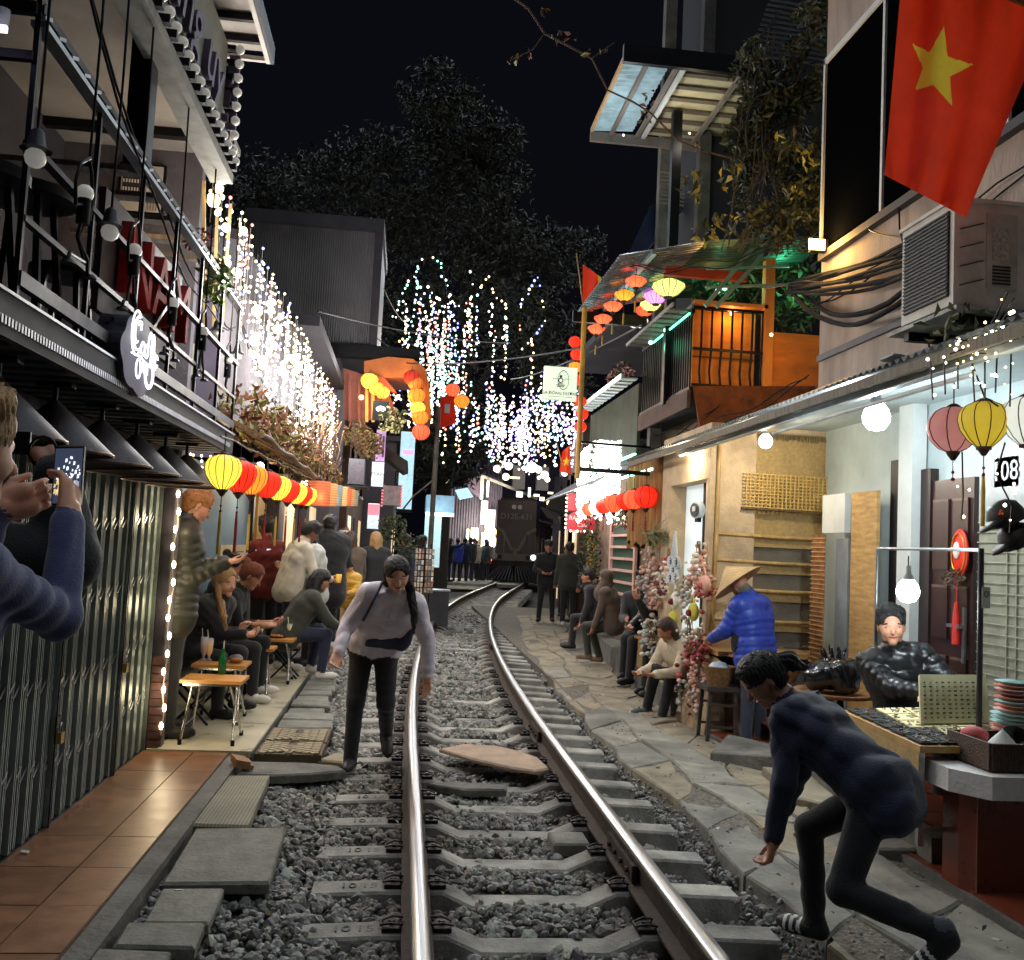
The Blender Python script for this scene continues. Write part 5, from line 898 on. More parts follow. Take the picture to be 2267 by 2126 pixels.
t, c, w, h = board(820, 1022, 852, 1079, 17, 'white lit shop sign with dark lettering left of the blue banner', sf['white']); text('lettering', 'TRAIN', ink, .09, (c.x, 16.975, c.z), (1, 0, 0), (0, 0, 1), t, .002)
t, c, w, h = board(829, 950, 856, 1028, 18, 'tall pinkish lit sign above the white shop sign', sf['pink']); B1('stripe', M('sign_violet', S(120, 70, 130), .6), t, c.x+.03, c.x+.07, 17.97, 17.985, c.z-.2, c.z+.2)
t, c, w, h = board(811, 1113, 842, 1173, 17.5, 'red and white lit sign low behind the crowd', sf['white']); B1('red_band', sf['red'], t, c.x-w*.45, c.x+w*.45, 17.47, 17.487, c.z+.02, c.z+h*.42)
t, c, w, h = board(845, 1075, 890, 1120, 19, 'dim square board edged with red dots', sf['dusk'])
for k in range(16): MB().ball((c.x+(-w/2 if k < 8 else w/2), 18.95, c.z-h/2+h*(k % 8)/7), .02, 6).build('dot', sf['red'], t)
t, c, w, h = board(877, 950, 922, 1134, 21, 'tall translucent pale blue banner with pink streak', sf['blue'], .03); B1('streak', M('pink_streak', S(230, 130, 180), .6, em=(1, .4, .7), es=1), t, c.x-w*.3, c.x+w*.4, 20.97, 20.985, c.z+.35, c.z+.45)
t = thing('bird_mark_sign', atY(843, 910, 17.5), 'white bird shaped lit sign on a black board', 'sign'); a = atY(843, 910, 17.5); MB().box(a, (.3, .05, .36)).build('board', black, t); MB().ball(a+Vector((0, -.04, .03)), .07, 10, sq=(1.3, .3, .8)).build('bird', EM('soft_white', (.9, 1, 1), 2.2), t)
t = thing('dark_canopy', atY(880, 1020, 18.5), 'dark rounded canvas canopy above the far shop entrance', 'canopy'); a = atY(880, 1020, 18.5); MB().prism([a+Vector((-.3, 0, .28)), a+Vector((.2, 0, .0)), a+Vector((.22, 0, -.16)), a+Vector((.12, 0, -.2)), a+Vector((-.3, 0, .1))], (0, 1.2, 0)).build('canvas', M('canvas_dark', S(46, 42, 40), .8), t)
t = thing('wall_box', atY(790, 1046, 16), 'weathered grey wall box over the terrace', 'box'); a = atY(790, 1046, 16); MB().box(a, (.26, .4, .42)).build('case', greyw, t); MB().box(a+Vector((0, 0, -.25)), (.4, .6, .03)).build('shelf', black, t)
up = thing('utility_pole', atY(948, 1270, 20), 'slim concrete utility pole with cables left of the train', 'pole'); a = atY(948, 1272, 20); MB().cyl((a.x, 20, .05), (a.x+.03, 20, 4.5), .06, .05, n=10).build('mast', concd, up); MB().tube([(a.x+.03, 20, 3), (a.x-.4, 19.8, 2.6), (a.x-.6, 19.5, 2.3)], .02, 5).build('arm', concd, up)
# postcard racks
for k, (px, Yq) in enumerate(((932, 17.0), (955, 17.2))):
    a = atY(px, 1205, Yq); t = thing('postcard_rack', (a.x, Yq, .05), 'tall wire rack of postcards beside the pole, %s one' % ('left' if k == 0 else 'right'), 'rack', 'postcard racks'); MB().cyl((a.x, Yq, .05), (a.x, Yq, a.z), .012, n=6).build('stem', black, t)
    for r_ in range(8):
        for q in (-1, 0, 1): B1('postcard', ph[random.randrange(4)], t, a.x-.06+q*.055+.03, a.x-.02+q*.055+.03, Yq-.03, Yq-.02, .75+.1*r_, .83+.1*r_)
t = thing('metal_bin', atY(975, 1285, 19), 'dark metal counter beside the postcard racks', 'counter'); a = atY(975, 1285, 18.5); B1('body', M('dark_steel', S(60, 60, 64), .5, .4), t, a.x-.18, a.x+.18, 18.4, 18.8, .05, .72); B1('top', silver, t, a.x-.2, a.x+.2, 18.38, 18.82, .72, .75)
# tree with string lights
tr = thing('street_tree', (1.5, 36, 0), 'great dark leafy tree towering over the end of the street', 'tree')
bark = M('bark', S(60, 52, 46), .9, var=.3, bump=.6)
MB().tube([(1.2, 36, 0), (1.3, 36, 4), (1.8, 36, 9), (1.9, 36.2, 14), (2.1, 36, 18)], lambda f: .45*(1-f)+.06, 10).build('trunk', bark, tr)
for a, b, c_ in (((1.3, 36, 4.5), (-.5, 35, 8), (-3.5, 35, 10.5)), ((1.6, 36, 6), (3, 35, 8.5), (4.8, 35, 10)), ((1.8, 36, 9), (.5, 35.5, 12), (-1, 35, 15)), ((1.8, 36, 9.5), (3, 35.5, 12.5), (3.3, 35, 15.5)), ((1.3, 36, 5), (-.2, 35, 6.5), (-1.2, 34.5, 9))): MB().tube([a, b, c_], lambda f: .16*(1-f)+.03, 7).build('limb', bark, tr)
tl = [M('tree_leaf_a', S(40, 44, 36), .5, var=.3, spec=.4), M('tree_leaf_b', S(52, 54, 42), .5, var=.3, spec=.4), M('tree_leaf_c', S(38, 42, 34), .5, var=.3)]
for k, (px, py, rx, rz, n) in enumerate(((985, 240, 110, 110, 3200), (1030, 330, 140, 130, 3600), (1090, 420, 90, 160, 2600), (900, 420, 190, 150, 4200), (750, 410, 190, 120, 3400), (600, 450, 150, 130, 2600), (1000, 540, 240, 170, 5200), (1150, 580, 150, 120, 3200), (1270, 560, 90, 70, 1200), (1200, 720, 150, 150, 3600), (980, 740, 200, 170, 4200), (1020, 930, 170, 110, 2600), (1220, 880, 110, 110, 1800), (930, 990, 90, 90, 1800), (1010, 1030, 80, 60, 1000))):
    Yq = 35+(k % 3)*.8-(1.5 if py > 650 else 0); c = atY(px, py, Yq); s = Yq/2100; leaves('foliage', tr, int(n*.7), c, (rx*s, 1.6, rz*s), .27, tl, seed=200+k, clump=34, aspect=.36, up=.35)
def chain(pts, step, g):
    P_ = []
    for a, b in zip(pts[:-1], pts[1:]):
        n = max(1, int((b-a).length/step)); P_ += [a.lerp(b, (i+g.uniform(-.4, .4))/n)+Vector((g.gauss(0, .028), 0, g.uniform(-.03, .03))) for i in range(n)]
    return P_
def lightset(name, label, chains, cols, r, step, seed, Yq=None, extra=()):
    g = random.Random(seed); m = MB(); wm = MB(); o = thing(name, chains[0][0], label, 'string lights')
    for ci, ch in enumerate(chains):
        base = g.randrange(len(cols))
        for p in chain(ch, step, g):
            rr = r*g.choice((.7, .9, 1, 1, 1.25)); m.lathe(p, [(rr*.05, -rr), (rr*.85, -.45*rr), (rr*.85, .45*rr), (rr*.05, rr)], 5, base if g.random() < .65 else g.randrange(len(cols)), True, None, (1, 1), False)
        for a, b in zip(ch[:-1], ch[1:]): wm.beam(a, b, .006)
    m.build('bulbs', cols, o, kind='stuff'); wm.build('wires', black, o, kind='stuff')
    for p, pw, c in extra: lamp('glow', p, pw, c, .3, o)
    return o
T = lambda *q: [atY(a, b, 28) for a, b in q]
ch = [T((872, 700), (895, 640), (920, 600), (930, 570)), T((872, 700), (905, 705)), T((920, 620), (960, 670), (985, 680)), T((935, 575), (955, 568), (975, 585), (985, 620), (990, 650)), T((920, 600), (925, 640), (915, 700), (905, 760)), T((950, 640), (975, 665), (1000, 700)), T((1045, 600), (1060, 595)), T((1040, 625), (1050, 635)), T((1090, 640), (1110, 670), (1125, 690)), T((1060, 650), (1085, 600)), T((1148, 680), (1190, 615), (1200, 640)), T((1200, 665), (1205, 690)), T((1205, 710), (1170, 760)), T((1160, 770), (1178, 755), (1175, 860)), T((885, 755), (915, 765)), T((1000, 665), (1030, 690), (1050, 730), (1060, 770)), T((1110, 830), (1130, 805)), T((1150, 720), (1155, 750))]
for k in range(84):
    x = random.choice((random.gauss(945, 30), random.gauss(1000, 45), random.uniform(885, 1180))); y0 = random.uniform(650, 860); ch.append(T((x, y0), (x+random.uniform(-6, 6), y0+random.uniform(40, 190))))
for k in range(44):
    x = random.uniform(950, 1240); y0 = random.uniform(860, 960); ch.append(T((x, y0), (x+random.uniform(-8, 8), y0+random.uniform(40, 110))))
lightset('tree_lights', 'warm and white fairy lights strung through the tree branches', ch[:18]+ch[58:], [LY, LW, LY, LW, LG, LB, LR], .036, .15, 5, extra=[(atY(960, 820, 26.5), 200, (1, .9, .7)), (atY(1060, 780, 26.5), 180, (1, .92, .78)), (atY(1000, 600, 27), 130, (.85, .9, 1)), (atY(800, 560, 27), 60, (1, .95, .85)), (atY(1200, 700, 27), 90, (1, .95, .85))])
lightset('tree_lights', 'blue and violet fairy lights cascading on the left of the tree', ch[18:58], [LB, LW, LB, LR, LG], .034, .12, 6)
ch = [];
for k in range(76):
    x = random.uniform(1075, 1290); y0 = 925+random.uniform(-60, 60)-(30 if x > 1150 else 0); ch.append([atY(x, y0, 24), atY(x+random.uniform(-3, 3), y0+random.uniform(40, 110), 24)])
o = lightset('violet_curtain', 'cool violet and white curtain of lights above the train', ch, [LW, EM('led_lilac', (.62, .4, 1), 3.5), EM('led_ice', (.4, .62, 1), 3.5), LW], .03, .1, 7, extra=[(atY(1180, 970, 23.5), 70, (.85, .85, 1))])
gbm = MB().ball((0, 0, 0), 1, 12).mesh('glow_ball', LW)
for px, py, r_ in ((1100, 1038, 8), (1126, 1032, 9), (1120, 1056, 8), (1160, 1037, 5), (1177, 1035, 12), (1192, 1040, 8), (1206, 1052, 9), (1212, 1062, 6), (1250, 1048, 7), (1193, 1058, 4), (1140, 1020, 5), (1165, 1020, 4), (1230, 1030, 4), (1115, 1025, 4)): put('glow_ball', gbm, atY(px, py, 23.8), o, None, r_/2100*23.8)
ss = []
for k in range(44):
    f = k/43; y = 13.2+3.4*f; ss.append((Vector((2.98+.02*random.random()+.03*f, y, 3.05+.05*f+.35*(1-abs(f-.6)))), random.uniform(.9, 1.25)))
curtain('white_curtain', 'blazing white curtain of lights on the right behind the yellow pole', ss, [LW, LW, coolb], .026, .06, [((2.7, 13.6, 2.6), 36, (.95, .97, 1)), ((2.75, 15.4, 2.6), 36, (.95, .97, 1))], 8, 40, (.03, .06))
# the train
TY = 42.; TX = cx(TY)+.02; ta = -tang(TY); R3 = Matrix.Rotation(ta, 3, 'Z'); o_ = Vector((TX, TY, 0))
tn = thing('locomotive', (TX, TY, 0), 'dark diesel locomotive coming down the track with yellow chevron', 'train'); hood = M('loco_red', S(66, 54, 58), .5, .1, var=.2, scale=1.5); yel = M('loco_yellow', S(104, 98, 78), .5)
def tb_(n, mt, c, d, rot=None): return MB().box(o_+R3@Vector(c), d, R3 @ (rot.to_matrix() if rot else Matrix.Identity(3))).build(n, mt, tn)
tb_('hood', hood, (0, 3.5, 2.5), (1.75, 7, 2.5)); tb_('roof', M('loco_roof', S(30, 28, 32), .6), (0, 3.5, 3.79), (1.5, 6.9, .1)); tb_('cab', hood, (0, 9, 2.45), (2.6, 3, 2.7)); tb_('frame_deck', black, (0, 5.5, 1.15), (2.7, 12, .22)); tb_('buffer_beam', M('buffer_beam', S(96, 88, 84), .6), (0, -.55, 1.22), (2.3, .12, .32)); tb_('underframe', black, (0, 3, .65), (2.1, 7, .75)); tb_('coupler', black, (0, -.85, .95), (.2, .5, .2))
for s in (-1, 1):
    MB().cyl(o_+R3@Vector((s*.13, -.02, 3.45)), o_+R3@Vector((s*.13, -.08, 3.45)), .1, n=14).build('headlight', M('head_glass', S(150, 150, 150), .2), tn); MB().cyl(o_+R3@Vector((s*.85, -.6, 1.25)), o_+R3@Vector((s*.85, -.68, 1.25)), .13, n=14).build('headlight', MATS['head_glass'] if s < 0 else EM('loco_lamp', (1, 1, 1), 1.2), tn); MB().cyl(o_+R3@Vector((s*.62, -.6, 1.22)), o_+R3@Vector((s*.62, -.64, 1.22)), .11, n=12).build('buffer', black, tn)
    tb_('chevron', yel, (s*.36, -.012, 1.95), (.13, .02, 1.0), Euler((0, s*.5, 0))); tb_('wing', yel, (s*.72, -.014, 2.42), (.4, .02, .14), Euler((0, -s*.45, 0))); MB().tube([o_+R3@Vector(q) for q in ((s*.5, -.06, 1.35), (s*.5, -.1, 2.2), (s*.9, -.1, 2.2), (s*.9, -.06, 1.35))], .022, 6).build('handrail', M('rail_grey', S(110, 104, 100), .5), tn)
    MB().tube([o_+R3@Vector(q) for q in ((s*1.2, -.6, 1.3), (s*1.2, -.6, 2.1), (s*1.2, 3, 2.1))], .022, 6).build('handrail', MATS['rail_grey'], tn)
tb_('chevron', yel, (0, -.014, 1.5), (.16, .02, .25)); MB().ball(o_+R3@Vector((-1.02, -.62, 1.05)), .06, 8).build('marker_lamp', EM('marker_red', (1, .1, .08), 6), tn)
text('running_number', 'D12E-631', M('plate_grey', S(130, 122, 120), .5), .36, o_+R3@Vector((0, -.03, 3.02)), R3@Vector((1, 0, 0)), (0, 0, 1), tn, .01)
for k in range(15): x = -1.15+.164*k; MB().beam(o_+R3@Vector((x*.5, -.7, .85)), o_+R3@Vector((x, -1.15-.2*(1-abs(x)/1.2), .2)), .035).build('pilot_bar', M('pilot', S(56, 54, 58), .5, .4), tn)
tb_('pilot_foot', black, (0, -1.25, .2), (2.3, .1, .1)); tb_('step', black, (-1.1, -.4, .55), (.3, .35, .9)); tb_('step', black, (1.1, -.4, .55), (.3, .35, .9))
# crossing deck and far houses
dk = MB(); dk.add([(.9, 36.5, .1), (cx(37)-.8, 36.3, .1), (cx(41)-.8, 41, .1), (2.0, 41.5, .1), (.9, 36.5, .2), (cx(37)-.8, 36.3, .2), (cx(41)-.8, 41, .2), (2.0, 41.5, .2)], [(4, 5, 6, 7), (0, 1, 5, 4), (1, 2, 6, 5), (3, 0, 4, 7), (2, 3, 7, 6)]); dk.build('crossing_deck', M('deck', S(150, 150, 140), .7, var=.3, scale=1.5), kind='structure')
dk = MB(); dk.bx(cx(38.5)-.45, cx(38.5)+.45, 38, 40, .02, .15); dk.build('crossing_plate', M('deck2', S(110, 106, 100), .8), kind='structure')
fh = thing('corrugated_house', (2.2, 46, 0), 'dark corrugated house edged with lights left of the locomotive', 'building'); a, b = atY(968, 1095, 45), atY(1108, 1190, 45)
m = MB(); V = []
for i in range(101): x = a.x+(b.x-a.x)*i/100; zt = 4.4+2.1*max(0, (i/100-.45))*1.5 if i < 75 else 5.9-.9*(i-75)/25; V += [(x, 45+(.08 if i % 4 < 2 else 0), 0), (x, 45+(.08 if i % 4 < 2 else 0), zt)]
m.add(V, [(2*i, 2*i+2, 2*i+3, 2*i+1) for i in range(100)]); m.build('sheet_wall', M('night_sheet', S(86, 80, 96), .6, .3, var=.2), fh); p, q = atY(1065, 1053, 44.8), atY(1190, 1105, 44.8); MB().beam(p, q, .12, .12).build('roof_edge', MATS['white_trim'], fh); MB().prism([atY(1032, 1060, 44.9), atY(1065, 1052, 44.9), atY(1065, 1105, 44.9), atY(1038, 1085, 44.9)], (0, .2, 0)).build('gable', M('violet_gable', S(104, 90, 116), .8), fh)
for px, y0, y1, w_, e in ((1067, 1055, 1105, 8, LY), (1080, 1065, 1100, 6, LW), (1072, 1110, 1160, 16, LW), (1085, 1130, 1170, 22, LW), (1050, 1170, 1215, 18, EM('shop_yellow', (1, .9, .5), 2.6)), (1075, 1180, 1215, 20, MATS['shop_yellow']), (1035, 1172, 1195, 6, MATS['shop_yellow'])):
    a, b = atY(px-w_/2, y1, 44.6), atY(px+w_/2, y0, 44.6); B1('lit_opening', e, fh, a.x, b.x, 44.55, 44.7, a.z, b.z)
for k, px in enumerate((1077, 1083, 1089, 1095)): MB().ball(atY(px, 1180, 44), .13, 8, sq=(.7, .7, 1.6)).build('hanging_lamp', EM('amber', (1, .5, .15), 3), fh); MB().ball(atY(px-1, 1200, 44), .15, 8, sq=(.8, .8, 1.7)).build('hanging_lamp', LW, fh)
lamp('shop_glow', atY(1080, 1165, 43.4), 480, (1, .93, .72), .5, fh); lamp('shop_glow', atY(1040, 1195, 43.6), 120, (1, .93, .72), .4, fh)
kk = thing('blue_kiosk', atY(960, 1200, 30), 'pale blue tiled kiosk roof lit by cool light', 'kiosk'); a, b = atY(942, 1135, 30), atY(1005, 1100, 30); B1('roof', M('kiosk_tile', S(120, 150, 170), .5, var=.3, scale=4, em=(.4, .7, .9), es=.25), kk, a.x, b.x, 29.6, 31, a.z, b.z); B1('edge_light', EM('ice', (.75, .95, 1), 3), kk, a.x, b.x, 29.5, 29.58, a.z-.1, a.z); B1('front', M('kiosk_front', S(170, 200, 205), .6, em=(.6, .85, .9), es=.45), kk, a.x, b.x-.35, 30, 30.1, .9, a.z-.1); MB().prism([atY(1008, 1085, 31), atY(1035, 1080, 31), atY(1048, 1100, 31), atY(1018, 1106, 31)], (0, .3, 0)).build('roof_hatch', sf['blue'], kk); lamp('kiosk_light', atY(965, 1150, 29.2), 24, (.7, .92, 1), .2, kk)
# far right houses following the curve
for k, (dx, y0, y1, z, nm) in enumerate(((2.35, 20, 27, 4.4, 'brown shop house behind the railway cafe sign'), (2.2, 27, 35, 4.2, 'far grey house near the locomotive on the right'), (1.75, 38, 48, 4.6, 'pale house right beside the locomotive'))):
    ym = (y0+y1)/2; x0, x1 = cx(y0)+dx, cx(y1)+dx; t = thing('row_house', (x0+2, ym, 0), nm, 'building', 'row houses on the right'); m = MB(); m.add([(x0, y0, 0), (x1, y1, 0), (x1+5, y1, 0), (x0+5, y0, 0), (x0, y0, z), (x1, y1, z), (x1+5, y1, z), (x0+5, y0, z)], [(0, 4, 5, 1), (0, 3, 7, 4), (4, 7, 6, 5), (1, 5, 6, 2)]); m.build('wall', (brownw, slate, greyw)[k], t)
    for q in range(3):
        f = (q+.5)/3; y = y0+(y1-y0)*f; x = x0+(x1-x0)*f; MB().box((x-.02, y, 1.2), (.06, .9, 2.0), Euler((0, 0, -tang(y)))).build('door', glassb if q % 2 else MATS['warm_window'], t); MB().box((x-.02, y, 3.1), (.06, .9, .9), Euler((0, 0, -tang(y)))).build('window', glassb, t); MB().box((x-.05, y, 2.6), (.1, 1.0, .06), Euler((0, 0, -tang(y)))).build('sill', whitew, t.children[-1])
    MB().box(((x0+x1)/2-.25, ym, 2.75), (.7, y1-y0, .05), Euler((0, .25, -tang(ym)))).build('awning', dkwall, t)
for k in range(10):
    px, py = random.choice(((1215, 1100), (1235, 1090), (1250, 1110), (1190, 1075), (1225, 1125)))
fb = thing('far_house', (7, 48, 0), 'dim violet house beyond the locomotive roof', 'building'); B1('wall', M('far_violet', S(70, 60, 82), .9, var=.3), fb, 3.6, 10, 47.5, 50, 0, 6.9); B1('roof', dkwall, fb, 3.4, 10.2, 47.2, 50.2, 6.9, 7.1)
for k in range(4): wn = B1('window', M('dusky_pane', S(120, 110, 120), .4, em=(.8, .7, .6), es=.12), fb, 4.1+1.2*k, 4.7+1.2*k, 47.44, 47.5, 4.6, 5.8); B1('frame', MATS['white_trim'], wn, 4.05+1.2*k, 4.1+1.2*k, 47.42, 47.5, 4.55, 5.85)
for k, (px, py, n_, cs) in enumerate(((820, 985, 260, dry), (868, 1170, 200, ivm), (790, 960, 220, dry), (900, 1210, 160, ivm), (870, 930, 200, [ivm[2], M('cream_flower', S(214, 206, 150), .7)]))): t = thing('hanging_plant', atY(px, py, 17.2), 'tangle of %s beside the lit signs, %s' % ('dry vine' if cs is dry else 'green leaves', ['under the pink sign', 'by the red sign', 'left of the bird sign', 'near the postcard racks', 'with cream flowers under the lantern column'][k]), 'plant', 'plants among the left signs'); leaves('foliage', t, n_, atY(px, py, 17.2), (.26, .3, .24), .1, cs, seed=300+k)
t = thing('red_banner', atY(996, 905, 21), 'red banner with white emblem hanging among the tree lights', 'banner'); q = [atY(975, 880, 21), atY(1006, 872, 21), atY(1008, 938, 21), atY(970, 950, 21)]; MB().prism(q, (0, .02, 0)).build('cloth', redf, t); MB().box(atY(990, 905, 20.97), (.12, .01, .2)).build('emblem', whitew, t)
t = thing('street_lamp_cluster', atY(1210, 1100, 36), 'cluster of yellowish shop lamps beyond the train roof', 'lamps')
for k, (px, py, w_, h_) in enumerate(((1200, 1105, 10, 8), (1215, 1112, 8, 12), (1188, 1097, 12, 5), (1222, 1092, 18, 4), (1245, 1096, 22, 4), (1150, 1095, 14, 12), (1172, 1090, 5, 22), (1140, 1058, 22, 4))): MB().box(atY(px, py, 40+k*.2), (w_/2100*40, .1, h_/2100*40)).build('lamp_panel', MATS['shop_yellow'] if k % 2 else LY, t)
for i, (a, b) in enumerate((((830, 745, 19), (940, 790, 22)), ((850, 640, 19), (905, 720, 24)), ((705, 690, 15), (1130, 760, 26)), ((1130, 840, 26), (1420, 720, 11)), ((850, 800, 20), (1290, 770, 12)))):
    A_, B_ = atY(*a), atY(*b); t = thing('overhead_wire', A_, 'thin overhead wire crossing the street, '+['behind the loft corner', 'from loft to branches', 'longest, from light curtain towards the tree', 'from tree to the lantern canopy', 'from awning to yellow pole'][i], 'wire', 'overhead wires'); MB().tube([A_.lerp(B_, q/10)-Vector((0, 0, .5*q/10*(1-q/10))) for q in range(11)], .012, 4).build('strand', M('wire_grey', S(70, 70, 74), .6), t)
# ================================================================ people: one continuous surface grown around a posed skeleton
def surfnet(phi, org, h):
    s = phi < 0; c = np.zeros(tuple(n-1 for n in phi.shape), np.int8)
    cr = [(i, j, k) for i in (0, 1) for j in (0, 1) for k in (0, 1)]; nx, ny, nz = phi.shape
    for i, j, k in cr: c += s[i:nx-1+i, j:ny-1+j, k:nz-1+k]
    act = (c > 0) & (c < 8); I = np.argwhere(act); idx = np.full(c.shape, -1, np.int64); idx[act] = np.arange(len(I)); acc = np.zeros((len(I), 3)); cnt = np.zeros((len(I), 1))
    for a in cr:
        for ax in range(3):
            if a[ax]: continue
            b = list(a); b[ax] = 1; va = phi[I[:, 0]+a[0], I[:, 1]+a[1], I[:, 2]+a[2]]; vb = phi[I[:, 0]+b[0], I[:, 1]+b[1], I[:, 2]+b[2]]; m = (va < 0) != (vb < 0)
            t = np.where(m, va/np.where(m, va-vb, 1), 0); p = np.array(a, float)[None]+t[:, None]*(np.array(b)-np.array(a))[None]; acc += p*m[:, None]; cnt += m[:, None]
    V = np.array(org)+h*(I+acc/np.maximum(cnt, 1)); Fc = []
    for ax in range(3):
        o1, o2 = [(1, 2), (2, 0), (0, 1)][ax]; sl0 = [slice(1, n-1) for n in phi.shape]; sl0[ax] = slice(0, phi.shape[ax]-1); sl1 = list(sl0); sl1[ax] = slice(1, phi.shape[ax])
        E = s[tuple(sl0)] != s[tuple(sl1)]; Q = np.argwhere(E); off = np.ones(3, int); off[ax] = 0; Q = Q+off; fl = s[Q[:, 0], Q[:, 1], Q[:, 2]]
        d1 = np.zeros(3, int); d1[o1] = 1; d2 = np.zeros(3, int); d2[o2] = 1; q = [Q-d1-d2, Q-d2, Q, Q-d1]; q = np.stack([idx[x[:, 0], x[:, 1], x[:, 2]] for x in q], 1); q[~fl] = q[~fl][:, ::-1]; Fc.append(q)
    return V, np.vstack(Fc), I
def sdf_mesh(prims, h, subs=(), puff=0., folds=0., cloth=(1, 2), seed=0, streak=None):
    """prims: (p0, p1, r0, r1, label, k, (flatdir, factor) or None)"""
    lo = np.full(3, 1e9); hi = -lo
    for p in prims:
        r = max(p[2], p[3])+.02
        for q in p[:2]: lo = np.minimum(lo, np.array(q)-r); hi = np.maximum(hi, np.array(q)+r)
    lo -= 3*h; n = np.ceil((hi-lo)/h).astype(int)+4; phi = np.full(n, .08, np.float32); lab = np.zeros(n, np.int8); ld = np.full(n, 9., np.float32); par = np.zeros(n, np.float32) if puff else None
    ax = [lo[i]+h*np.arange(n[i]) for i in range(3)]
    def dist(p, s0, s1):
        a, b = np.array(p[0], float), np.array(p[1], float); X = np.stack(np.meshgrid(*[ax[i][s0[i]:s1[i]] for i in range(3)], indexing='ij'), -1).astype(np.float32)-a.astype(np.float32); v = (b-a).astype(np.float32); L2 = float(v@v)
        if L2 > 1e-9: t = np.clip((X@v)/L2, 0, 1)
        else: t = np.zeros(X.shape[:3], np.float32)
        D = X-t[..., None]*v
        fl = p[6] if len(p) > 6 else None
        if fl is not None: nv = np.array(fl[0], np.float32); D = D+((D@nv)*(fl[1]-1))[..., None]*nv
        return np.sqrt((D*D).sum(-1))-(p[2]+(p[3]-p[2])*t), t*math.sqrt(L2)
    def rng_(p, pad):
        a, b = np.array(p[0]), np.array(p[1]); r = max(p[2], p[3])+pad; s0 = np.maximum(0, ((np.minimum(a, b)-r-lo)/h).astype(int)); s1 = np.minimum(n, ((np.maximum(a, b)+r-lo)/h).astype(int)+2); return s0, s1
    for p in prims:
        s0, s1 = rng_(p, .07); d, t = dist(p, s0, s1); sl = tuple(slice(a, b) for a, b in zip(s0, s1)); k = p[5]; A = phi[sl]
        hh = np.maximum(k-np.abs(A-d), 0)/max(k, 1e-6); phi[sl] = np.minimum(A, d)-hh*hh*k*.25; m = d < ld[sl]; ld[sl][m] = d[m]; lab[sl][m] = p[4]
        if puff: par[sl][m] = t[m]
    if puff or folds:
        m = (np.abs(phi) < .03) & np.isin(lab, cloth); q = np.argwhere(m); X = lo+h*q; g = np.random.default_rng(seed)
        dd = np.zeros(len(q))
        if folds:
            for k in range(5):
                w = g.normal(size=3); w /= np.linalg.norm(w); f = g.uniform(34, 92); w2 = g.normal(size=3)*9; ph = f*(X@w)+2.2*np.sin(X@w2)+g.uniform(0, 6); dd += folds*(.22*np.sin(ph)+.6*(.6-np.abs(np.sin(ph*.55))))*(.5+.5*np.sin(X@w2*.7+k))
        if folds: dd = np.where(lab[m] == 2, dd*.4, dd)
        if puff: tt = par[m]; isT = lab[m] == 1; dd -= np.where(isT, puff*(np.abs(np.sin(pi*tt/.062))-.5), 0)
        phi[m] += dd.astype(np.float32)
    if streak:
        q = np.argwhere(np.abs(phi) < .02); X = lo+h*q-np.array(streak[1]); an = np.arctan2(X@np.array(streak[2]), X@np.array(streak[3])); dd = streak[0]*(np.sin(an*34+3*np.sin(X[:, 2]*40))+.7*np.sin(an*61+X[:, 2]*60)); phi[q[:, 0], q[:, 1], q[:, 2]] += dd.astype(np.float32)
    for p in subs: s0, s1 = rng_(p, .06); d, t = dist(p, s0, s1); sl = tuple(slice(a, b) for a, b in zip(s0, s1)); phi[sl] = np.maximum(phi[sl], -d)
    phi[0] = phi[-1] = .08; phi[:, 0] = phi[:, -1] = .08; phi[:, :, 0] = phi[:, :, -1] = .08
    V, Fc, I = surfnet(phi, lo, h); c = np.clip(I+1, 0, n-1); vl = lab[I[:, 0], I[:, 1], I[:, 2]]; return V, Fc, vl[Fc[:, 0]]
skinA = M('skin_light', S(206, 152, 124), .5, var=.08, scale=20); skinB = M('skin_tan', S(178, 124, 96), .5, var=.08, scale=20); skinC = M('skin_brown', S(132, 88, 66), .5, var=.08, scale=20)
hairK = M('hair_black', S(20, 18, 20), .42, var=.3, scale=30, stretch=(12, 12, 1), bump=.5, bscale=40); hairB = M('hair_brown', S(70, 46, 34), .5, var=.3, scale=30, stretch=(12, 12, 1), bump=.4); hairR = M('hair_auburn', S(128, 66, 42), .5, var=.35, scale=30, stretch=(10, 10, 1), bump=.6); hairY = M('hair_blond', S(176, 136, 88), .5, var=.3, scale=26, stretch=(12, 12, 1), bump=.5); hairG = M('hair_ginger', S(168, 112, 62), .5, var=.3, scale=30, bump=.5)
def cloth(name, col, rough=.85, **k): return M('cloth_'+name, col, rough, var=.16, scale=9, bump=.25, bscale=120, sheen=.15, **k)
cBlk = cloth('black', S(22, 22, 26)); cNav = cloth('navy', S(34, 40, 66)); cNvD = cloth('navy_dark', S(32, 38, 62)); cBlue = M('cloth_blue', S(42, 66, 168), .45, var=.15, scale=6); cOli = M('cloth_olive', S(46, 46, 36), .5, var=.15, scale=6); cWht = cloth('white', S(214, 206, 190)); cLil = M('cloth_lilac', S(206, 196, 206), .6, var=.1, scale=6, bump=.2, bscale=60); cJean = cloth('jean', S(36, 44, 66)); cSlate = cloth('slate', S(56, 64, 78)); cBrn = cloth('brown', S(86, 72, 62)); cGrn = cloth('moss', S(52, 54, 46)); cYel = M('cloth_yellow', S(206, 160, 60), .5, var=.15); cKha = cloth('khaki', S(128, 106, 84)); cCream = cloth('cream', S(206, 190, 164)); cLea = M('cloth_leather', S(24, 26, 30), .36, var=.25, scale=8)
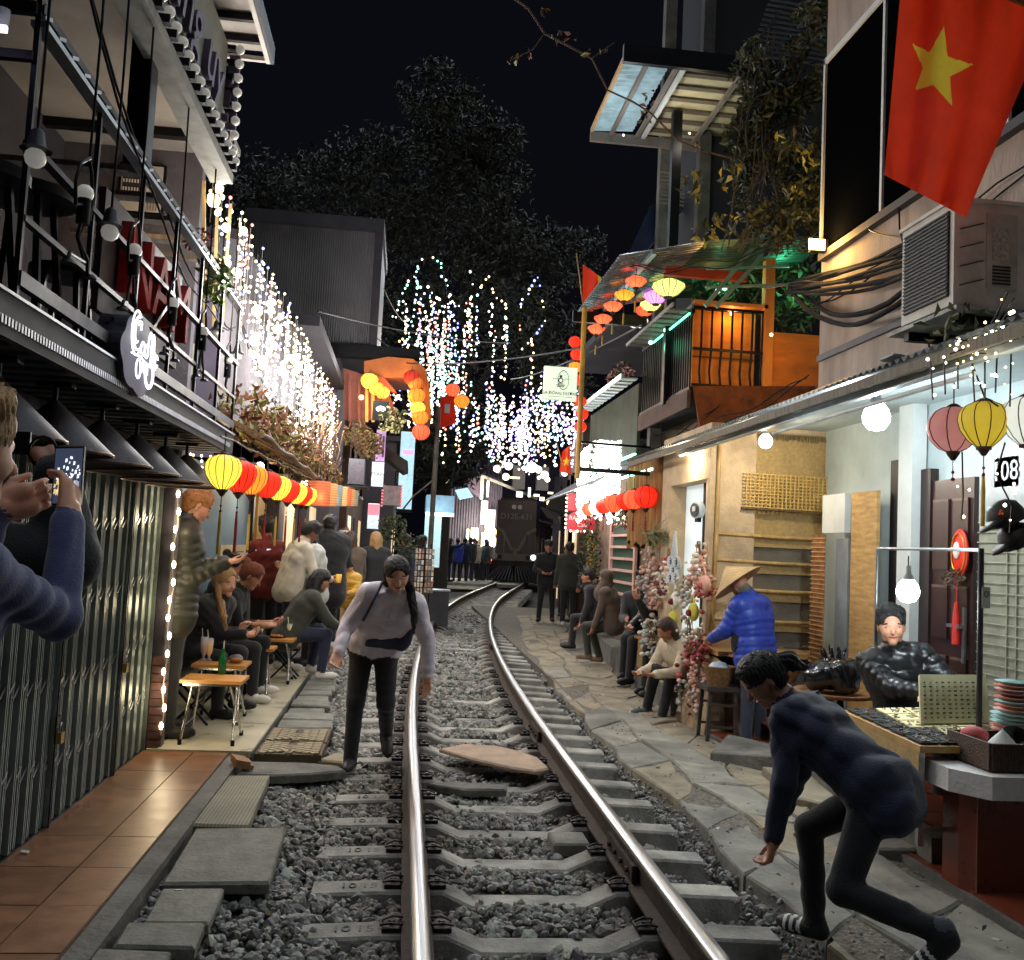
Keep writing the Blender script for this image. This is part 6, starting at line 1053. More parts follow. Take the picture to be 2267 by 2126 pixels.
shK = M('shoe_black', S(20, 20, 22), .6, var=.1); shW = M('shoe_white', S(205, 200, 192), .6, var=.12)
eyeM = M('eye_dark', S(26, 18, 16), .2, var=0); lipM = M('lip', S(158, 80, 74), .45, var=0); browM = M('brow', S(50, 36, 30), .8, var=0); glassM = M('spectacle', S(24, 22, 24), .3, var=0)
def person(label, loc, yaw, H=1.66, lean=4, side=0, twist=0, head=(0, 0, 0), RA=((8, 8), (20, 4)), LA=((8, 8), (20, 4)), RL=((0, 2), (0, 2)), LL=((0, 2), (0, 2)), top=None, pants=None, shoes=None, skin=None, hair='short', hairm=None, bulk=1., thick=.0, puff=0., folds=.005, vox=.012, face=False, curl=(.5, .5), hem=.03, group=None, seed=0, extra=None, extram=None, sleeve=1., hips=1., lift=0., feet=((0, 0), (0, 0)), glasses=False, hat=None, hairvox=None, sock=None, sole=None, stripes=None):
    top, pants, shoes, skin, hairm = top or cBlk, pants or cBlk, shoes or shK, skin or skinB, hairm or hairK
    U = Vector((0, 0, 1)); Rt = Vector((1, 0, 0)); Fw = Vector((0, 1, 0))
    sp = Vector((math.sin(rad(side)), math.sin(rad(lean))*math.cos(rad(side)), math.cos(rad(lean))*math.cos(rad(side))))
    tq = Matrix.Rotation(rad(twist), 3, sp); sr = tq @ (Rt-sp*Rt.dot(sp)).normalized(); sf_ = sp.cross(sr)
    def dirv(a, b, s): a, b = rad(a), rad(b); return Vector((s*math.sin(b), math.cos(b)*math.sin(a), -math.cos(b)*math.cos(a)))
    pel = Vector((0, 0, .52*H)); P = []; b = bulk
    def c(p0, p1, r0, r1, l, k=.03, fl=None): P.append((tuple(p0), tuple(p1), r0, r1, l, k, fl))
    J = {}
    low = 9
    for s, L, nm, ft in ((1, RL, 'R', feet[0]), (-1, LL, 'L', feet[1])):
        hip = pel+Rt*(s*.052*H); kn = hip+dirv(*L[0], s)*(.245*H); an = kn+dirv(*L[1], s)*(.24*H); J['hip'+nm], J['knee'+nm], J['ank'+nm] = hip, kn, an
        q = b**.5; c(hip, kn, .056*H*q*hips, .040*H*q, 2, .03); c(kn, an, .038*H*q, .030*H*q, 2, .02)
        fd = Vector((s*math.sin(rad(8+ft[1])), math.cos(rad(8)), 0)); fd = Vector((fd.x, fd.y*math.cos(rad(ft[0])), -math.sin(rad(ft[0])))).normalized(); heel = an+Vector((0, 0, -.028*H))-fd*.018*H; toe = heel+fd*.115*H
        if sock is not None: c(an+Vector((0, 0, .02)), an-Vector((0, 0, .03)), .026*H, .026*H, 5, .01)
        c(heel, toe-fd*.02*H, .024*H, .022*H, 3, .015, (Rt, .85)); c(toe-fd*.035*H, toe, .024*H, .017*H, 3, .015); c(an-Vector((0, 0, .012*H)), heel+fd*.04*H, .026*H, .022*H, 3, .015); J['toe'+nm] = toe; low = min(low, heel.z-.024*H, toe.z-.018*H)
    c(J['hipR'], J['hipL'], .066*H*b*hips, .066*H*b*hips, 2, .03)
    tk = thick
    lv = [(-hem, .05, .070, 1), (.05, .046, .064, 1), (.13, .044, .062, 1), (.21, .056, .066, 1), (.27, .062, .052, 1)]
    prev = None
    for (s_, w, r, l) in lv:
        a_, b_ = pel+sp*(s_*H)+sr*(w*H*b), pel+sp*(s_*H)-sr*(w*H*b); R_ = r*H*b+tk
        if prev:
            for q0, q1 in ((prev[0], a_), (prev[1], b_), ((prev[0]+prev[1])/2, (a_+b_)/2)): c(q0, q1, prev[2], R_, l, .03)
        prev = (a_, b_, R_)
    nb_ = pel+sp*(.305*H); J['neck'] = nb_; J['chest'] = pel+sp*(.22*H)
    for s, A, nm, cu in ((1, RA, 'R', curl[0]), (-1, LA, 'L', curl[1])):
        sh = pel+sp*(.275*H)+sr*(s*.105*H*b)
        if A[0] == 'ik':
            tg = Matrix.Rotation(rad(-yaw), 3, 'Z')@(Vector(A[1])-Vector(loc))+Vector((0, 0, low-lift)); u_, f__ = .175*H, .155*H; v = tg-sh; D_ = min(max(v.length, .06), (u_+f__)*.995); v.normalize(); pole = Vector(A[2]) if len(A) > 2 else Vector((s*.5, -.3, -1)); pole = Vector((pole.x, pole.y, pole.z)); pp = (pole-v*pole.dot(v)).normalized(); ca = (u_*u_+D_*D_-f__*f__)/(2*u_*D_); e = sh+v*(u_*ca)+pp*(u_*math.sqrt(max(0, 1-ca*ca))); w = sh+v*D_; d = (w-e).normalized()
        else: e = sh+(tq@dirv(*A[0], s) if abs(twist) > 0 else dirv(*A[0], s))*(.17*H); d = dirv(*A[1], s); w = e+d*(.15*H)
        J['sh'+nm], J['elb'+nm], J['wr'+nm], J['fd'+nm] = sh, e, w, d
        c(pel+sp*(.27*H), sh, .045*H+tk, .036*H+tk, 1, .03); c(sh, e, .035*H*b**.5+tk*.8, .029*H*b**.5+tk*.7, 1, .025); c(e, e.lerp(w, .9*sleeve if sleeve < 1 else .93), .028*H*b**.5+tk*.7, .022*H+tk*.55, 1, .02)
        if sleeve < 1: c(e, w, .022*H, .016*H, 0, .01)
        up_ = (sh-e).normalized(); nrm = (up_-d*up_.dot(d)); nrm = nrm.normalized() if nrm.length > .05 else (sp-d*sp.dot(d)).normalized()
        if A[0] == 'ik':
            if len(A) > 3 and A[3] is not None: d = (Matrix.Rotation(rad(-yaw), 3, 'Z')@Vector(A[3])).normalized(); J['fd'+nm] = d
            pn_ = (Matrix.Rotation(rad(-yaw), 3, 'Z')@Vector(A[4])) if len(A) > 4 else nrm; nrm = (pn_-d*pn_.dot(d)).normalized()
        elif len(A) > 2: nrm = (Matrix.Rotation(rad(A[2]), 3, d)@nrm)
        sd = d.cross(nrm)*s; pm = w+d*(.045*H); J['hand'+nm] = pm; J['pn'+nm] = nrm
        c(w-d*.02*H, w+d*.012*H, .0165*H, .017*H, 0, .012); c(w+d*.012*H-sd*.008*H, pm-sd*.012*H, .0155*H, .0145*H, 0, .008, (nrm, 1.5)); c(w+d*.012*H+sd*.008*H, pm+sd*.012*H, .0155*H, .0145*H, 0, .008, (nrm, 1.5))
        for k, ln in enumerate((.040, .046, .043, .034)):
            o0 = pm+d*.004*H+sd*((k-1.5)*.0115*H); a1 = rad(cu*55); d1 = d*math.cos(a1)+nrm*math.sin(a1); a2 = rad(cu*125); d2 = d*math.cos(a2)+nrm*math.sin(a2); m_ = o0+d1*(ln*.55*H); c(o0, m_, .0058*H, .0054*H, 0, .003); c(m_, m_+d2*(ln*.5*H), .0054*H, .0046*H, 0, .003)
        t0 = w+d*.014*H-sd*.016*H; t1 = t0+(d*.75-sd*.5+nrm*.35).normalized()*.03*H; c(t0, t1, .0075*H, .0064*H, 0, .006); c(t1, t1+(d*.9+nrm*(.2+.4*cu)).normalized()*.024*H, .0064*H, .005*H, 0, .003)
    # head
    hr = Matrix.Rotation(rad(-head[1]), 3, 'Z') @ Matrix.Rotation(rad(-head[0]), 3, 'X') @ Matrix.Rotation(rad(head[2]), 3, 'Y'); hu, hf, hx = hr@U, hr@Fw, hr@Rt
    nd = (sp+hu).normalized(); nt_ = nb_+nd*(.045*H); hc = nt_+hu*(.055*H)+hf*(.012*H); J['head'] = hc; hp = lambda x, y, z: hc+hx*(x*H)+hf*(y*H)+hu*(z*H); J['hp'] = hp
    c(nb_-sp*.01*H, nt_+hu*.02*H, .034*H, .030*H, 0, .02); c(nb_-sp*.015*H-sf_*0, nb_+sp*.015*H, .044*H+tk, .036*H+tk, 1, .02)
    c(hp(0, -.008, .022), hp(0, .008, .022), .050*H, .048*H, 0, .02); c(hp(-.012, .018, -.005), hp(.012, .018, -.005), .034*H, .034*H, 0, .02); c(hp(0, .022, -.02), hp(0, .036, -.052), .033*H, .017*H, 0, .02); c(hp(-.018, .01, -.038), hp(.018, .01, -.038), .02*H, .02*H, 0, .02)
    c(hp(0, .052, .006), hp(0, .063, -.016), .005*H, .0085*H, 0, .006); c(hp(-.016, .05, .014), hp(.016, .05, .014), .006*H, .006*H, 0, .01)
    for s in (-1, 1): c(hp(s*.049, -.002, .008), hp(s*.050, -.004, -.016), .010*H, .007*H, 0, .004, (tuple(hx), 2.2)); c(hp(s*.022, .042, -.014), hp(s*.026, .036, -.022), .012*H, .011*H, 0, .012)
    if extra: extra(c, J, hp, H)
    dz = -low+lift; mats = [skin, top, pants, shoes] + ([extram] if extram else [pants]) + ([sock or skin]) + [sole or stripes or shoes]
    V, Fc, lb = sdf_mesh(P, vox, puff=puff, folds=folds, seed=seed); lb = lb.astype(np.int32)
    if sole or stripes:
        fc = V[Fc].mean(1)
        for nm in 'RL':
            a_, t_ = np.array(J['ank'+nm]), np.array(J['toe'+nm]); ax_ = t_-(a_-np.array((0, 0, .028*H))); ln_ = np.linalg.norm(ax_); ax_ /= ln_; tt = (fc-(a_-np.array((0, 0, .028*H))))@ax_/ln_; dn = np.cross(np.array((1, 0, 0)), ax_); hh = (fc-(a_-np.array((0, 0, .028*H))))@dn; near = (np.linalg.norm(fc-(a_+t_)/2, axis=1) < .16) & (lb == 3)
            if sole: lb[near & (hh < -.012*H)] = 6
            if stripes: lb[near & (hh > -.012*H) & (tt > .3) & (tt < .95) & (((tt-.3)*4.6) % 1 < .5)] = 6
    loc = Vector(loc); Rz = Matrix.Rotation(rad(yaw), 3, 'Z'); Rn = np.array(Rz)
    t = thing('person', loc, label, 'person', group); V[:, 2] += dz; V = V@Rn.T; put('body', mesh_np('body', V, Fc, mats, lb, True), loc, t)
    tw = lambda p: loc+Rz@(Vector(p)+Vector((0, 0, dz)))
    # hair
    hp_, hs_ = [], []; h_ = lambda x0, y0, z0, x1, y1, z1, r0, r1, k=.012, fl=None: hp_.append((tuple(hp(x0, y0, z0)), tuple(hp(x1, y1, z1)), r0*H, r1*H, 0, k, fl))
    if hair not in ('none', 'hijab', 'hat'):
        h_(0, -.012, .026, 0, .006, .030, .0545, .0535)
        if hair in ('short', 'crop'): h_(0, -.022, .0, 0, -.022, .02, .045, .05); hs_ += [(tuple(hp(0, .07, -.03)), tuple(hp(0, .078, .016)), .06*H, .043*H, 0, 0), (tuple(hp(-.07, .02, -.04)), tuple(hp(.07, .02, -.04)), .042*H, .042*H, 0, 0), (tuple(hp(0, -.05, -.075)), tuple(hp(0, -.09, -.075)), .04*H, .04*H, 0, 0)]
        else: h_(0, -.02, .0, 0, -.02, .02, .05, .052); hs_ += ([(tuple(hp(-.07, .022, -.03)), tuple(hp(.07, .022, -.03)), .034*H, .034*H, 0, 0), (tuple(hp(0, -.05, -.075)), tuple(hp(0, -.09, -.075)), .04*H, .04*H, 0, 0)] if hair in ('pony', 'bun') else [])+[(tuple(hp(0, .07, -.03)), tuple(hp(0, .078, .014)), .058*H, .043*H, 0, 0), (tuple(hp(-.03, .05, -.05)), tuple(hp(.03, .05, -.05)), .03*H, .03*H, 0, 0)]
        if hair == 'short': h_(-.024, .03, .066, .024, .028, .068, .018, .02); h_(0, .0, .07, 0, .02, .07, .028, .022); h_(-.03, .01, .055, .03, .012, .058, .026, .026)
        if hair in ('short', 'crop'):
            gq = random.Random(seed)
            for k in range(26 if hair == 'short' else 12): a_ = gq.uniform(-1.5, 1.5); y_ = gq.uniform(-.03, .035); x_ = .04*math.sin(a_); z_ = .03+.05*math.cos(a_*.9); h_(x_*.8, y_, z_*.95, x_*1.15+gq.uniform(-.008, .008), y_+.012, z_+.012+gq.uniform(-.004, .006), .009, .003, .01)
        if hair == 'bun': h_(0, -.062, .05, 0, -.068, .055, .026, .026); h_(0.01, -.05, .03, 0, -.06, .05, .03, .02)
        if hair == 'pony': h_(0, -.062, .02, 0, -.09, .0, .018, .022); h_(0, -.09, .0, 0, -.1, -.07, .022, .016); h_(0, -.1, -.07, .0, -.085, -.13, .016, .006)
        if hair == 'long':
            for s in (-1, 1): h_(s*.035, -.02, .01, s*.045, -.02, -.1, .028, .022); h_(s*.045, -.02, -.1, s*.05, .0, -.16, .022, .01)
            h_(0, -.04, 0, 0, -.045, -.13, .04, .03)
        if hair in ('side', 'sideL'):
          sx = 1 if hair == 'side' else -1
          h_ = (lambda f__: (lambda x0, y0, z0, x1, *r: f__(x0*sx, y0, z0, x1*sx, *r)))(h_); h_(.03, .0, .0, .052, .03, -.06, .024, .02); h_(.052, .03, -.06, .062, .075, -.15, .02, .017); h_(.062, .075, -.15, .055, .1, -.23, .017, .006); h_(-.035, .0, .01, -.04, .0, -.04, .022, .016)
        if hair == 'bob': [h_(s*.04, -.015, .02, s*.042, -.005, -.07, .026, .026) for s in (-1, 1)]; h_(0, -.04, 0, 0, -.045, -.07, .036, .034)
        hv = hairvox or max(.006, vox*.8); V, Fc, _ = sdf_mesh(hp_, hv, hs_, streak=(.0035, tuple(hp(0, 0, .02)), tuple(hx), tuple(hf))); V[:, 2] += dz; V = V@Rn.T; put('hair', mesh_np('hair', V, Fc, hairm, None, True), loc, t)
    if hair == 'hijab':
        h_(0, -.012, .02, 0, .0, .024, .06, .058); h_(0, -.01, -.02, 0, .0, -.07, .056, .06); h_(0, -.0, -.08, 0, .02, -.14, .07, .085); hs_ += [(tuple(hp(0, .07, -.015)), tuple(hp(0, .075, .012)), .044*H, .036*H, 0, 0)]
        V, Fc, _ = sdf_mesh(hp_, max(.008, vox*.8), hs_, folds=.003, cloth=(0,)); V[:, 2] += dz; V = V@Rn.T; put('headscarf', mesh_np('headscarf', V, Fc, hairm, None, True), loc, t)
    Rw = Rz@hr
    def part(nm, m, mt): o = m.build(nm, mt, t); return o
    if hat == 'cap': m = MB(); m.lathe(tw(hp(0, -.004, .03)), [(.058*H, 0), (.058*H, .02*H), (.048*H, .04*H), (.02*H, .05*H), (.001, .052*H)], 18, axis=Rw); part('cap', m, shK); m = MB(); m.lathe(tw(hp(0, .052, .032)), [(.001, .008), (.042*H, .002), (.044*H, -.002), (.001, .0)], 14, axis=Rw); part('cap_peak', m, shK)
    if hat == 'whitecap': m = MB(); m.lathe(tw(hp(0, -.004, .03)), [(.06*H, 0), (.06*H, .02*H), (.048*H, .04*H), (.001, .052*H)], 14, axis=Rw); part('cap', m, shW)
    if hat == 'cone':
        m = MB(); m.lathe(tw(hp(0, .0, .028)), [(.165*H, 0), (.163*H, .004), (.08*H, .062*H), (.004, .122*H), (.001, .12*H), (.08*H, .054*H), (.155*H, -.002)], 40, axis=Rw, capends=False); part('conical_hat', m, M('palm_hat', S(206, 172, 122), .75, var=.18, scale=8, wave=('Z', 22, 1, .2), trans=.12))
    if face:
        for s in (-1, 1):
            part('eye', MB().lathe(tw(hp(s*.0205, .0478, .003)), [(max(1e-4, .0066*H*math.sin(pi*q/6)), -.0046*H*math.cos(pi*q/6)) for q in range(7)], 12, axis=Rw, sq=(1.2, .6), capends=False), eyeM); m = MB(); m.tube([tw(hp(s*.011, .0535, .015)), tw(hp(s*.022, .052, .0185)), tw(hp(s*.033, .045, .015))], .0030*H, 5); part('eyebrow', m, browM)
        m = MB(); m.tube([tw(hp(-.0135, .047, -.0335)), tw(hp(-.005, .0535, -.0345)), tw(hp(.005, .0535, -.0345)), tw(hp(.0135, .047, -.0335))], .0034*H, 6); part('mouth', m, lipM)
    if glasses:
        for s in (-1, 1): m = MB(); m.tube([tw(hp(s*.021+.0145*math.cos(a), .058, .002+.0105*math.sin(a))) for a in [2*pi*k/16 for k in range(16)]], .0016*H, 5, close=True); part('spectacle_rim', m, glassM); m = MB(); m.tube([tw(hp(s*.036, .056, .005)), tw(hp(s*.05, .0, .007))], .0013*H, 4); part('spectacle_arm', m, glassM)
    t_ = {k: tw(v) for k, v in J.items() if k not in ('hp',) and not k.startswith(('fd', 'pn'))}; t_['root'] = t; t_['hpw'] = lambda x, y, z: tw(hp(x, y, z)); t_['rot'] = Rz; t_['fdR'], t_['fdL'] = Rz@J['fdR'], Rz@J['fdL']
    return t_
def phone(c, right, up, label, parent=None, w=.073, h=.15, screen=True, sm=None):
    x = Vector(right).normalized(); y = Vector(up); y = (y-x*y.dot(x)).normalized(); z = x.cross(y); R_ = Matrix((x, y, z)).transposed(); c = Vector(c); t = thing('phone', c, label, 'phone')
    MB().box(c, (w, h, .009), R_).build('case', M('phone_case', S(18, 18, 20), .35, var=0), t)
    if screen: MB().box(c+z*.0052, (w*.92, h*.93, .0015), R_).build('screen', sm or M('phone_screen', S(150, 160, 180), .2, var=.0, em=(.7, .8, 1), es=.8), t)
    return t
# ---------------- people of the foreground and the left terrace
# walking girl on the ballast
g1 = person('woman in a pale lilac jacket with crossbody bag walking along the rail looking down', (-.17, 7.0, .0), 180, 1.64, lean=36, side=-15, head=(26, -10, 8), RA=((-10, 30), (44, 10)), LA=((-4, 20), (10, 2)), RL=((10, 3), (2, 2)), LL=((10, 3), (-48, 2)), top=cLil, pants=cBlk, skin=skinA, hair='sideL', hairm=hairK, sole=shW, thick=.013, folds=.011, vox=.0085, face=True, curl=(.45, .4), hem=-.02, seed=3, feet=((0, 0), (35, 0)), extra=lambda c, J, hp, H: (c(J['neck']+Vector((-.06, .05, -.02)), J['neck']+Vector((.06, .05, -.02)), .045, .045, 1, .02), c(J['neck']+Vector((-.05, -.05, .0)), J['neck']+Vector((.05, -.05, .0)), .045, .045, 1, .02)))
hipc = (g1['hipR']+g1['hipL'])/2; ch = g1['chest']; fw = Vector((.05, -1, 0)).normalized()
bag = thing('shoulder_bag', hipc, 'dark navy crossbody bag slung over the lilac jacket', 'bag'); q = hipc+Vector((.07, -.17, .13)); bp = [(q+Vector((-.15, .03, .05)), q+Vector((.15, .03, .0)), .05, .06, 0, .05, ((0, 1, 0), 1.4)), (q+Vector((-.1, .02, -.06)), q+Vector((.12, .02, -.08)), .07, .07, 0, .05, ((0, 1, 0), 1.5))]
V, Fc, _ = sdf_mesh([(tuple(a), tuple(b), *r) for a, b, *r in bp], .01, folds=.004, cloth=(0,)); put('pouch', mesh_np('pouch', V-np.array(hipc), Fc, M('bag_navy', S(40, 46, 72), .6, var=.15), None, True), hipc, bag)
MB().tube([q+Vector((-.17, .03, .06)), ch+Vector((-.17, -.13, -.08)), g1['shR'].lerp(g1['neck'], .5)+Vector((0, -.1, .08)), g1['neck']+Vector((-.07, .08, .06))], .011, 6).build('strap', MATS['bag_navy'], bag)
# running woman at the right
p_ = person('woman in dark navy jacket and black leggings crouching as she runs across the slabs', (1.97, 3.72, .03), 46, 1.56, lean=52, head=(42, -38, 0), RA=((14, 6), (18, 0), 60), LA=((-4, 10), (10, 0), -60), LL=((12, 18), (-80, 0)), RL=((54, -2), (-4, 2)), top=cNvD, pants=cBlk, skin=skinB, hair='pony', thick=.01, folds=.012, vox=.008, face=True, curl=(.75, .75), hem=.04, seed=5, feet=((4, 0), (48, 0)), bulk=.95, hips=.93, stripes=MATS['white_paint'], sock=cloth('sock', S(70, 72, 80)), extra=lambda c, J, hp, H: (c(J['neck']-Vector((.05, .06, .01)), J['neck']+Vector((.05, -.06, .01)), .05, .05, 1, .03), c(J['hipR']+Vector((.01, -.03, .06)), J['hipL']+Vector((-.01, -.03, .06)), .085, .085, 1, .04)))
# photographer at the left edge, close to the camera
PH = atY(152, 1054, 2.62); flc = M('fleece_navy', S(56, 64, 104), .95, var=.2, scale=60, bump=.25, bscale=200, sheen=.4)
f_ = person('blond man in navy fleece at the picture edge filming with a phone', (-1.11, 2.3, .1), -40, 1.79, lean=2, side=9, head=(2, 4, 0), RA=('ik', PH+Vector((.03, -.07, -.11)), (.35, -.1, -1), (-.15, .5, 1), (-1, .2, 0)), LA=('ik', PH+Vector((-.16, -.05, -.1)), (-.3, -.2, -1), (1, .35, .45), (.2, .9, .3)), top=flc, pants=cBlk, skin=skinA, hair='short', hairm=hairY, thick=.002, folds=.007, vox=.007, curl=(.55, .5), bulk=.95, seed=9, hem=.05)
scr = M('phone_view', S(14, 16, 26), .3, var=0, em=(.03, .04, .07), es=1.)
ph1 = phone(PH, (1, -.1, .07), (-.02, .12, 1), 'phone with bright street view on its screen held by the blond man', w=.078, h=.158, sm=scr); o = ph1
xr, yr = Vector((1, -.1, .07)).normalized(), Vector((-.02, .12, 1)).normalized(); gq = random.Random(3)
for nm, n_, rr_, cc in (('picture_light', 34, (.002, .006), EM('pic_white', (.85, .9, 1), 1.)), ('picture_gold', 16, (.003, .008), EM('pic_gold', (.8, .65, .3), .7)), ('picture_ground', 10, (.006, .012), EM('pic_grey', (.4, .42, .5), .6))):
    m = MB()
    for k in range(n_):
        a_ = gq.uniform(0, 6.28); d_ = gq.uniform(.006, .034); u_, v_ = d_*math.cos(a_), .012+1.1*d_*math.sin(a_)
        if nm == 'picture_gold': u_, v_ = gq.uniform(-.033, -.005), gq.uniform(-.055, -.01)
        if nm == 'picture_ground': u_, v_ = gq.uniform(-.01, .03), gq.uniform(-.06, -.02)
        q_ = PH+xr*u_+yr*v_-Vector((0, .0075, 0)); w_ = gq.uniform(*rr_); m.add([q_-xr*w_*.5-yr*w_, q_+xr*w_*.5-yr*w_*.6, q_+xr*w_*.5+yr*w_, q_-xr*w_*.4+yr*w_], [(0, 1, 2, 3)])
    m.build(nm, cc, ph1)
for a0, b0 in (((.0, .01), (-.012, -.055)), ((.004, .008), (.03, -.05))): MB().beam(PH+xr*a0[0]+yr*a0[1]-Vector((0, .009, 0)), PH+xr*b0[0]+yr*b0[1]-Vector((0, .009, 0)), .0022, .001).build('picture_rail', MATS['phone_case'], ph1)
MB().cyl(PH+Vector((.004, -.012, -.066)), PH+Vector((.004, -.017, -.066)), .008, n=14).build('record_button', EM('rec', (1, .5, .5), 1.2), ph1)
bg = thing('black_backpack', f_['chest'], 'black rucksack on the back of the navy fleece', 'bag'); c = f_['chest']+Vector((.02, -.1, -.3)); V, Fc, _ = sdf_mesh([(tuple(c+Vector((-.08, -.05, -.12))), tuple(c+Vector((.08, -.02, -.12))), .11, .11, 0, .05), (tuple(c+Vector((-.08, -.05, .1))), tuple(c+Vector((.07, -.02, .1))), .1, .1, 0, .05)], .012, folds=.008, cloth=(0,)); put('sack', mesh_np('sack', V-np.array(f_['chest']), Fc, cBlk, None, True), f_['chest'], bg)
H2 = atY(98, 1005, 3.0)
f2 = person('man in black holding up a camera strap, mostly hidden behind the blond man', (-1.5, 2.9, .1), -10, 1.78, RA=('ik', H2+Vector((.04, 0, -.05)), (.4, 0, -1), (-.5, .3, .6), (-.5, .6, -.2)), LA=((60, 0), (110, -14), 0), top=cBlk, pants=cBlk, skin=skinB, hair='short', hairm=hairB, thick=.05, vox=.010, curl=(.95, .8), bulk=1.1, seed=10)
phone(H2+Vector((-.1, .02, .03)), (0, 0, 1), (1, 0, 0), 'small phone screen glowing beside the raised black sleeve', w=.07, h=.1)
MB().tube([f2['handR']+Vector((.04*math.cos(a), -.02, .045*math.sin(a))) for a in [2*pi*k/16 for k in range(16)]], .005, 5, close=True).build('cord', black, thing('wrist_strap_band', f2['wrR'], 'dark cord strap looped round the raised wrist', 'strap'))
# man in olive puffer by the pillar
a = person('tall ginger man in olive puffer jacket standing at the pillar reading his phone', (-1.69, 7.42, .105), -72, 1.84, lean=3, head=(24, -6, 0), RA=('ik', atY(515, 1240, 7.3)+Vector((-.05, 0, -.02)), (-.2, -.6, -1), (1, 0, .2), (0, 0, 1)), LA=('ik', atY(500, 1245, 7.55), (.2, -.6, -1), (1, 0, .15), (0, 0, 1)), top=cOli, pants=cBlk, skin=skinA, hair='crop', hairm=hairG, thick=.03, puff=.009, folds=.004, vox=.010, face=True, curl=(.35, .4), hem=.06, seed=12, bulk=1.1)
phone(a['handR']+Vector((.06, .05, .05)), (0, 1, 0), (1, 0, .5), 'dark phone held flat by the man in the olive puffer', screen=False)
# seated pair
a = person('laughing blond woman in black hoodie leaning over the cafe table', (-1.78, 8.5, .105), -112, 1.66, lean=30, head=(10, 10, 8), RA=('ik', atY(545, 1405, 8.25), (-.5, 0, -1)), LA=('ik', atY(530, 1400, 8.5), (.5, 0, -1), (.4, -.2, 1), (1, -.4, 0)), RL=((86, 10), (4, 4)), LL=((88, 10), (-4, 4)), top=cBlk, pants=cBlk, skin=skinA, hair='side', hairm=hairY, vox=.0095, thick=.02, face=True, curl=(.6, .6), seed=14)
a = person('woman with auburn bun and black shirt holding a drink at the table', (-1.68, 9.15, .105), -98, 1.66, lean=22, head=(30, -6, 0), RA=('ik', atY(590, 1385, 9.0), (-.4, -.2, -1), (1, .2, .1)), LA=('ik', atY(598, 1380, 9.15), (.4, -.2, -1), (1, -.2, .1)), RL=((84, 8), (2, 2)), LL=((88, 10), (-3, 4)), top=cBlk, pants=cBlk, skin=skinB, hair='bun', hairm=hairR, vox=.0105, face=True, sleeve=.45, curl=(.7, .7), seed=15, shoes=shW)
a = person('dark haired person seated behind the auburn woman', (-1.86, 9.8, .105), -110, 1.7, lean=14, head=(20, 0, 0), RL=((84, 8), (2, 2)), LL=((88, 10), (-3, 4)), top=cBlk, pants=cBlk, skin=skinB, hair='bun', vox=.014, seed=16)
a = person('man in cream hooded jacket and dark jeans standing bent toward a drink', (-1.3, 11.2, .105), -62, 1.72, lean=15, head=(28, 0, 0), RA=((20, 8), (76, -18), 60), LA=((24, 10), (72, -10), -60), top=cWht, pants=cJean, shoes=shW, skin=skinC, hair='short', vox=.012, thick=.018, folds=.007, curl=(.7, .7), hem=.02, seed=17, bulk=1.0, extra=lambda c, J, hp, H: c(J['neck']-Vector((.06, .07, .02)), J['neck']+Vector((.06, -.07, -.02)), .06, .06, 1, .03))
t = thing('drink_cup', a['handR'], 'amber drink in a cup held by the man in cream', 'cup'); MB().lathe(a['handR']+Vector((.04, 0, -.02)), [(.03, 0), (.036, .1), (.034, .1), (.002, .09)], 12).build('cup', M('amber_drink', S(214, 160, 60), .2, em=(1, .6, .1), es=.12), t)
a = person('person in white fluffy jacket lifting a phone beside the man in cream', (-1.05, 11.7, .105), 120, 1.66, lean=8, head=(10, 0, 0), RA=((40, 8), (110, -14), 60), LA=((34, 10), (100, -10), -60), top=cloth('fluffy', S(205, 208, 206)), pants=cBlk, skin=skinB, hair='long', vox=.014, thick=.03, folds=.009, seed=18)
phone(a['handR']+Vector((0, -.02, .06)), (.6, .6, 0), (0, 0, 1), 'white cased phone raised by the person in the fluffy jacket')
a = person('broad person in long black coat seen from behind on the terrace step', (-1.05, 13.4, .12), 8, 1.8, lean=5, head=(14, 20, 0), RA=((24, 10), (80, -20)), LA=((20, 10), (70, -16)), top=cBlk, pants=cBlk, shoes=shW, hair='short', vox=.014, thick=.05, folds=.007, hem=.13, bulk=1.16, seed=19, extra=lambda c, J, hp, H: c(J['neck']-Vector((.06, .07, .02)), J['neck']+Vector((.06, -.07, -.02)), .075, .075, 1, .03))
a = person('person in dark moss jacket crouched on a low stool with white trainers', (-1.2, 10.55, .105), -70, 1.66, lean=30, head=(20, 0, 0), RA=((36, 8), (60, -10)), LA=((38, 8), (64, -10)), RL=((92, 6), (-6, 2)), LL=((96, 8), (-10, 2)), top=cGrn, pants=cNvD, shoes=shW, skin=skinB, hair='long', vox=.013, thick=.02, seed=20)
a = person('dark haired man in maroon shirt half hidden behind the cream jacket', (-1.6, 11.6, .105), 40, 1.72, head=(4, 0, 0), top=cloth('maroon', S(110, 26, 30)), skin=skinC, vox=.015, seed=21)
a = person('child in yellow padded vest standing by the terrace step', (-.78, 14.7, .06), 160, 1.22, head=(14, 0, 0), RA=((20, 8), (80, -16)), LA=((20, 8), (80, -16)), top=cYel, pants=cCream, skin=skinB, hair='short', vox=.014, thick=.03, puff=.01, seed=22)
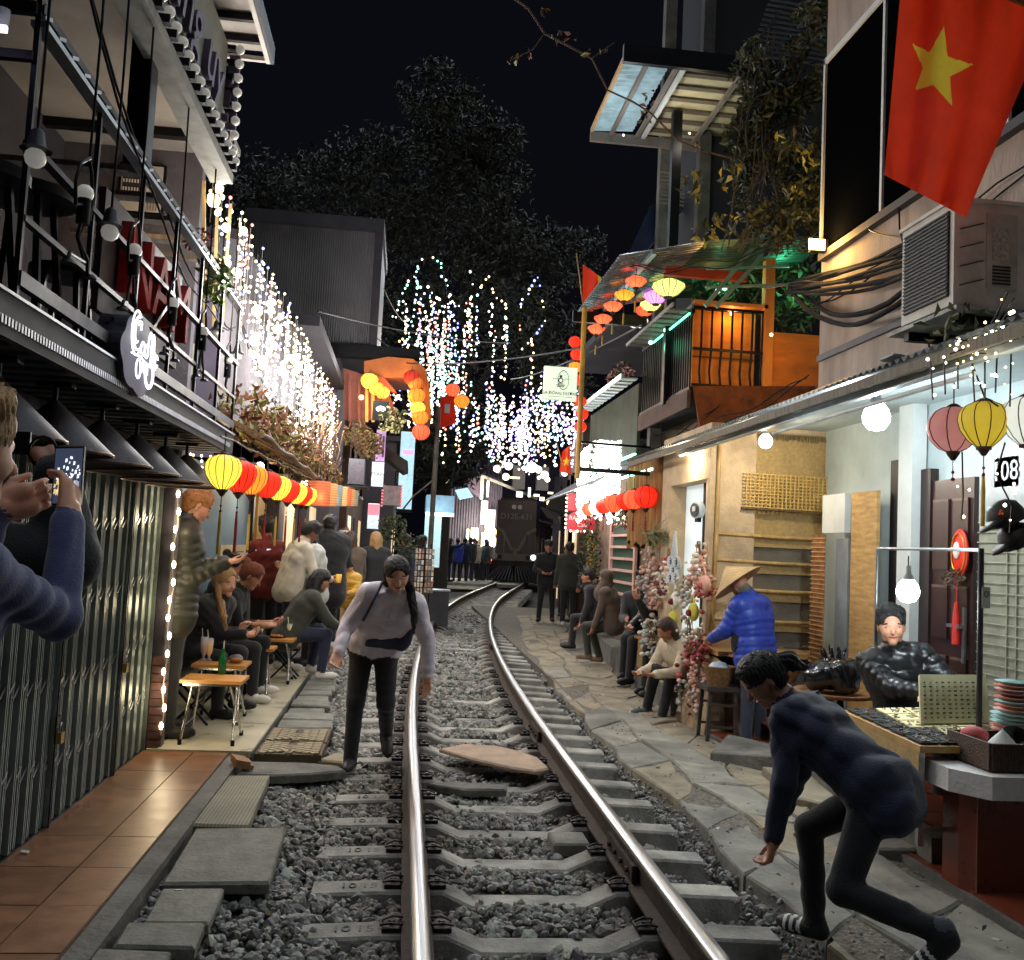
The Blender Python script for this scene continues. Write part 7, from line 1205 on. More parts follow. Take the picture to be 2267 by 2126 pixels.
for k, (lab, x, y, yw, kw) in enumerate((('person in brown coat with long hair seen from behind near the shop signs', -.85, 15.6, 10, dict(top=cBrn, hair='long', hairm=hairB)), ('woman with long blond hair and black coat seen from behind', -.45, 15.9, 14, dict(top=cBlk, hair='long', hairm=hairY)), ('man in white cap and dark jacket raising his arms to film', -1.05, 17.0, 20, dict(top=cBlk, hat='whitecap', RA=((110, 10), (150, -10)), LA=((110, 10), (150, -10)))), ('dark haired person in black between the coat and the white cap', -.9, 16.4, 0, dict(top=cBlk, hair='bob')), ('person in dark jacket by the postcard racks', .1, 19.2, 60, dict(top=cNvD)), ('person in black hood beside the metal counter', .35, 20.4, -60, dict(top=cBlk, hair='long')))):
    person(lab, (x, y, .05), yw, 1.68+.02*(k % 3), vox=.02, thick=.03, seed=30+k, skin=skinB, group='crowd by the left shops', **kw)
# far crowd left of the train
for k, (px, yq, lab, tp, yw) in enumerate(((992, 37, 'far person in black pointing an arm toward the train', cBlk, -60), (1012, 38, 'far person in bright blue jacket left of the locomotive', cBlue, 20), (1026, 38.4, 'far person in navy jacket and black trousers left of the locomotive', cNvD, -20), (1040, 39, 'far person in moss green coat left of the locomotive', cGrn, 10), (1052, 39.4, 'far person in pale white jacket left of the locomotive', cWht, 150), (1064, 40, 'far person in slate coat bending near the locomotive', cSlate, -70), (1076, 40.6, 'far person in grey closest to the locomotive steps', cloth('grey', S(120, 118, 116)), 30), (1048, 41.5, 'far tall person in black under the yellow shop light', cBlk, 0))):
    x = atY(px, 1250, yq).x; person(lab, (x, yq, .2), yw, 1.64+.03*(k % 4), vox=.03, thick=.03, seed=50+k, top=tp, pants=cBlk if k % 3 else cJean, group='far crowd left of the locomotive', RA=((100, 10), (120, 0)) if k == 0 else ((8, 8), (20, 4)), lean=26 if k == 5 else 3)
# right side: guard and group
a = person('railway guard in black uniform and peaked cap facing the camera', (3.15, 20.6, .05), 172, 1.74, head=(6, 0, 0), RA=((18, 16), (70, -40)), LA=((18, 16), (70, -40)), RL=((6, 5), (-2, 3)), LL=((-8, 5), (-10, 3)), top=cBlk, pants=cBlk, skin=skinB, hat='cap', vox=.016, thick=.015, seed=60, face=True)
a = person('person in beanie and dark jacket seen from behind beside the guard', (3.5, 19.8, .05), 10, 1.72, top=cGrn, pants=cBlk, shoes=shW, hair='crop', vox=.016, thick=.035, seed=61)
a = person('person in black coat standing behind the beanie wearer', (3.85, 20.8, .05), 30, 1.72, top=cBlk, hair='short', vox=.018, thick=.03, seed=62)
a = person('man in navy jacket and khaki trousers standing at the yellow post', (3.72, 18.2, .05), 20, 1.76, top=cNvD, pants=cKha, hair='short', hairm=hairB, vox=.016, thick=.03, seed=63)
a = person('far woman in blue coat in the right hand group', (3.9, 22.5, .05), 170, 1.66, top=cNav, hair='bob', vox=.02, thick=.03, seed=64)
# ---------------- people and goods on the right
def seat(lab, x, y, yw, H, z=.38, **kw):
    k = dict(lean=8, RL=((84, 8), (4, 2)), LL=((86, 8), (2, 2)), vox=.011, thick=.015); k.update(kw); return person(lab, (x, y, z-.38+.05), yw, H, **k)
a = seat('woman in brown headscarf and coat sitting sideways on the kerb step', 3.02, 13.3, 60, 1.6, hair='hijab', hairm=cBrn, top=cBrn, pants=cGrn, shoes=cKha, lean=14, skin=skinB, seed=70, RL=((70, 4), (-20, 2)), LL=((80, 6), (-10, 2)), vox=.013)
a = seat('smiling man in glasses and dark jumper clapping his hands', 3.12, 12.15, 160, 1.7, glasses=True, face=True, skin=skinB, top=cloth('charcoal', S(48, 50, 54)), pants=cBlk, RA=((24, 6), (92, -16), 90), LA=((24, 6), (92, -16), -90), curl=(.1, .1), seed=71)
a = seat('older man in glasses and black jacket looking toward the train', 3.25, 11.5, 130, 1.78, glasses=True, face=True, skin=skinA, hairm=hairB, top=M('nylon_black', S(36, 38, 44), .5, var=.15), pants=cBlk, head=(4, 30, 0), RA=((30, 6), (70, -8)), LA=((20, 8), (60, 0)), seed=72, thick=.025, lean=4)
a = seat('person in black raising a hand behind the flower stall', 3.2, 10.85, 140, 1.7, top=cBlk, hair='bob', RA=((60, 10), (140, 10)), seed=73, skin=skinB, vox=.014)
a = seat('person in cream fleece and black vest sitting behind the flower bunches', 3.02, 9.55, 112, 1.58, top=cCream, pants=cBlk, hair='long', hairm=hairB, RA=((26, 10), (80, -20)), LA=((30, 10), (84, -14)), seed=74, lean=34, head=(30, 0, 0), z=.3, RL=((104, 10), (8, 8)), LL=((100, 4), (16, 4)), vox=.011, shoes=M('sandal', S(70, 84, 82), .7), sock=skinA)
a = seat('dark clothed person with legs out below the coconut table', 3.3, 10.35, 110, 1.7, top=cBlk, seed=75, vox=.014)
a = seat('person in black cap eating on the far end of the step', 3.2, 15.2, 80, 1.66, top=cBlk, hat='cap', seed=76, vox=.016, lean=20)
# hat seller
a = person('street seller in conical hat and blue quilted jacket seen from behind', (3.12, 8.12, .0), 34, 1.5, lean=9, head=(32, 18, -24), RA=((16, 8), (40, -10)), LA=((26, 8), (66, -20)), top=cBlue, pants=cSlate, shoes=cKha, skin=skinB, hair='none', hat='cone', vox=.0105, thick=.028, puff=.007, hem=.05, bulk=1.1, seed=80, extra=lambda c, J, hp, H: (c(J['neck']-Vector((.06, .08, .03)), J['neck']+Vector((.06, -.08, -.03)), .06, .06, 1, .03), c(hp(0, -.005, -.04), hp(0, 0, -.06), .05*H, .05*H, 4, .02)), extram=cloth('scarf', S(104, 106, 96)))
t = thing('hip_pouch', a['hipL'], 'black waist pouch at the hip of the conical hat seller', 'bag'); MB().lathe(a['hipL']+Vector((-.1, .02, .1)), [(.03, -.1), (.07, -.09), (.08, 0), (.06, .09)], 12, sq=(.8, 1.1)).build('pouch', cBlk, t)
# seated seller in shiny puffer
a = person('young seller in shiny black puffer jacket leaning behind the jewellery table', (3.5, 6.2, .0), 152, 1.72, lean=12, side=14, head=(2, -6, 4), RA=('ik', atY(2060, 1535, 5.75), (.6, 0, -1), (-.5, -.6, -.1), (0, 0, -1)), LA=('ik', atY(2085, 1545, 5.7), (-1, -.2, -.6), (-.9, -.4, 0), (0, 0, -1)), RL=((84, 10), (2, 2)), LL=((86, 10), (2, 2)), top=cLea, pants=cBlk, skin=skinA, hair='short', vox=.0085, thick=.022, puff=.007, folds=.006, face=True, curl=(.4, .4), seed=82, bulk=1., extra=lambda c, J, hp, H: c(J['neck']-Vector((.07, .07, .02)), J['neck']+Vector((.07, -.07, -.02)), .06, .06, 1, .03))
# jewellery table
J0, J1, J2, J3 = [onz(px, py, .72) for px, py in ((2037, 1652), (2216, 1654), (2120, 1567), (1862, 1573))]
jt = thing('jewellery_table', (J0+J2)/2-Vector((0, 0, .47)), 'jewellery table with black display trays and burlap skirt', 'table'); xa, xb, y_a, y_b = J0.x, J0.x+.95, J0.y, J3.y
def tq(u, v, z=.72): p = J0.lerp(J1, u).lerp(J3.lerp(J2, u), v); return Vector((p.x, p.y, z))
top_ = [tq(0, 0), tq(1, 0), tq(1, 1), tq(0, 1)]; MB().prism(top_, (0, 0, -.035)).build('top', M('table_edge', S(190, 150, 90), .5, var=.2), jt)
blkv = M('velvet', S(20, 22, 26), .9, var=0); gem = [M('gem_%d' % k, c, .25, .6, var=.1) for k, c in enumerate((S(200, 190, 160), S(150, 170, 180), S(200, 150, 110), S(120, 130, 120), S(220, 220, 220)))]
for i in range(4):
    for j in range(5):
        big = i >= 2 and j >= 1; q = [tq(.03+.245*i, .02+.195*j, .726), tq(.255+.245*i, .02+.195*j, .726), tq(.255+.245*i, .195+.195*j, .726), tq(.03+.245*i, .195+.195*j, .726)]; MB().prism(q, (0, 0, .008)).build('tray', M('tray_pale', S(206, 196, 150), .8) if (i >= 1 and j >= 2) or big else blkv, jt)
        m = MB()
        for k in range(16): p = tq(.04+.245*i+.2*random.random(), .03+.195*j+.15*random.random(), .738); m.box(p, (.022, .008, .006), Euler((0, 0, random.random()*3)), k % 5)
        m.build('trinkets', gem, jt, kind='stuff')
sk = [tq(-.012, 0, .69), tq(-.012, 1, .69)]; m = MB(); V = [];
for i in range(21):
    p = sk[0].lerp(sk[1], i/20)
    for j in range(7): z = .69-.36*j/6; V.append((p.x-.012*j/6+.014*math.sin(i*1.4+j*.3)*(j/6), p.y, z-.02*math.sin(i*.7)*(j == 6)))
m.add(V, [(i*7+j, i*7+j+1, (i+1)*7+j+1, (i+1)*7+j) for i in range(20) for j in range(6)], 0, True); m.build('burlap_skirt', burlap, jt)
for p in (tq(.03, .02), tq(.96, .02), tq(.03, .97), tq(.96, .97)): MB().beam((p.x, p.y, .22), (p.x, p.y, .685), .03).build('leg', silver, jt)
MB().beam(tq(.03, .02, .3), tq(.96, .02, .3), .02).build('stretcher', silver, jt); MB().beam(tq(.03, .02, .3), tq(.03, .97, .3), .02).build('stretcher', silver, jt)
fm = thing('stall_frame', J3, 'thin aluminium pole frame standing over the jewellery table', 'frame'); pL, pR = Vector((3.28, 6.3, .22)), Vector((tq(.95, .35).x, tq(.95, .35).y, .45)); al = M('aluminium', S(150, 156, 160), .35, .8, var=.1)
zt = 1.74; MB().cyl(pL, (pL.x, pL.y, zt), .012, n=8).build('post', al, fm); MB().cyl(pR, (pR.x, pR.y, zt+.01), .016, n=8).build('post', M('dark_alu', S(80, 80, 84), .4, .7), fm); MB().cyl((pL.x, pL.y, zt), (pR.x, pR.y, zt), .010, n=8).build('crossbar', al, fm)
tgx = thing('hang_tag', (pR.x, pR.y, 1.5), 'small white hang tag with a ring printed on it', 'tag'); MB().box((pR.x+.02, pR.y-.02, 1.47), (.05, .003, .12)).build('card', whitew, tgx); MB().tube([(pR.x+.02+.012*math.cos(a), pR.y-.024, 1.49+.016*math.sin(a)) for a in [2*pi*k/14 for k in range(14)]], .002, 4, close=True).build('ring_print', ink, tgx)
# open display book of rings
bk = thing('display_book', tq(.7, .5), 'open cream display board with rows of rings on the table', 'display'); q0, q1 = tq(.4, .45, .745), tq(1.12, .45, .745); upv = Vector((.1, .2, .25)); MB().prism([q0, q1, q1+upv, q0+upv], (0, .012, -.012)).build('board', M('board_cream', S(206, 200, 160), .8, var=.06), bk)
m = MB()
for i in range(10):
    for j in range(9): p = q0.lerp(q1, .06+.09*i)+upv*(.1+.09*j)+Vector((0, -.006, .004)); m.box(p, (.018, .006, .008), Euler((random.random(), 0, random.random())), (i+j) % 3)
m.build('rings', [M('ring_gold', S(170, 140, 70), .3, .8), gem[3], M('ring_dark', S(90, 84, 70), .4, .5)], bk, kind='stuff')
# caps hanging at the frame
for k, (px, py) in enumerate(((2225, 1140), (2250, 1190))):
    c = atY(px, py, 4.75); t = thing('baseball_hat', c, 'black baseball cap hanging on the stall frame, %s' % ('upper one with red badge' if k == 0 else 'lower one'), 'cap', 'caps on the frame'); MB().lathe(c, [(.1, -.04), (.098, 0), (.08, .05), (.04, .075), (.001, .08)], 18, axis=Matrix.Rotation(-.5, 3, 'Y')).build('crown', shK, t); MB().lathe(c+Vector((-.09, -.03, -.05)), [(.001, .006), (.075, 0), (.001, -.004)], 14, axis=Matrix.Rotation(-.75, 3, 'Y'), sq=(1.1, .9)).build('peak', shK, t)
    if k == 0: MB().box(c+Vector((-.07, -.075, .0)), (.035, .01, .03), Euler((0, .4, .5))).build('badge', redc, t); MB().box(c+Vector((-.07, -.081, .0)), (.012, .004, .012), Euler((0, .4, .5))).build('badge_star', yelf, t)
# plinth with basket and plates
pt = thing('tiled_plinth', (3.0, 4.4, 0), 'red tiled plinth with thick white stone top', 'plinth'); A_, B_ = onz(2160, 1985, .05), onz(2330, 1985, .05)
x0, y0 = A_.x, A_.y; MB().prism([(x0, y0, .05), (x0+.9, y0, .05), (x0+.9, y0+.24, .05), (x0-.03, y0+.24, .05), (x0-.03, y0+.1, .05)], (0, 0, .48)).build('tiled_body', M('red_tile', S(112, 44, 28), .3, var=.2, scale=3), pt); MB().bx(x0+.0, x0+.004, y0-.004, y0, .05, .53).build('grout', M('grout', S(150, 110, 90), .8), pt)
MB().prism([(x0+.0, y0-.12, .535), (x0+.95, y0-.12, .535), (x0+.95, y0+.3, .535), (x0-.12, y0+.3, .535), (x0-.12, y0+.05, .535)], (0, 0, .11)).build('white_top', M('white_stone', S(218, 214, 212), .7, var=.12, bump=.2), pt)
kb = thing('rattan_basket', (x0+.3, y0+.12, .65), 'dark brown woven rattan tray basket with side handle', 'basket'); rat = M('rattan', S(84, 58, 38), .6, var=.4, scale=30, wave=('Z', 40, 2, .4), bump=.6, bscale=120)
bw, bd = .48, .36; cx0, cy0 = x0+.05, y0-.03
m = MB()
for (a, b) in (((0, 0), (bw, 0)), ((bw, 0), (bw, bd)), ((bw, bd), (0, bd)), ((0, bd), (0, 0))): m.beam((cx0+a[0], cy0+a[1], .72), (cx0+b[0], cy0+b[1], .72), .02, .13)
m.bx(cx0, cx0+bw, cy0, cy0+bd, .65, .665); m.build('weave', rat, kb); MB().tube([(cx0+.17, cy0-.015, .735), (cx0+.17, cy0-.02, .755), (cx0+.33, cy0-.02, .755), (cx0+.33, cy0-.015, .735)], .009, 6).build('handle', M('rattan_pale', S(140, 100, 60), .6), kb)
for k in range(34): MB().bx(cx0+bw*k/34, cx0+bw*(k+.55)/34, cy0-.014, cy0-.009, .66+(.03 if k % 2 else 0), .78).build('strand', rat, kb)
for k, (dx, dy, col) in enumerate(((.14, .12, S(210, 214, 210)), (.34, .1, S(214, 216, 214)), (.4, .24, S(206, 206, 200)))): t = thing('paper_cone_hat', (cx0+dx, cy0+dy, .72), 'small white cone hat souvenir in the basket, %s' % ['left', 'front right', 'back'][k], 'souvenir', 'souvenirs in the basket'); MB().lathe((cx0+dx, cy0+dy, .74), [(.085, 0), (.05, .045), (.002, .095)], 20).build('cone', M('conewhite', col, .8, var=.1), t)
t = thing('dark_bowl', (cx0+.2, cy0+.2, .72), 'dark lacquer bowl lying in the basket', 'bowl'); MB().lathe((cx0+.22, cy0+.14, .74), [(.03, 0), (.07, .03), (.085, .07), (.08, .07), (.06, .03), (.02, .01)], 20, axis=Matrix.Rotation(.6, 3, 'X')).build('bowl', M('lacquer', S(30, 24, 24), .2), t)
t = thing('pink_scarf', (cx0+.06, cy0+.26, .72), 'crumpled pink cloth at the back of the basket', 'cloth'); MB().ball((cx0+.08, cy0+.26, .78), .07, 12, sq=(1, 1, .6)).build('cloth', M('pinkcloth', S(200, 90, 90), .8, var=.3), t)
plc = [M('plate_%d' % k, c, .3, var=.25, scale=20) for k, c in enumerate((S(190, 110, 90), S(120, 60, 50), S(150, 190, 190), S(206, 160, 150), S(90, 60, 56)))]; c = atY(2245, 1660, 4.75)
for k in range(17): t = thing('souvenir_plate', (c.x, c.y, c.z+.016*k), 'painted souvenir plate in the tall stack beside the basket', 'plate', 'stack of plates'); MB().lathe((c.x+.004*math.sin(k*2), c.y, c.z+.021*k), [(.06, 0), (.115-.018*(k > 8), .016), (.118-.018*(k > 8), .02), (.06, .008), (.001, .006)], 24).build('plate', plc[2 if 6 <= k <= 8 else (k*7 % 5 if k % 5 != 2 else 0)], t)
# rubbish bag on round tray
c = atY(1842, 1520, 7.3); c.z = .58; rt_ = thing('round_tray', (c.x, c.y, .1), 'round woven bamboo tray on a stand', 'tray'); MB().lathe((c.x+.03, c.y, c.z), [(.001, 0), (.3, .0), (.33, .03), (.32, .035), (.29, .012), (.001, .01)], 28).build('tray', M('tray_cane', S(150, 104, 62), .6, var=.3, scale=30), rt_)
for k in range(3): a = .5+k*2.1; MB().beam((c.x+.2*math.cos(a), c.y+.2*math.sin(a), .1), (c.x+.12*math.cos(a), c.y+.12*math.sin(a), c.z), .02).build('leg', black, rt_)
bgp = []; g = random.Random(4)
for k in range(26): a, b = g.uniform(0, 6.28), g.uniform(0, .26); bgp.append(((c.x+.13*math.cos(a), c.y+.13*math.sin(a), c.z+.1+b*.5), (c.x+.03*math.cos(a), c.y+.03*math.sin(a), c.z+.2), .085, .07, 0, .03))
for k in range(9): a = k*.7; bgp.append(((c.x+.05*math.cos(a), c.y+.05*math.sin(a), c.z+.24), (c.x+.1*math.cos(a), c.y+.1*math.sin(a), c.z+.36+.03*g.random()), .02, .006, 0, .02))
V, Fc, _ = sdf_mesh(bgp, .010, folds=.008, cloth=(0,), seed=3); rb = thing('rubbish_bag', c, 'knotted shiny black plastic bag on the woven tray', 'bag'); put('bag', mesh_np('bag', V-np.array(c), Fc, M('bin_bag', S(18, 20, 24), .18, var=.1, coat=.5), None, False), c, rb)
# baskets and chair beside the hat seller
for k, (x, y, z, r_) in enumerate(((2.84, 8.25, .5, .14), (3.42, 8.3, .55, .2))):
    t = thing('wicker_basket', (x, y, z), 'tapered wicker basket %s' % ('on the dark stool' if k == 0 else 'with wrapped goods behind the hat seller'), 'basket', 'wicker baskets'); MB().lathe((x, y, z), [(r_*.7, 0), (r_, .16), (r_*1.03, .17), (r_*.95, .16), (r_*.6, .02)], 20).build('weave', M('wicker', S(140, 100, 60), .7, var=.35, scale=40, wave=('Z', 30, 1, .4)), t); MB().ball((x, y, z+.15), r_*.7, 10, sq=(1, 1, .6)).build('goods', M('wrap', S(176, 190, 196), .3, var=.3), t)
t = thing('dark_stool', (2.84, 8.25, .03), 'dark wooden stool carrying a wicker basket', 'stool')
for sx in (-1, 1):
    for sy in (-1, 1): MB().beam((2.84+.13*sx, 8.25+.13*sy, .03), (2.84+.11*sx, 8.25+.11*sy, .48), .03).build('leg', dw, t)
for z in (.15, .34): [MB().beam((2.84-.13, 8.25+.13*s, z), (2.84+.13, 8.25+.13*s, z), .02).build('rung', dw, t) for s in (-1, 1)]
B1('seat', dw, t, 2.69, 2.99, 8.1, 8.4, .46, .5)
# raised red tiled floor at the right
rf = thing('red_tiled_floor', (3.4, 6, 0), 'red brown tiled porch floor with cracked cement kerb', 'floor', kind='structure'); rtile = M('porch_tile', S(120, 56, 36), .35, var=.25, scale=3, rnd=.15)
MB().bx(2.8, 4.2, 2, 9, -.1, .056).build('base', concd, rf)
for i in range(4):
    for j in range(13): MB().bx(2.83+.36*i, 3.185+.36*i, 3.6+.41*j, 4.005+.41*j, .05, .068).build('tile', rtile, rf)
V = [(2.86, 4.85), (4.1, 4.85), (4.1, 8.6), (3.35, 8.6), (3.1, 7.3), (2.9, 5.6)]; m = MB(); m.prism([(a, b, .0) for a, b in V], (0, 0, .2)); m.build('cement_step', concd, rf)
for i in range(3):
    for j in range(8): MB().bx(2.98+.36*i+.03*j, 3.33+.36*i+.03*j, 4.9+.42*j, 5.31+.42*j, .2, .212).build('tile', rtile, rf)
slab([(2.5, 7.4), (2.85, 7.0), (3.15, 7.5), (2.85, 8.0)], .12, .2, concd, rf, 'cement_ramp', .04); slab([(2.65, 6.1), (2.9, 5.9), (3.1, 6.9), (2.75, 6.95)], .09, .2, st[1], rf, 'cement_ramp', .04); slab([(2.7, 5.1), (2.88, 5.0), (2.92, 5.85), (2.7, 5.95)], .07, .2, st[2], rf, 'cement_ramp', .03)
# lanterns on the porch
lantern(atY(2110, 1000, 5.0)-Vector((0, 0, .0)), .142, 'pink', ROUND, 'large pale pink silk lantern under the porch roof', 'porch lanterns', (tas_r, .1), .5, 8)
lantern(atY(2178, 990, 4.6), .125, 'gold', TALL, 'olive yellow silk lantern draped with fairy lights', 'porch lanterns', (tas_y, 2.2), .45, 10)
lantern(atY(2275, 985, 4.5), .13, 'white', TALL, 'white silk lantern at the picture edge', 'porch lanterns', None, .5, 10)
fch = []
for k in range(9):
    a = atY(2140+random.uniform(-40, 40), 750+random.uniform(-10, 50), 4.3); b = atY(2267+random.uniform(-40, 60), 690+random.uniform(-50, 60), 4.0); fch.append([a, a.lerp(b, .5)-Vector((0, 0, .05)), b])
for k in range(7): px = 2060+30*k; fch.append([atY(px, 800-14*k, 4.35), atY(px+random.uniform(-8, 8), 850+random.uniform(0, 60), 4.35)])
fch.append([atY(2130, 1000, 4.5), atY(2132, 1100, 4.5), atY(2128, 1150, 4.5)]); fch.append([atY(2150, 800, 4.4), atY(2180, 880, 4.42), atY(2210, 900, 4.42)]); fch.append([atY(2225, 980, 4.4), atY(2205, 1050, 4.4), atY(2240, 1120, 4.4), atY(2235, 1180, 4.4)])
lightset('porch_fairy_lights', 'tangle of warm fairy lights over the porch lanterns', fch, [EM('pale_led', (1, .93, .75), 7), LY], .008, .055, 11, extra=[(atY(2170, 830, 4.2), 5, (1, .9, .65))])
t = thing('porch_vine', atY(2080, 745, 4.6), 'few green vine leaves on the porch roof edge', 'plant'); leaves('leaf', t, 34, atY(2150, 725, 4.4), (.28, .2, .1), .085, ivm[1:], seed=7)
# ---------------- flower and souvenir wall on the front pier
fw = thing('flower_stall', (2.85, 9.7, .4), 'dense hanging display of dried flower bunches on the pier', 'flowers')
pet = [M('petal_%d' % k, c, .8, var=.2) for k, c in enumerate((S(214, 186, 176), S(186, 90, 80), S(224, 216, 200), S(132, 50, 60), S(210, 160, 140), S(176, 178, 172)))]; stx = M('straw', S(150, 120, 84), .9, var=.3)
rq = random.Random(12)
def bunch(px, py, s, cols, n=46, X=2.84, drop=.1):
    c = atX(px, py, X); t = thing('flower_bunch', c, parent=fw); V = MB()
    for k in range(n):
        d = Vector((rq.gauss(0, .35), rq.gauss(0, .5), rq.gauss(0, .5)))*s; r_ = rq.uniform(.10, .26)*s; V.ball(c+d, r_, 7, rq.randrange(len(cols)), (1, 1, .8))
    V.build('blossoms', cols, t, kind='stuff'); m = MB()
    for k in range(9): m.tube([c+Vector((rq.gauss(0, .15), rq.gauss(0, .2), .4))*s, c+Vector((rq.gauss(0, .1)*s, rq.gauss(0, .1)*s, .8*s+drop))], .004, 4)
    m.build('stems', stx, t); return t
for px, py, s, cs in ((1440, 1250, .16, (0, 4)), (1432, 1290, .14, (0, 5)), (1445, 1330, .13, (4, 0)), (1462, 1298, .12, (3, 2)), (1435, 1400, .15, (5, 2)), (1440, 1440, .14, (2, 5)), (1545, 1245, .13, (2, 4)), (1540, 1285, .15, (4, 0)), (1560, 1310, .12, (1, 4)), (1520, 1320, .13, (2, 5)), (1525, 1415, .14, (0, 2)), (1550, 1440, .13, (1, 3)), (1530, 1460, .14, (1, 3)), (1510, 1480, .16, (5, 2)), (1545, 1490, .14, (0, 4)), (1540, 1530, .14, (5, 0)), (1515, 1550, .15, (5, 2)), (1550, 1560, .12, (0, 3)), (1500, 1520, .12, (5, 0)), (1480, 1255, .12, (1, 2))): bunch(px, py, s, [pet[k] for k in cs])
t = thing('grass_bunch', atX(1450, 1190, 2.85), parent=fw); m = MB(); c = atX(1450, 1200, 2.85)
for k in range(130): a = rq.uniform(-.2, 1.0); m.tube([c+Vector((.03, .25, -.12)), c+Vector((rq.gauss(0, .05), .1-.2*a, .1)), c+Vector((rq.gauss(0, .08), -.1-.35*a+rq.gauss(0, .1), .05+rq.gauss(0, .1)))], .003, 3)
m.build('blades', M('dry_grass', S(150, 148, 104), .9, var=.3), t, kind='stuff')
# crocheted bag
cb_ = thing('crochet_bag', atX(1492, 1250, 2.78), 'white crocheted string bag with dark diamond pattern hanging on the pier', 'bag'); c = atX(1492, 1262, 2.78); cw = M('crochet', S(214, 220, 222), .9, var=.1, scale=60, bump=.6, bscale=150); ck = M('crochet_dark', S(60, 66, 72), .9)
for i in range(3):
    for j in range(3):
        if (i+j) % 2 and not (i == 1 and j == 1): continue
        p = c+Vector((0, (i-1)*.1, (j-1)*.08)); MB().cyl(p, p-Vector((.015, .005, 0)), .065, n=16).build('square', cw, cb_)
        for r_ in (.045, .02): MB().tube([p-Vector((.018, .006, 0))+Vector((0, r_*math.cos(a), r_*math.sin(a))) for a in [2*pi*k/16 for k in range(16)]], .004, 4, close=True).build('pattern_ring', ck, cb_)
MB().ball(c+Vector((.03, 0, 0)), .14, 14, sq=(.3, 1, .95)).build('pouch', cw, cb_)
for s in (-1, 1):
    for q in (.03, .09): MB().tube([c+Vector((0, s*q*1.2, .1)), c+Vector((0, s*q*.6, .25)), c+Vector((0, s*.012, .4))], .012, 5).build('strap', cw, cb_)
for k, (px, py, cl_, lab) in enumerate(((1495, 1330, pet[2], 'white felt tote with dark red flower'), (1490, 1372, M('yellow_felt', S(196, 186, 70), .9, var=.2), 'yellow crocheted pouch below the white tote'), (1535, 1355, MATS['yellow_felt'], 'yellow felt flower bag on the right of the stall'), (1560, 1295, pet[4], 'row of little knitted dolls in orange and white'))):
    c = atX(px, py, 2.8); t = thing('felt_bag', c, lab, 'bag', 'felt goods on the flower stall'); m = MB(); m.ball(c, .12, 14, sq=(.35, 1.1, .75)); m.build('pouch', cl_, t); MB().ball(c+Vector((-.05, -.02, -.01)), .035, 10).build('flower', pet[3 if k != 3 else 1], t); MB().tube([c+Vector((0, .08, .06)), c+Vector((0, .03, .16)), c+Vector((0, -.06, .06))], .008, 5).build('strap', cl_, t)
# terrace tables with drinks
chrome = M('chrome', S(190, 188, 180), .2, .95, var=.1); tw_ = M('table_wood', S(206, 142, 66), .4, var=.2, scale=4, stretch=(1, 8, 1))
def table(lab, px, py, z, w, d, fy, ang=0.):
    a = onz(px, py, z); t = thing('folding_table', (a.x, a.y, .105), lab, 'table', 'small folding tables on the terrace'); R_ = Matrix.Rotation(ang, 3, 'Z')
    MB().box((a.x, a.y, z-.012), (w, d, .024), R_).build('top', tw_, t); MB().box((a.x, a.y, z-.034), (w*.9, d*.86, .02), R_).build('frame', chrome, t)
    for sx in (-1, 1):
        for sy in (-1, 1):
            p, q = Vector((a.x, a.y, z-.03))+R_@Vector((sx*w*.3, sy*d*.4, 0)), Vector((a.x, a.y, .125))+R_@Vector((sx*w*.42, -sy*d*.55 if sx > 0 else sy*d*.55, 0)); lg = MB().cyl(p, q, .011, n=8).build('leg', chrome, t); MB().cyl(q+Vector((0, 0, -.02)), q+Vector((0, 0, .02)), .015, n=8).build('foot', black, lg)
        MB().cyl(Vector((a.x, a.y, .24))+R_@Vector((sx*w*.38, -d*.4, 0)), Vector((a.x, a.y, .24))+R_@Vector((sx*w*.38, d*.4, 0)), .008, n=6).build('stretcher', chrome, t)
    return a
T1 = table('nearest small wooden folding table with a green bottle', 477, 1500, .56, .44, .34, 0); T2 = table('second folding table with two tall orange drinks', 492, 1467, .57, .42, .36, 0); T3 = table('third folding table with menus in front of the seated pair', 560, 1432, .56, .42, .34, 0); T4 = table('farthest folding table with a plate of food', 612, 1412, .56, .4, .34, 0)
gl_ = M('drink_glass', (.9, .93, .95), .05, var=0, alpha=.3); oj = M('juice', S(232, 160, 40), .25, em=(1, .55, .1), es=.1, var=.1); straw = M('straw_white', S(225, 225, 205), .5)
def tall(px, py, X=None, z=.575, h=.17, r=.033, mt=oj, lab='', nm='tall_drink'):
    a = onz(px, py, z); t = thing(nm, a, lab, 'drink', 'drinks on the terrace tables'); MB().lathe(a, [(.028, 0), (.03, .006), (.009, .02), (.012, .035), (r*.8, .07), (r, h), (r*.95, h), (r*.7, .07)], 14).build('glass', gl_, t); MB().lathe(a, [(.008, .036), (r*.74, .07), (r*.92, h*.82), (.001, h*.82)], 14).build('liquid', mt, t); MB().cyl(a+Vector((0, 0, .05)), a+Vector((-.025, 0, h+.07)), .004, n=6).build('straw', straw, t)
tall(450, 1462, h=.19, mt=M('peach', S(214, 150, 100), .3), lab='peach coloured tall drink on the left of the second table'); tall(462, 1462, h=.18, lab='orange juice in a tall glass on the second table'); tall(640, 1408, h=.13, mt=M('lemonade', S(214, 206, 90), .3, em=(1, .9, .2), es=.06), lab='iced lemonade in a glass on the farthest table'); tall(575, 1415, h=.13, mt=MATS['lemonade'], lab='yellow drink held by the auburn woman')
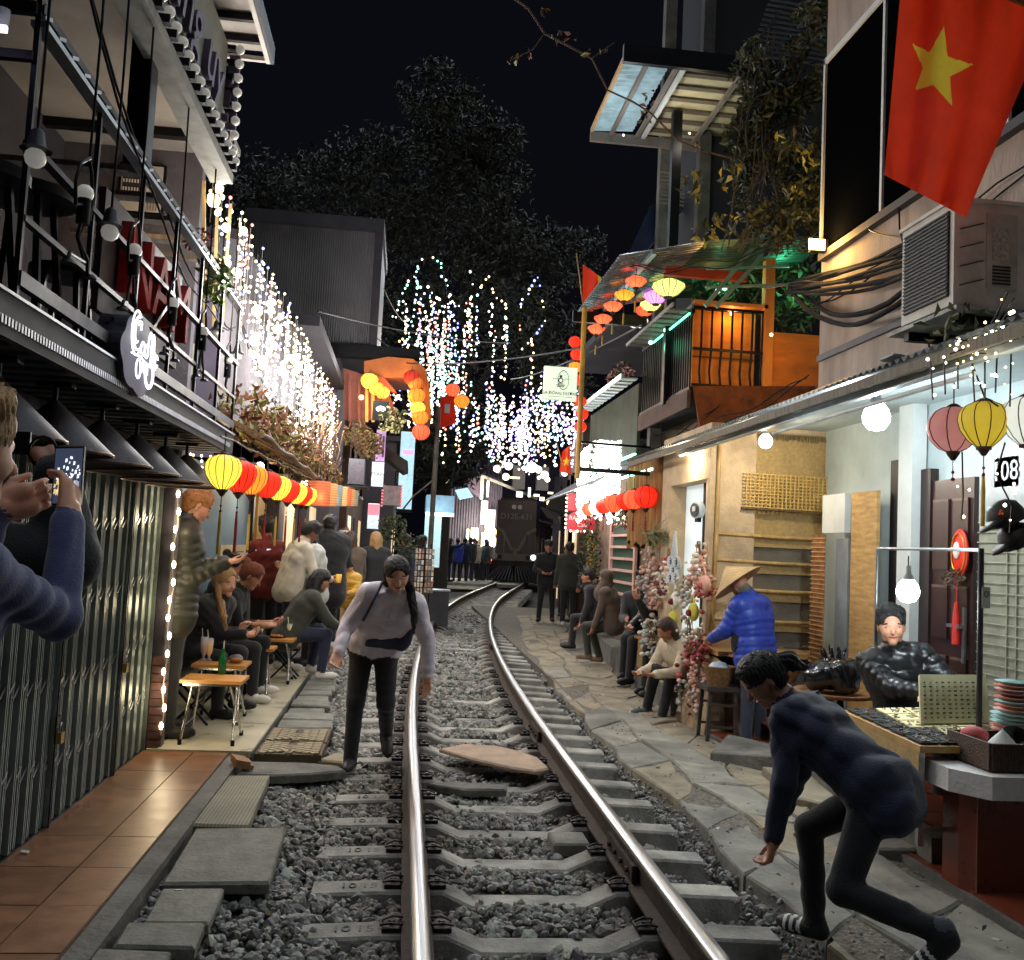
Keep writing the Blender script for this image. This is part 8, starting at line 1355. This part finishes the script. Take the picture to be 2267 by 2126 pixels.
t = thing('beer_bottle', onz(491, 1492, .563), 'green glass bottle with straw on the nearest table', 'bottle'); a = onz(491, 1492, .563); MB().lathe(a, [(.027, 0), (.03, .006), (.03, .1), (.024, .125), (.012, .155), (.011, .185), (.013, .19)], 16).build('glass', M('green_glass', S(16, 110, 50), .08, var=0, trans=.25, coat=.5), t); MB().cyl(a+Vector((0, 0, .12)), a+Vector((.003, 0, .25)), .004, n=6).build('straw', straw, t); MB().lathe(a, [(.0305, .03), (.0305, .075)], 16, capends=False).build('label_band', M('green_label', S(30, 90, 60), .6), t)
t = thing('food_plate', T4, 'dark plate of fried food on the farthest table', 'plate'); MB().lathe(Vector((T4.x, T4.y, .562)), [(.05, 0), (.09, .012), (.095, .014), (.05, .004)], 20).build('plate', black, t); m = MB(); [m.ball((T4.x+rq.uniform(-.06, .06), T4.y+rq.uniform(-.05, .05), .578), .016, 7) for k in range(22)]; m.build('food', [M('fried', S(176, 110, 56), .7, var=.3)], t, kind='stuff')
t = thing('menu_cards', T3, 'stack of folded menu cards on the third table', 'menu'); MB().box((T3.x+.04, T3.y, .568), (.2, .13, .012), Euler((0, 0, .3))).build('card', M('card_grey', S(190, 186, 176), .6), t); MB().box((T3.x+.1, T3.y-.02, .58), (.1, .06, .01), Euler((0, 0, .1))).build('card', whitew, t)
t = thing('snack_plate', T2, 'grey plate of snacks on the second table', 'plate'); MB().ball((T2.x+.1, T2.y+.05, .6), .06, 12, sq=(1, 1, .6)).build('bowl', M('greybowl', S(120, 122, 128), .5), t); MB().ball((T2.x+.12, T2.y-.04, .6), .045, 10, sq=(1.2, 1, .4)).build('food', MATS['fried'], t)
def stool(lab, x, y, z=.105):
    t = thing('folding_stool', (x, y, z), lab, 'stool', 'folding stools on the terrace'); B1('seat', black, t, x-.14, x+.14, y-.13, y+.13, z+.3, z+.325)
    for sy in (-1, 1):
        for s in (-1, 1): MB().beam((x-.14*s, y+.11*sy, z), (x+.14*s, y+.11*sy, z+.3), .018).build('leg', black, t)
for k, (x, y) in enumerate(((-1.6, 7.95), (-1.55, 8.6), (-1.42, 9.3), (-1.2, 10.6))): stool('black folding stool '+['behind the nearest table', 'under the blond woman', 'under the auburn woman', 'under the person in moss jacket'][k], x, y)
t = thing('roof_tile_scrap', (-1.03, 6.62, .06), 'broken brown roof tile scrap at the corner of the terrace', 'tile'); MB().box((-.99, 6.62, .1), (.12, .16, .03), Euler((.1, .2, .4))).build('scrap', M('scrap', S(140, 100, 66), .8, var=.3), t); MB().box((-1.0, 6.6, .128), (.1, .14, .02), Euler((.1, .25, .5))).build('scrap', MATS['scrap'], t)
# ---------------- right side cafe past the pier
rc = thing('railway_cafe', (3.3, 13, .05), 'small cafe front with brown curtains, louvred window and plants past the pier', 'shop front')
cur = M('brown_curtain', S(150, 110, 64), .9, var=.3, scale=3, stretch=(1, 6, .3)); m = MB(); V = []
for i in range(61): y = 10.75+1.9*i/60; V += [(3.0+.035*math.sin(i*1.1)+.02*math.sin(i*.4), y, 2.9), (3.02+.045*math.sin(i*1.1+.3), y, 1.75+.06*math.sin(i*.5))]
m.add(V, [(2*i, 2*i+1, 2*i+3, 2*i+2) for i in range(60)], 0, True); m.build('curtain', cur, rc)
lw = [(3.34, 13.4), (3.4, 15.2)]; pk = M('pink_frame', S(190, 150, 140), .6, var=.15); B1('shutter_panel', M('green_shutter', S(34, 64, 48), .6), rc, 3.38, 3.4, 13.55, 15.15, .6, 2.05)
for y in (13.5, 15.15): B1('window_frame', pk, rc, 3.33, 3.37, y, y+.1, .5, 2.15)
for k in range(9): B1('louvre', pk, rc, 3.33, 3.36, 13.6, 15.15, .62+.18*k, .66+.18*k)
for k in range(9): MB().ball((3.3, 13.55+.2*k, 2.16), .035, 8).build('bulb', LY, rc)
lamp('window_light', (3.1, 14.3, 2.25), 5, (1, .8, .45), .15, rc); leaves('ivy', rc, 500, (3.2, 16.2, 1.5), (.15, .6, .75), .09, ivm, seed=121); leaves('ivy', rc, 260, (3.15, 13.4, 2.2), (.15, 1.2, .2), .08, ivm+[dry[2]], seed=122)
B1('yellow_post', M('post_yellow', S(206, 158, 46), .6, var=.12), rc, 3.42, 3.62, 17.2, 17.6, 0, 2.2); m = MB(); [m.tube([(3.41, 17.3+.2*rq.random(), .6+.12*k), (3.41, 17.25+.3*rq.random(), .66+.12*k), (3.41, 17.3+.2*rq.random(), .7+.12*k)], .008, 4) for k in range(9)]; m.build('painted_scroll', dw, rc)
B1('green_led', EM('green_led3', (.35, 1, .75), 5), rc, 2.98, 3.0, 11.4, 13.2, 2.66, 2.69); lamp('green_glow', (2.85, 12.3, 2.6), 3, (.3, 1, .7), .2, rc)
cn = thing('dark_awning', (2.95, 16, 2.7), 'dark grey canvas awning sloping over the seated guests', 'awning'); MB().prism([(2.75, 14.2, 2.62), (2.85, 19.5, 2.62), (3.7, 19.5, 3.15), (3.55, 14.2, 3.1)], (0, 0, .03)).build('canvas', M('grey_canvas', S(72, 70, 66), .8, var=.2), cn); MB().cyl((2.74, 14.2, 2.62), (2.84, 19.5, 2.62), .02, n=6).build('edge_bar', silver, cn)
rr = ['largest and nearest', 'second', 'third, partly dark', 'fourth', 'fifth', 'sixth', 'seventh and farthest']
for k, (px, py, r_, col) in enumerate(((1430, 1125, .15, 'red'), (1402, 1128, .14, 'salmon'), (1385, 1130, .13, 'red'), (1358, 1135, .14, 'salmon'), (1336, 1138, .12, 'red'), (1318, 1140, .11, 'white'), (1302, 1142, .11, 'salmon'))): p = atX(px, py, 2.86); lantern(p, r_, col, ROUND, 'round %s lantern in the row under the green light strip, %s' % ({'white': 'pale', 'salmon': 'orange red'}.get(col, col), rr[k]), 'round lanterns by the cafe', (tas_r, .9), 1.1, 8)
rw = thing('railway_cafe_sign', (3.0, 17.2, 2.3), 'red arched sign reading RAILWAY Cafe edged with bulbs', 'sign'); c = atY(1286, 1158, 16.6); sr_ = M('sign_red', S(150, 20, 28), .5, em=(.5, .02, .04), es=.35)
MB().prism([(c.x-.26, 16.6, c.z-.13), (c.x+.26, 16.6, c.z-.13), (c.x+.26, 16.6, c.z+.1), (c.x+.12, 16.6, c.z+.2), (c.x-.12, 16.6, c.z+.2), (c.x-.26, 16.6, c.z+.1)], (0, .06, 0)).build('board', sr_, rw); B1('side_board', sr_, rw, c.x-.26, c.x-.05, 16.6, 16.66, c.z+.21, c.z+.52)
text('lettering', 'RAILWAY', whitew, .1, (c.x, 16.59, c.z+.08), (1, 0, 0), (0, 0, 1), rw, .002); text('lettering', 'Café', whitew, .1, (c.x+.02, 16.59, c.z-.04), (1, 0, 0), (0, 0, 1), rw, .002, shear=.3)
for k in range(9): MB().ball((c.x-.25+.063*k, 16.56, c.z-.15), .022, 8).build('bulb', LW if k % 2 else sf['red'], rw)
for k in range(9): MB().ball((c.x-.28, 16.56, c.z-.1+.075*k), .02, 8).build('bulb', LW, rw)
lamp('sign_glow', (c.x, 16.3, c.z), 2, (1, .4, .3), .1, rw)
# kerb step for the guests and coconut table
ks = MB(); V = []
ys_ = [9.3, 10.5, 12, 13.5, 15, 17, 19]; L_ = [(2.72+.07*(y-9.3)+.002*(y-9.3)**2, y) for y in ys_]
for (a, b), (c_, d) in zip(L_[:-1], L_[1:]): ks.add([(a, b, -.05), (c_, d, -.05), (c_+1.2, d, -.05), (a+1.2, b, -.05), (a, b, .27), (c_, d, .27), (c_+1.2, d, .27), (a+1.2, b, .27)], [(4, 5, 6, 7), (0, 4, 5, 1), (0, 3, 7, 4), (1, 5, 6, 2)])
ks.build('kerb_step', concd, kind='structure')
t = thing('bamboo_table', (2.95, 11.0, .27), 'low bamboo side table with a coconut drink', 'table'); MB().box((2.97, 11.0, .64), (.34, .42, .03)).build('top', wood, t)
for k in range(9): MB().cyl((2.84+.03*k, 10.84, .28), (2.84+.03*k, 10.84, .62), .01, n=6).build('cane_leg', bamboo, t)
for k in range(5): MB().cyl((2.84, 10.9+.06*k, .28), (2.84, 10.9+.06*k, .62), .01, n=6).build('cane_leg', bamboo, t)
t = thing('coconut', (2.98, 10.95, .655), 'green coconut with a straw on the bamboo table', 'coconut'); MB().ball((2.98, 10.95, .72), .07, 14, sq=(1, 1, .95)).build('shell', M('coco', S(84, 92, 52), .6, var=.2), t); MB().cyl((2.98, 10.95, .76), (2.97, 10.95, .9), .005, n=6).build('straw', straw, t)
# grit, litter and leaves
for k, (x, y) in enumerate(((-1.66, 4.72), (1.02, 5.46), (2.6, 3.9), (-.86, 4.25))): t = thing('litter_scrap', (x, y, .1), 'small pale scrap of paper litter '+['beside the gate track', 'on the concrete block between the rails', 'on the pavement by the red tiles', 'on a path slab'][k], 'litter', 'litter on the ground'); MB().box((x, y, .11 if k != 2 else .06), (.035, .02, .006), Euler((.2, .1, k))).build('paper', whitew if k != 1 else concd, t)

# fallen leaves and scraps scattered over the ground
def scatter(name, n, x0, x1, y0, y1, z, label, mats, size, seed):
    g = np.random.default_rng(seed); P_ = np.stack([g.uniform(x0, x1, n), g.uniform(y0, y1, n), np.full(n, z)], 1); a = g.uniform(0, 6.28, n); s_ = size*g.uniform(.5, 1.4, n); d = np.stack([np.cos(a), np.sin(a), g.normal(0, .25, n)], 1)*s_[:, None]; e_ = np.stack([-np.sin(a), np.cos(a), g.normal(0, .25, n)], 1)*(s_*.55)[:, None]
    V = np.stack([P_-d, P_+e_+[0, 0, .006], P_+d, P_-e_+[0, 0, .004]], 1).reshape(-1, 3); Fc = np.arange(4*n).reshape(n, 4); tag(put(name, mesh_np(name, V, Fc, mats, g.integers(0, len(mats), n)), (0, 0, 0)), label, None, None, 'stuff')
scatter('fallen_leaves', 240, 1.85, 2.75, 3.4, 16, .046, 'dry leaves and scraps lying on the stone pavement', [dry[0], dry[2], M('scrap_paper', S(190, 184, 170), .8), grd], .014, 1)
scatter('litter_scraps', 160, -1., 1.7, 3.2, 12, .012, 'dry leaves and scraps lying on the ballast', [dry[0], dry[2], MATS['scrap_paper']], .014, 2)
for k, (a, b, sg_) in enumerate((((-1.25, 3.0, 3.75), (-1.4, 7.4, 3.2), .25), ((-1.5, 7.3, 3.6), (-1.3, 15, 2.95), .3), ((3.2, 9.6, 3.2), (2.7, 16, 2.95), .2), ((3.25, 7.5, 3.15), (3.1, 12, 3.2), .12), ((3.3, 3.2, 4.05), (3.25, 7.4, 3.75), .1), ((-1.32, 4.2, 2.5), (-1.45, 7.4, 2.62), .18), ((3.35, 7.45, 5.2), (3.6, 11.4, 6.6), .2), ((2.1, 9.2, 4.5), (3.3, 7.5, 4.4), .1))):
    A_, B_ = Vector(a), Vector(b); t = thing('slack_cable', A_, 'slack black cable '+['along the cafe balcony', 'running under the light curtain', 'above the red lanterns row', 'from the beige house to the balcony house', 'across the beige wall over the air conditioner', 'under the balcony railing to the meter box', 'from the black window up to the tall house', 'from the lantern canopy to the flood lamp'][k], 'cable', 'slack cables on the facades')
    for q in range(2): MB().tube([A_.lerp(B_, f/14)-Vector((0, 0, sg_*(1+.5*q)*4*(f/14)*(1-f/14)))+Vector((.02*q, 0, .03*math.sin(f*1.3+q))) for f in range(15)], .006, 5).build('strand', MATS['rubber'], t)
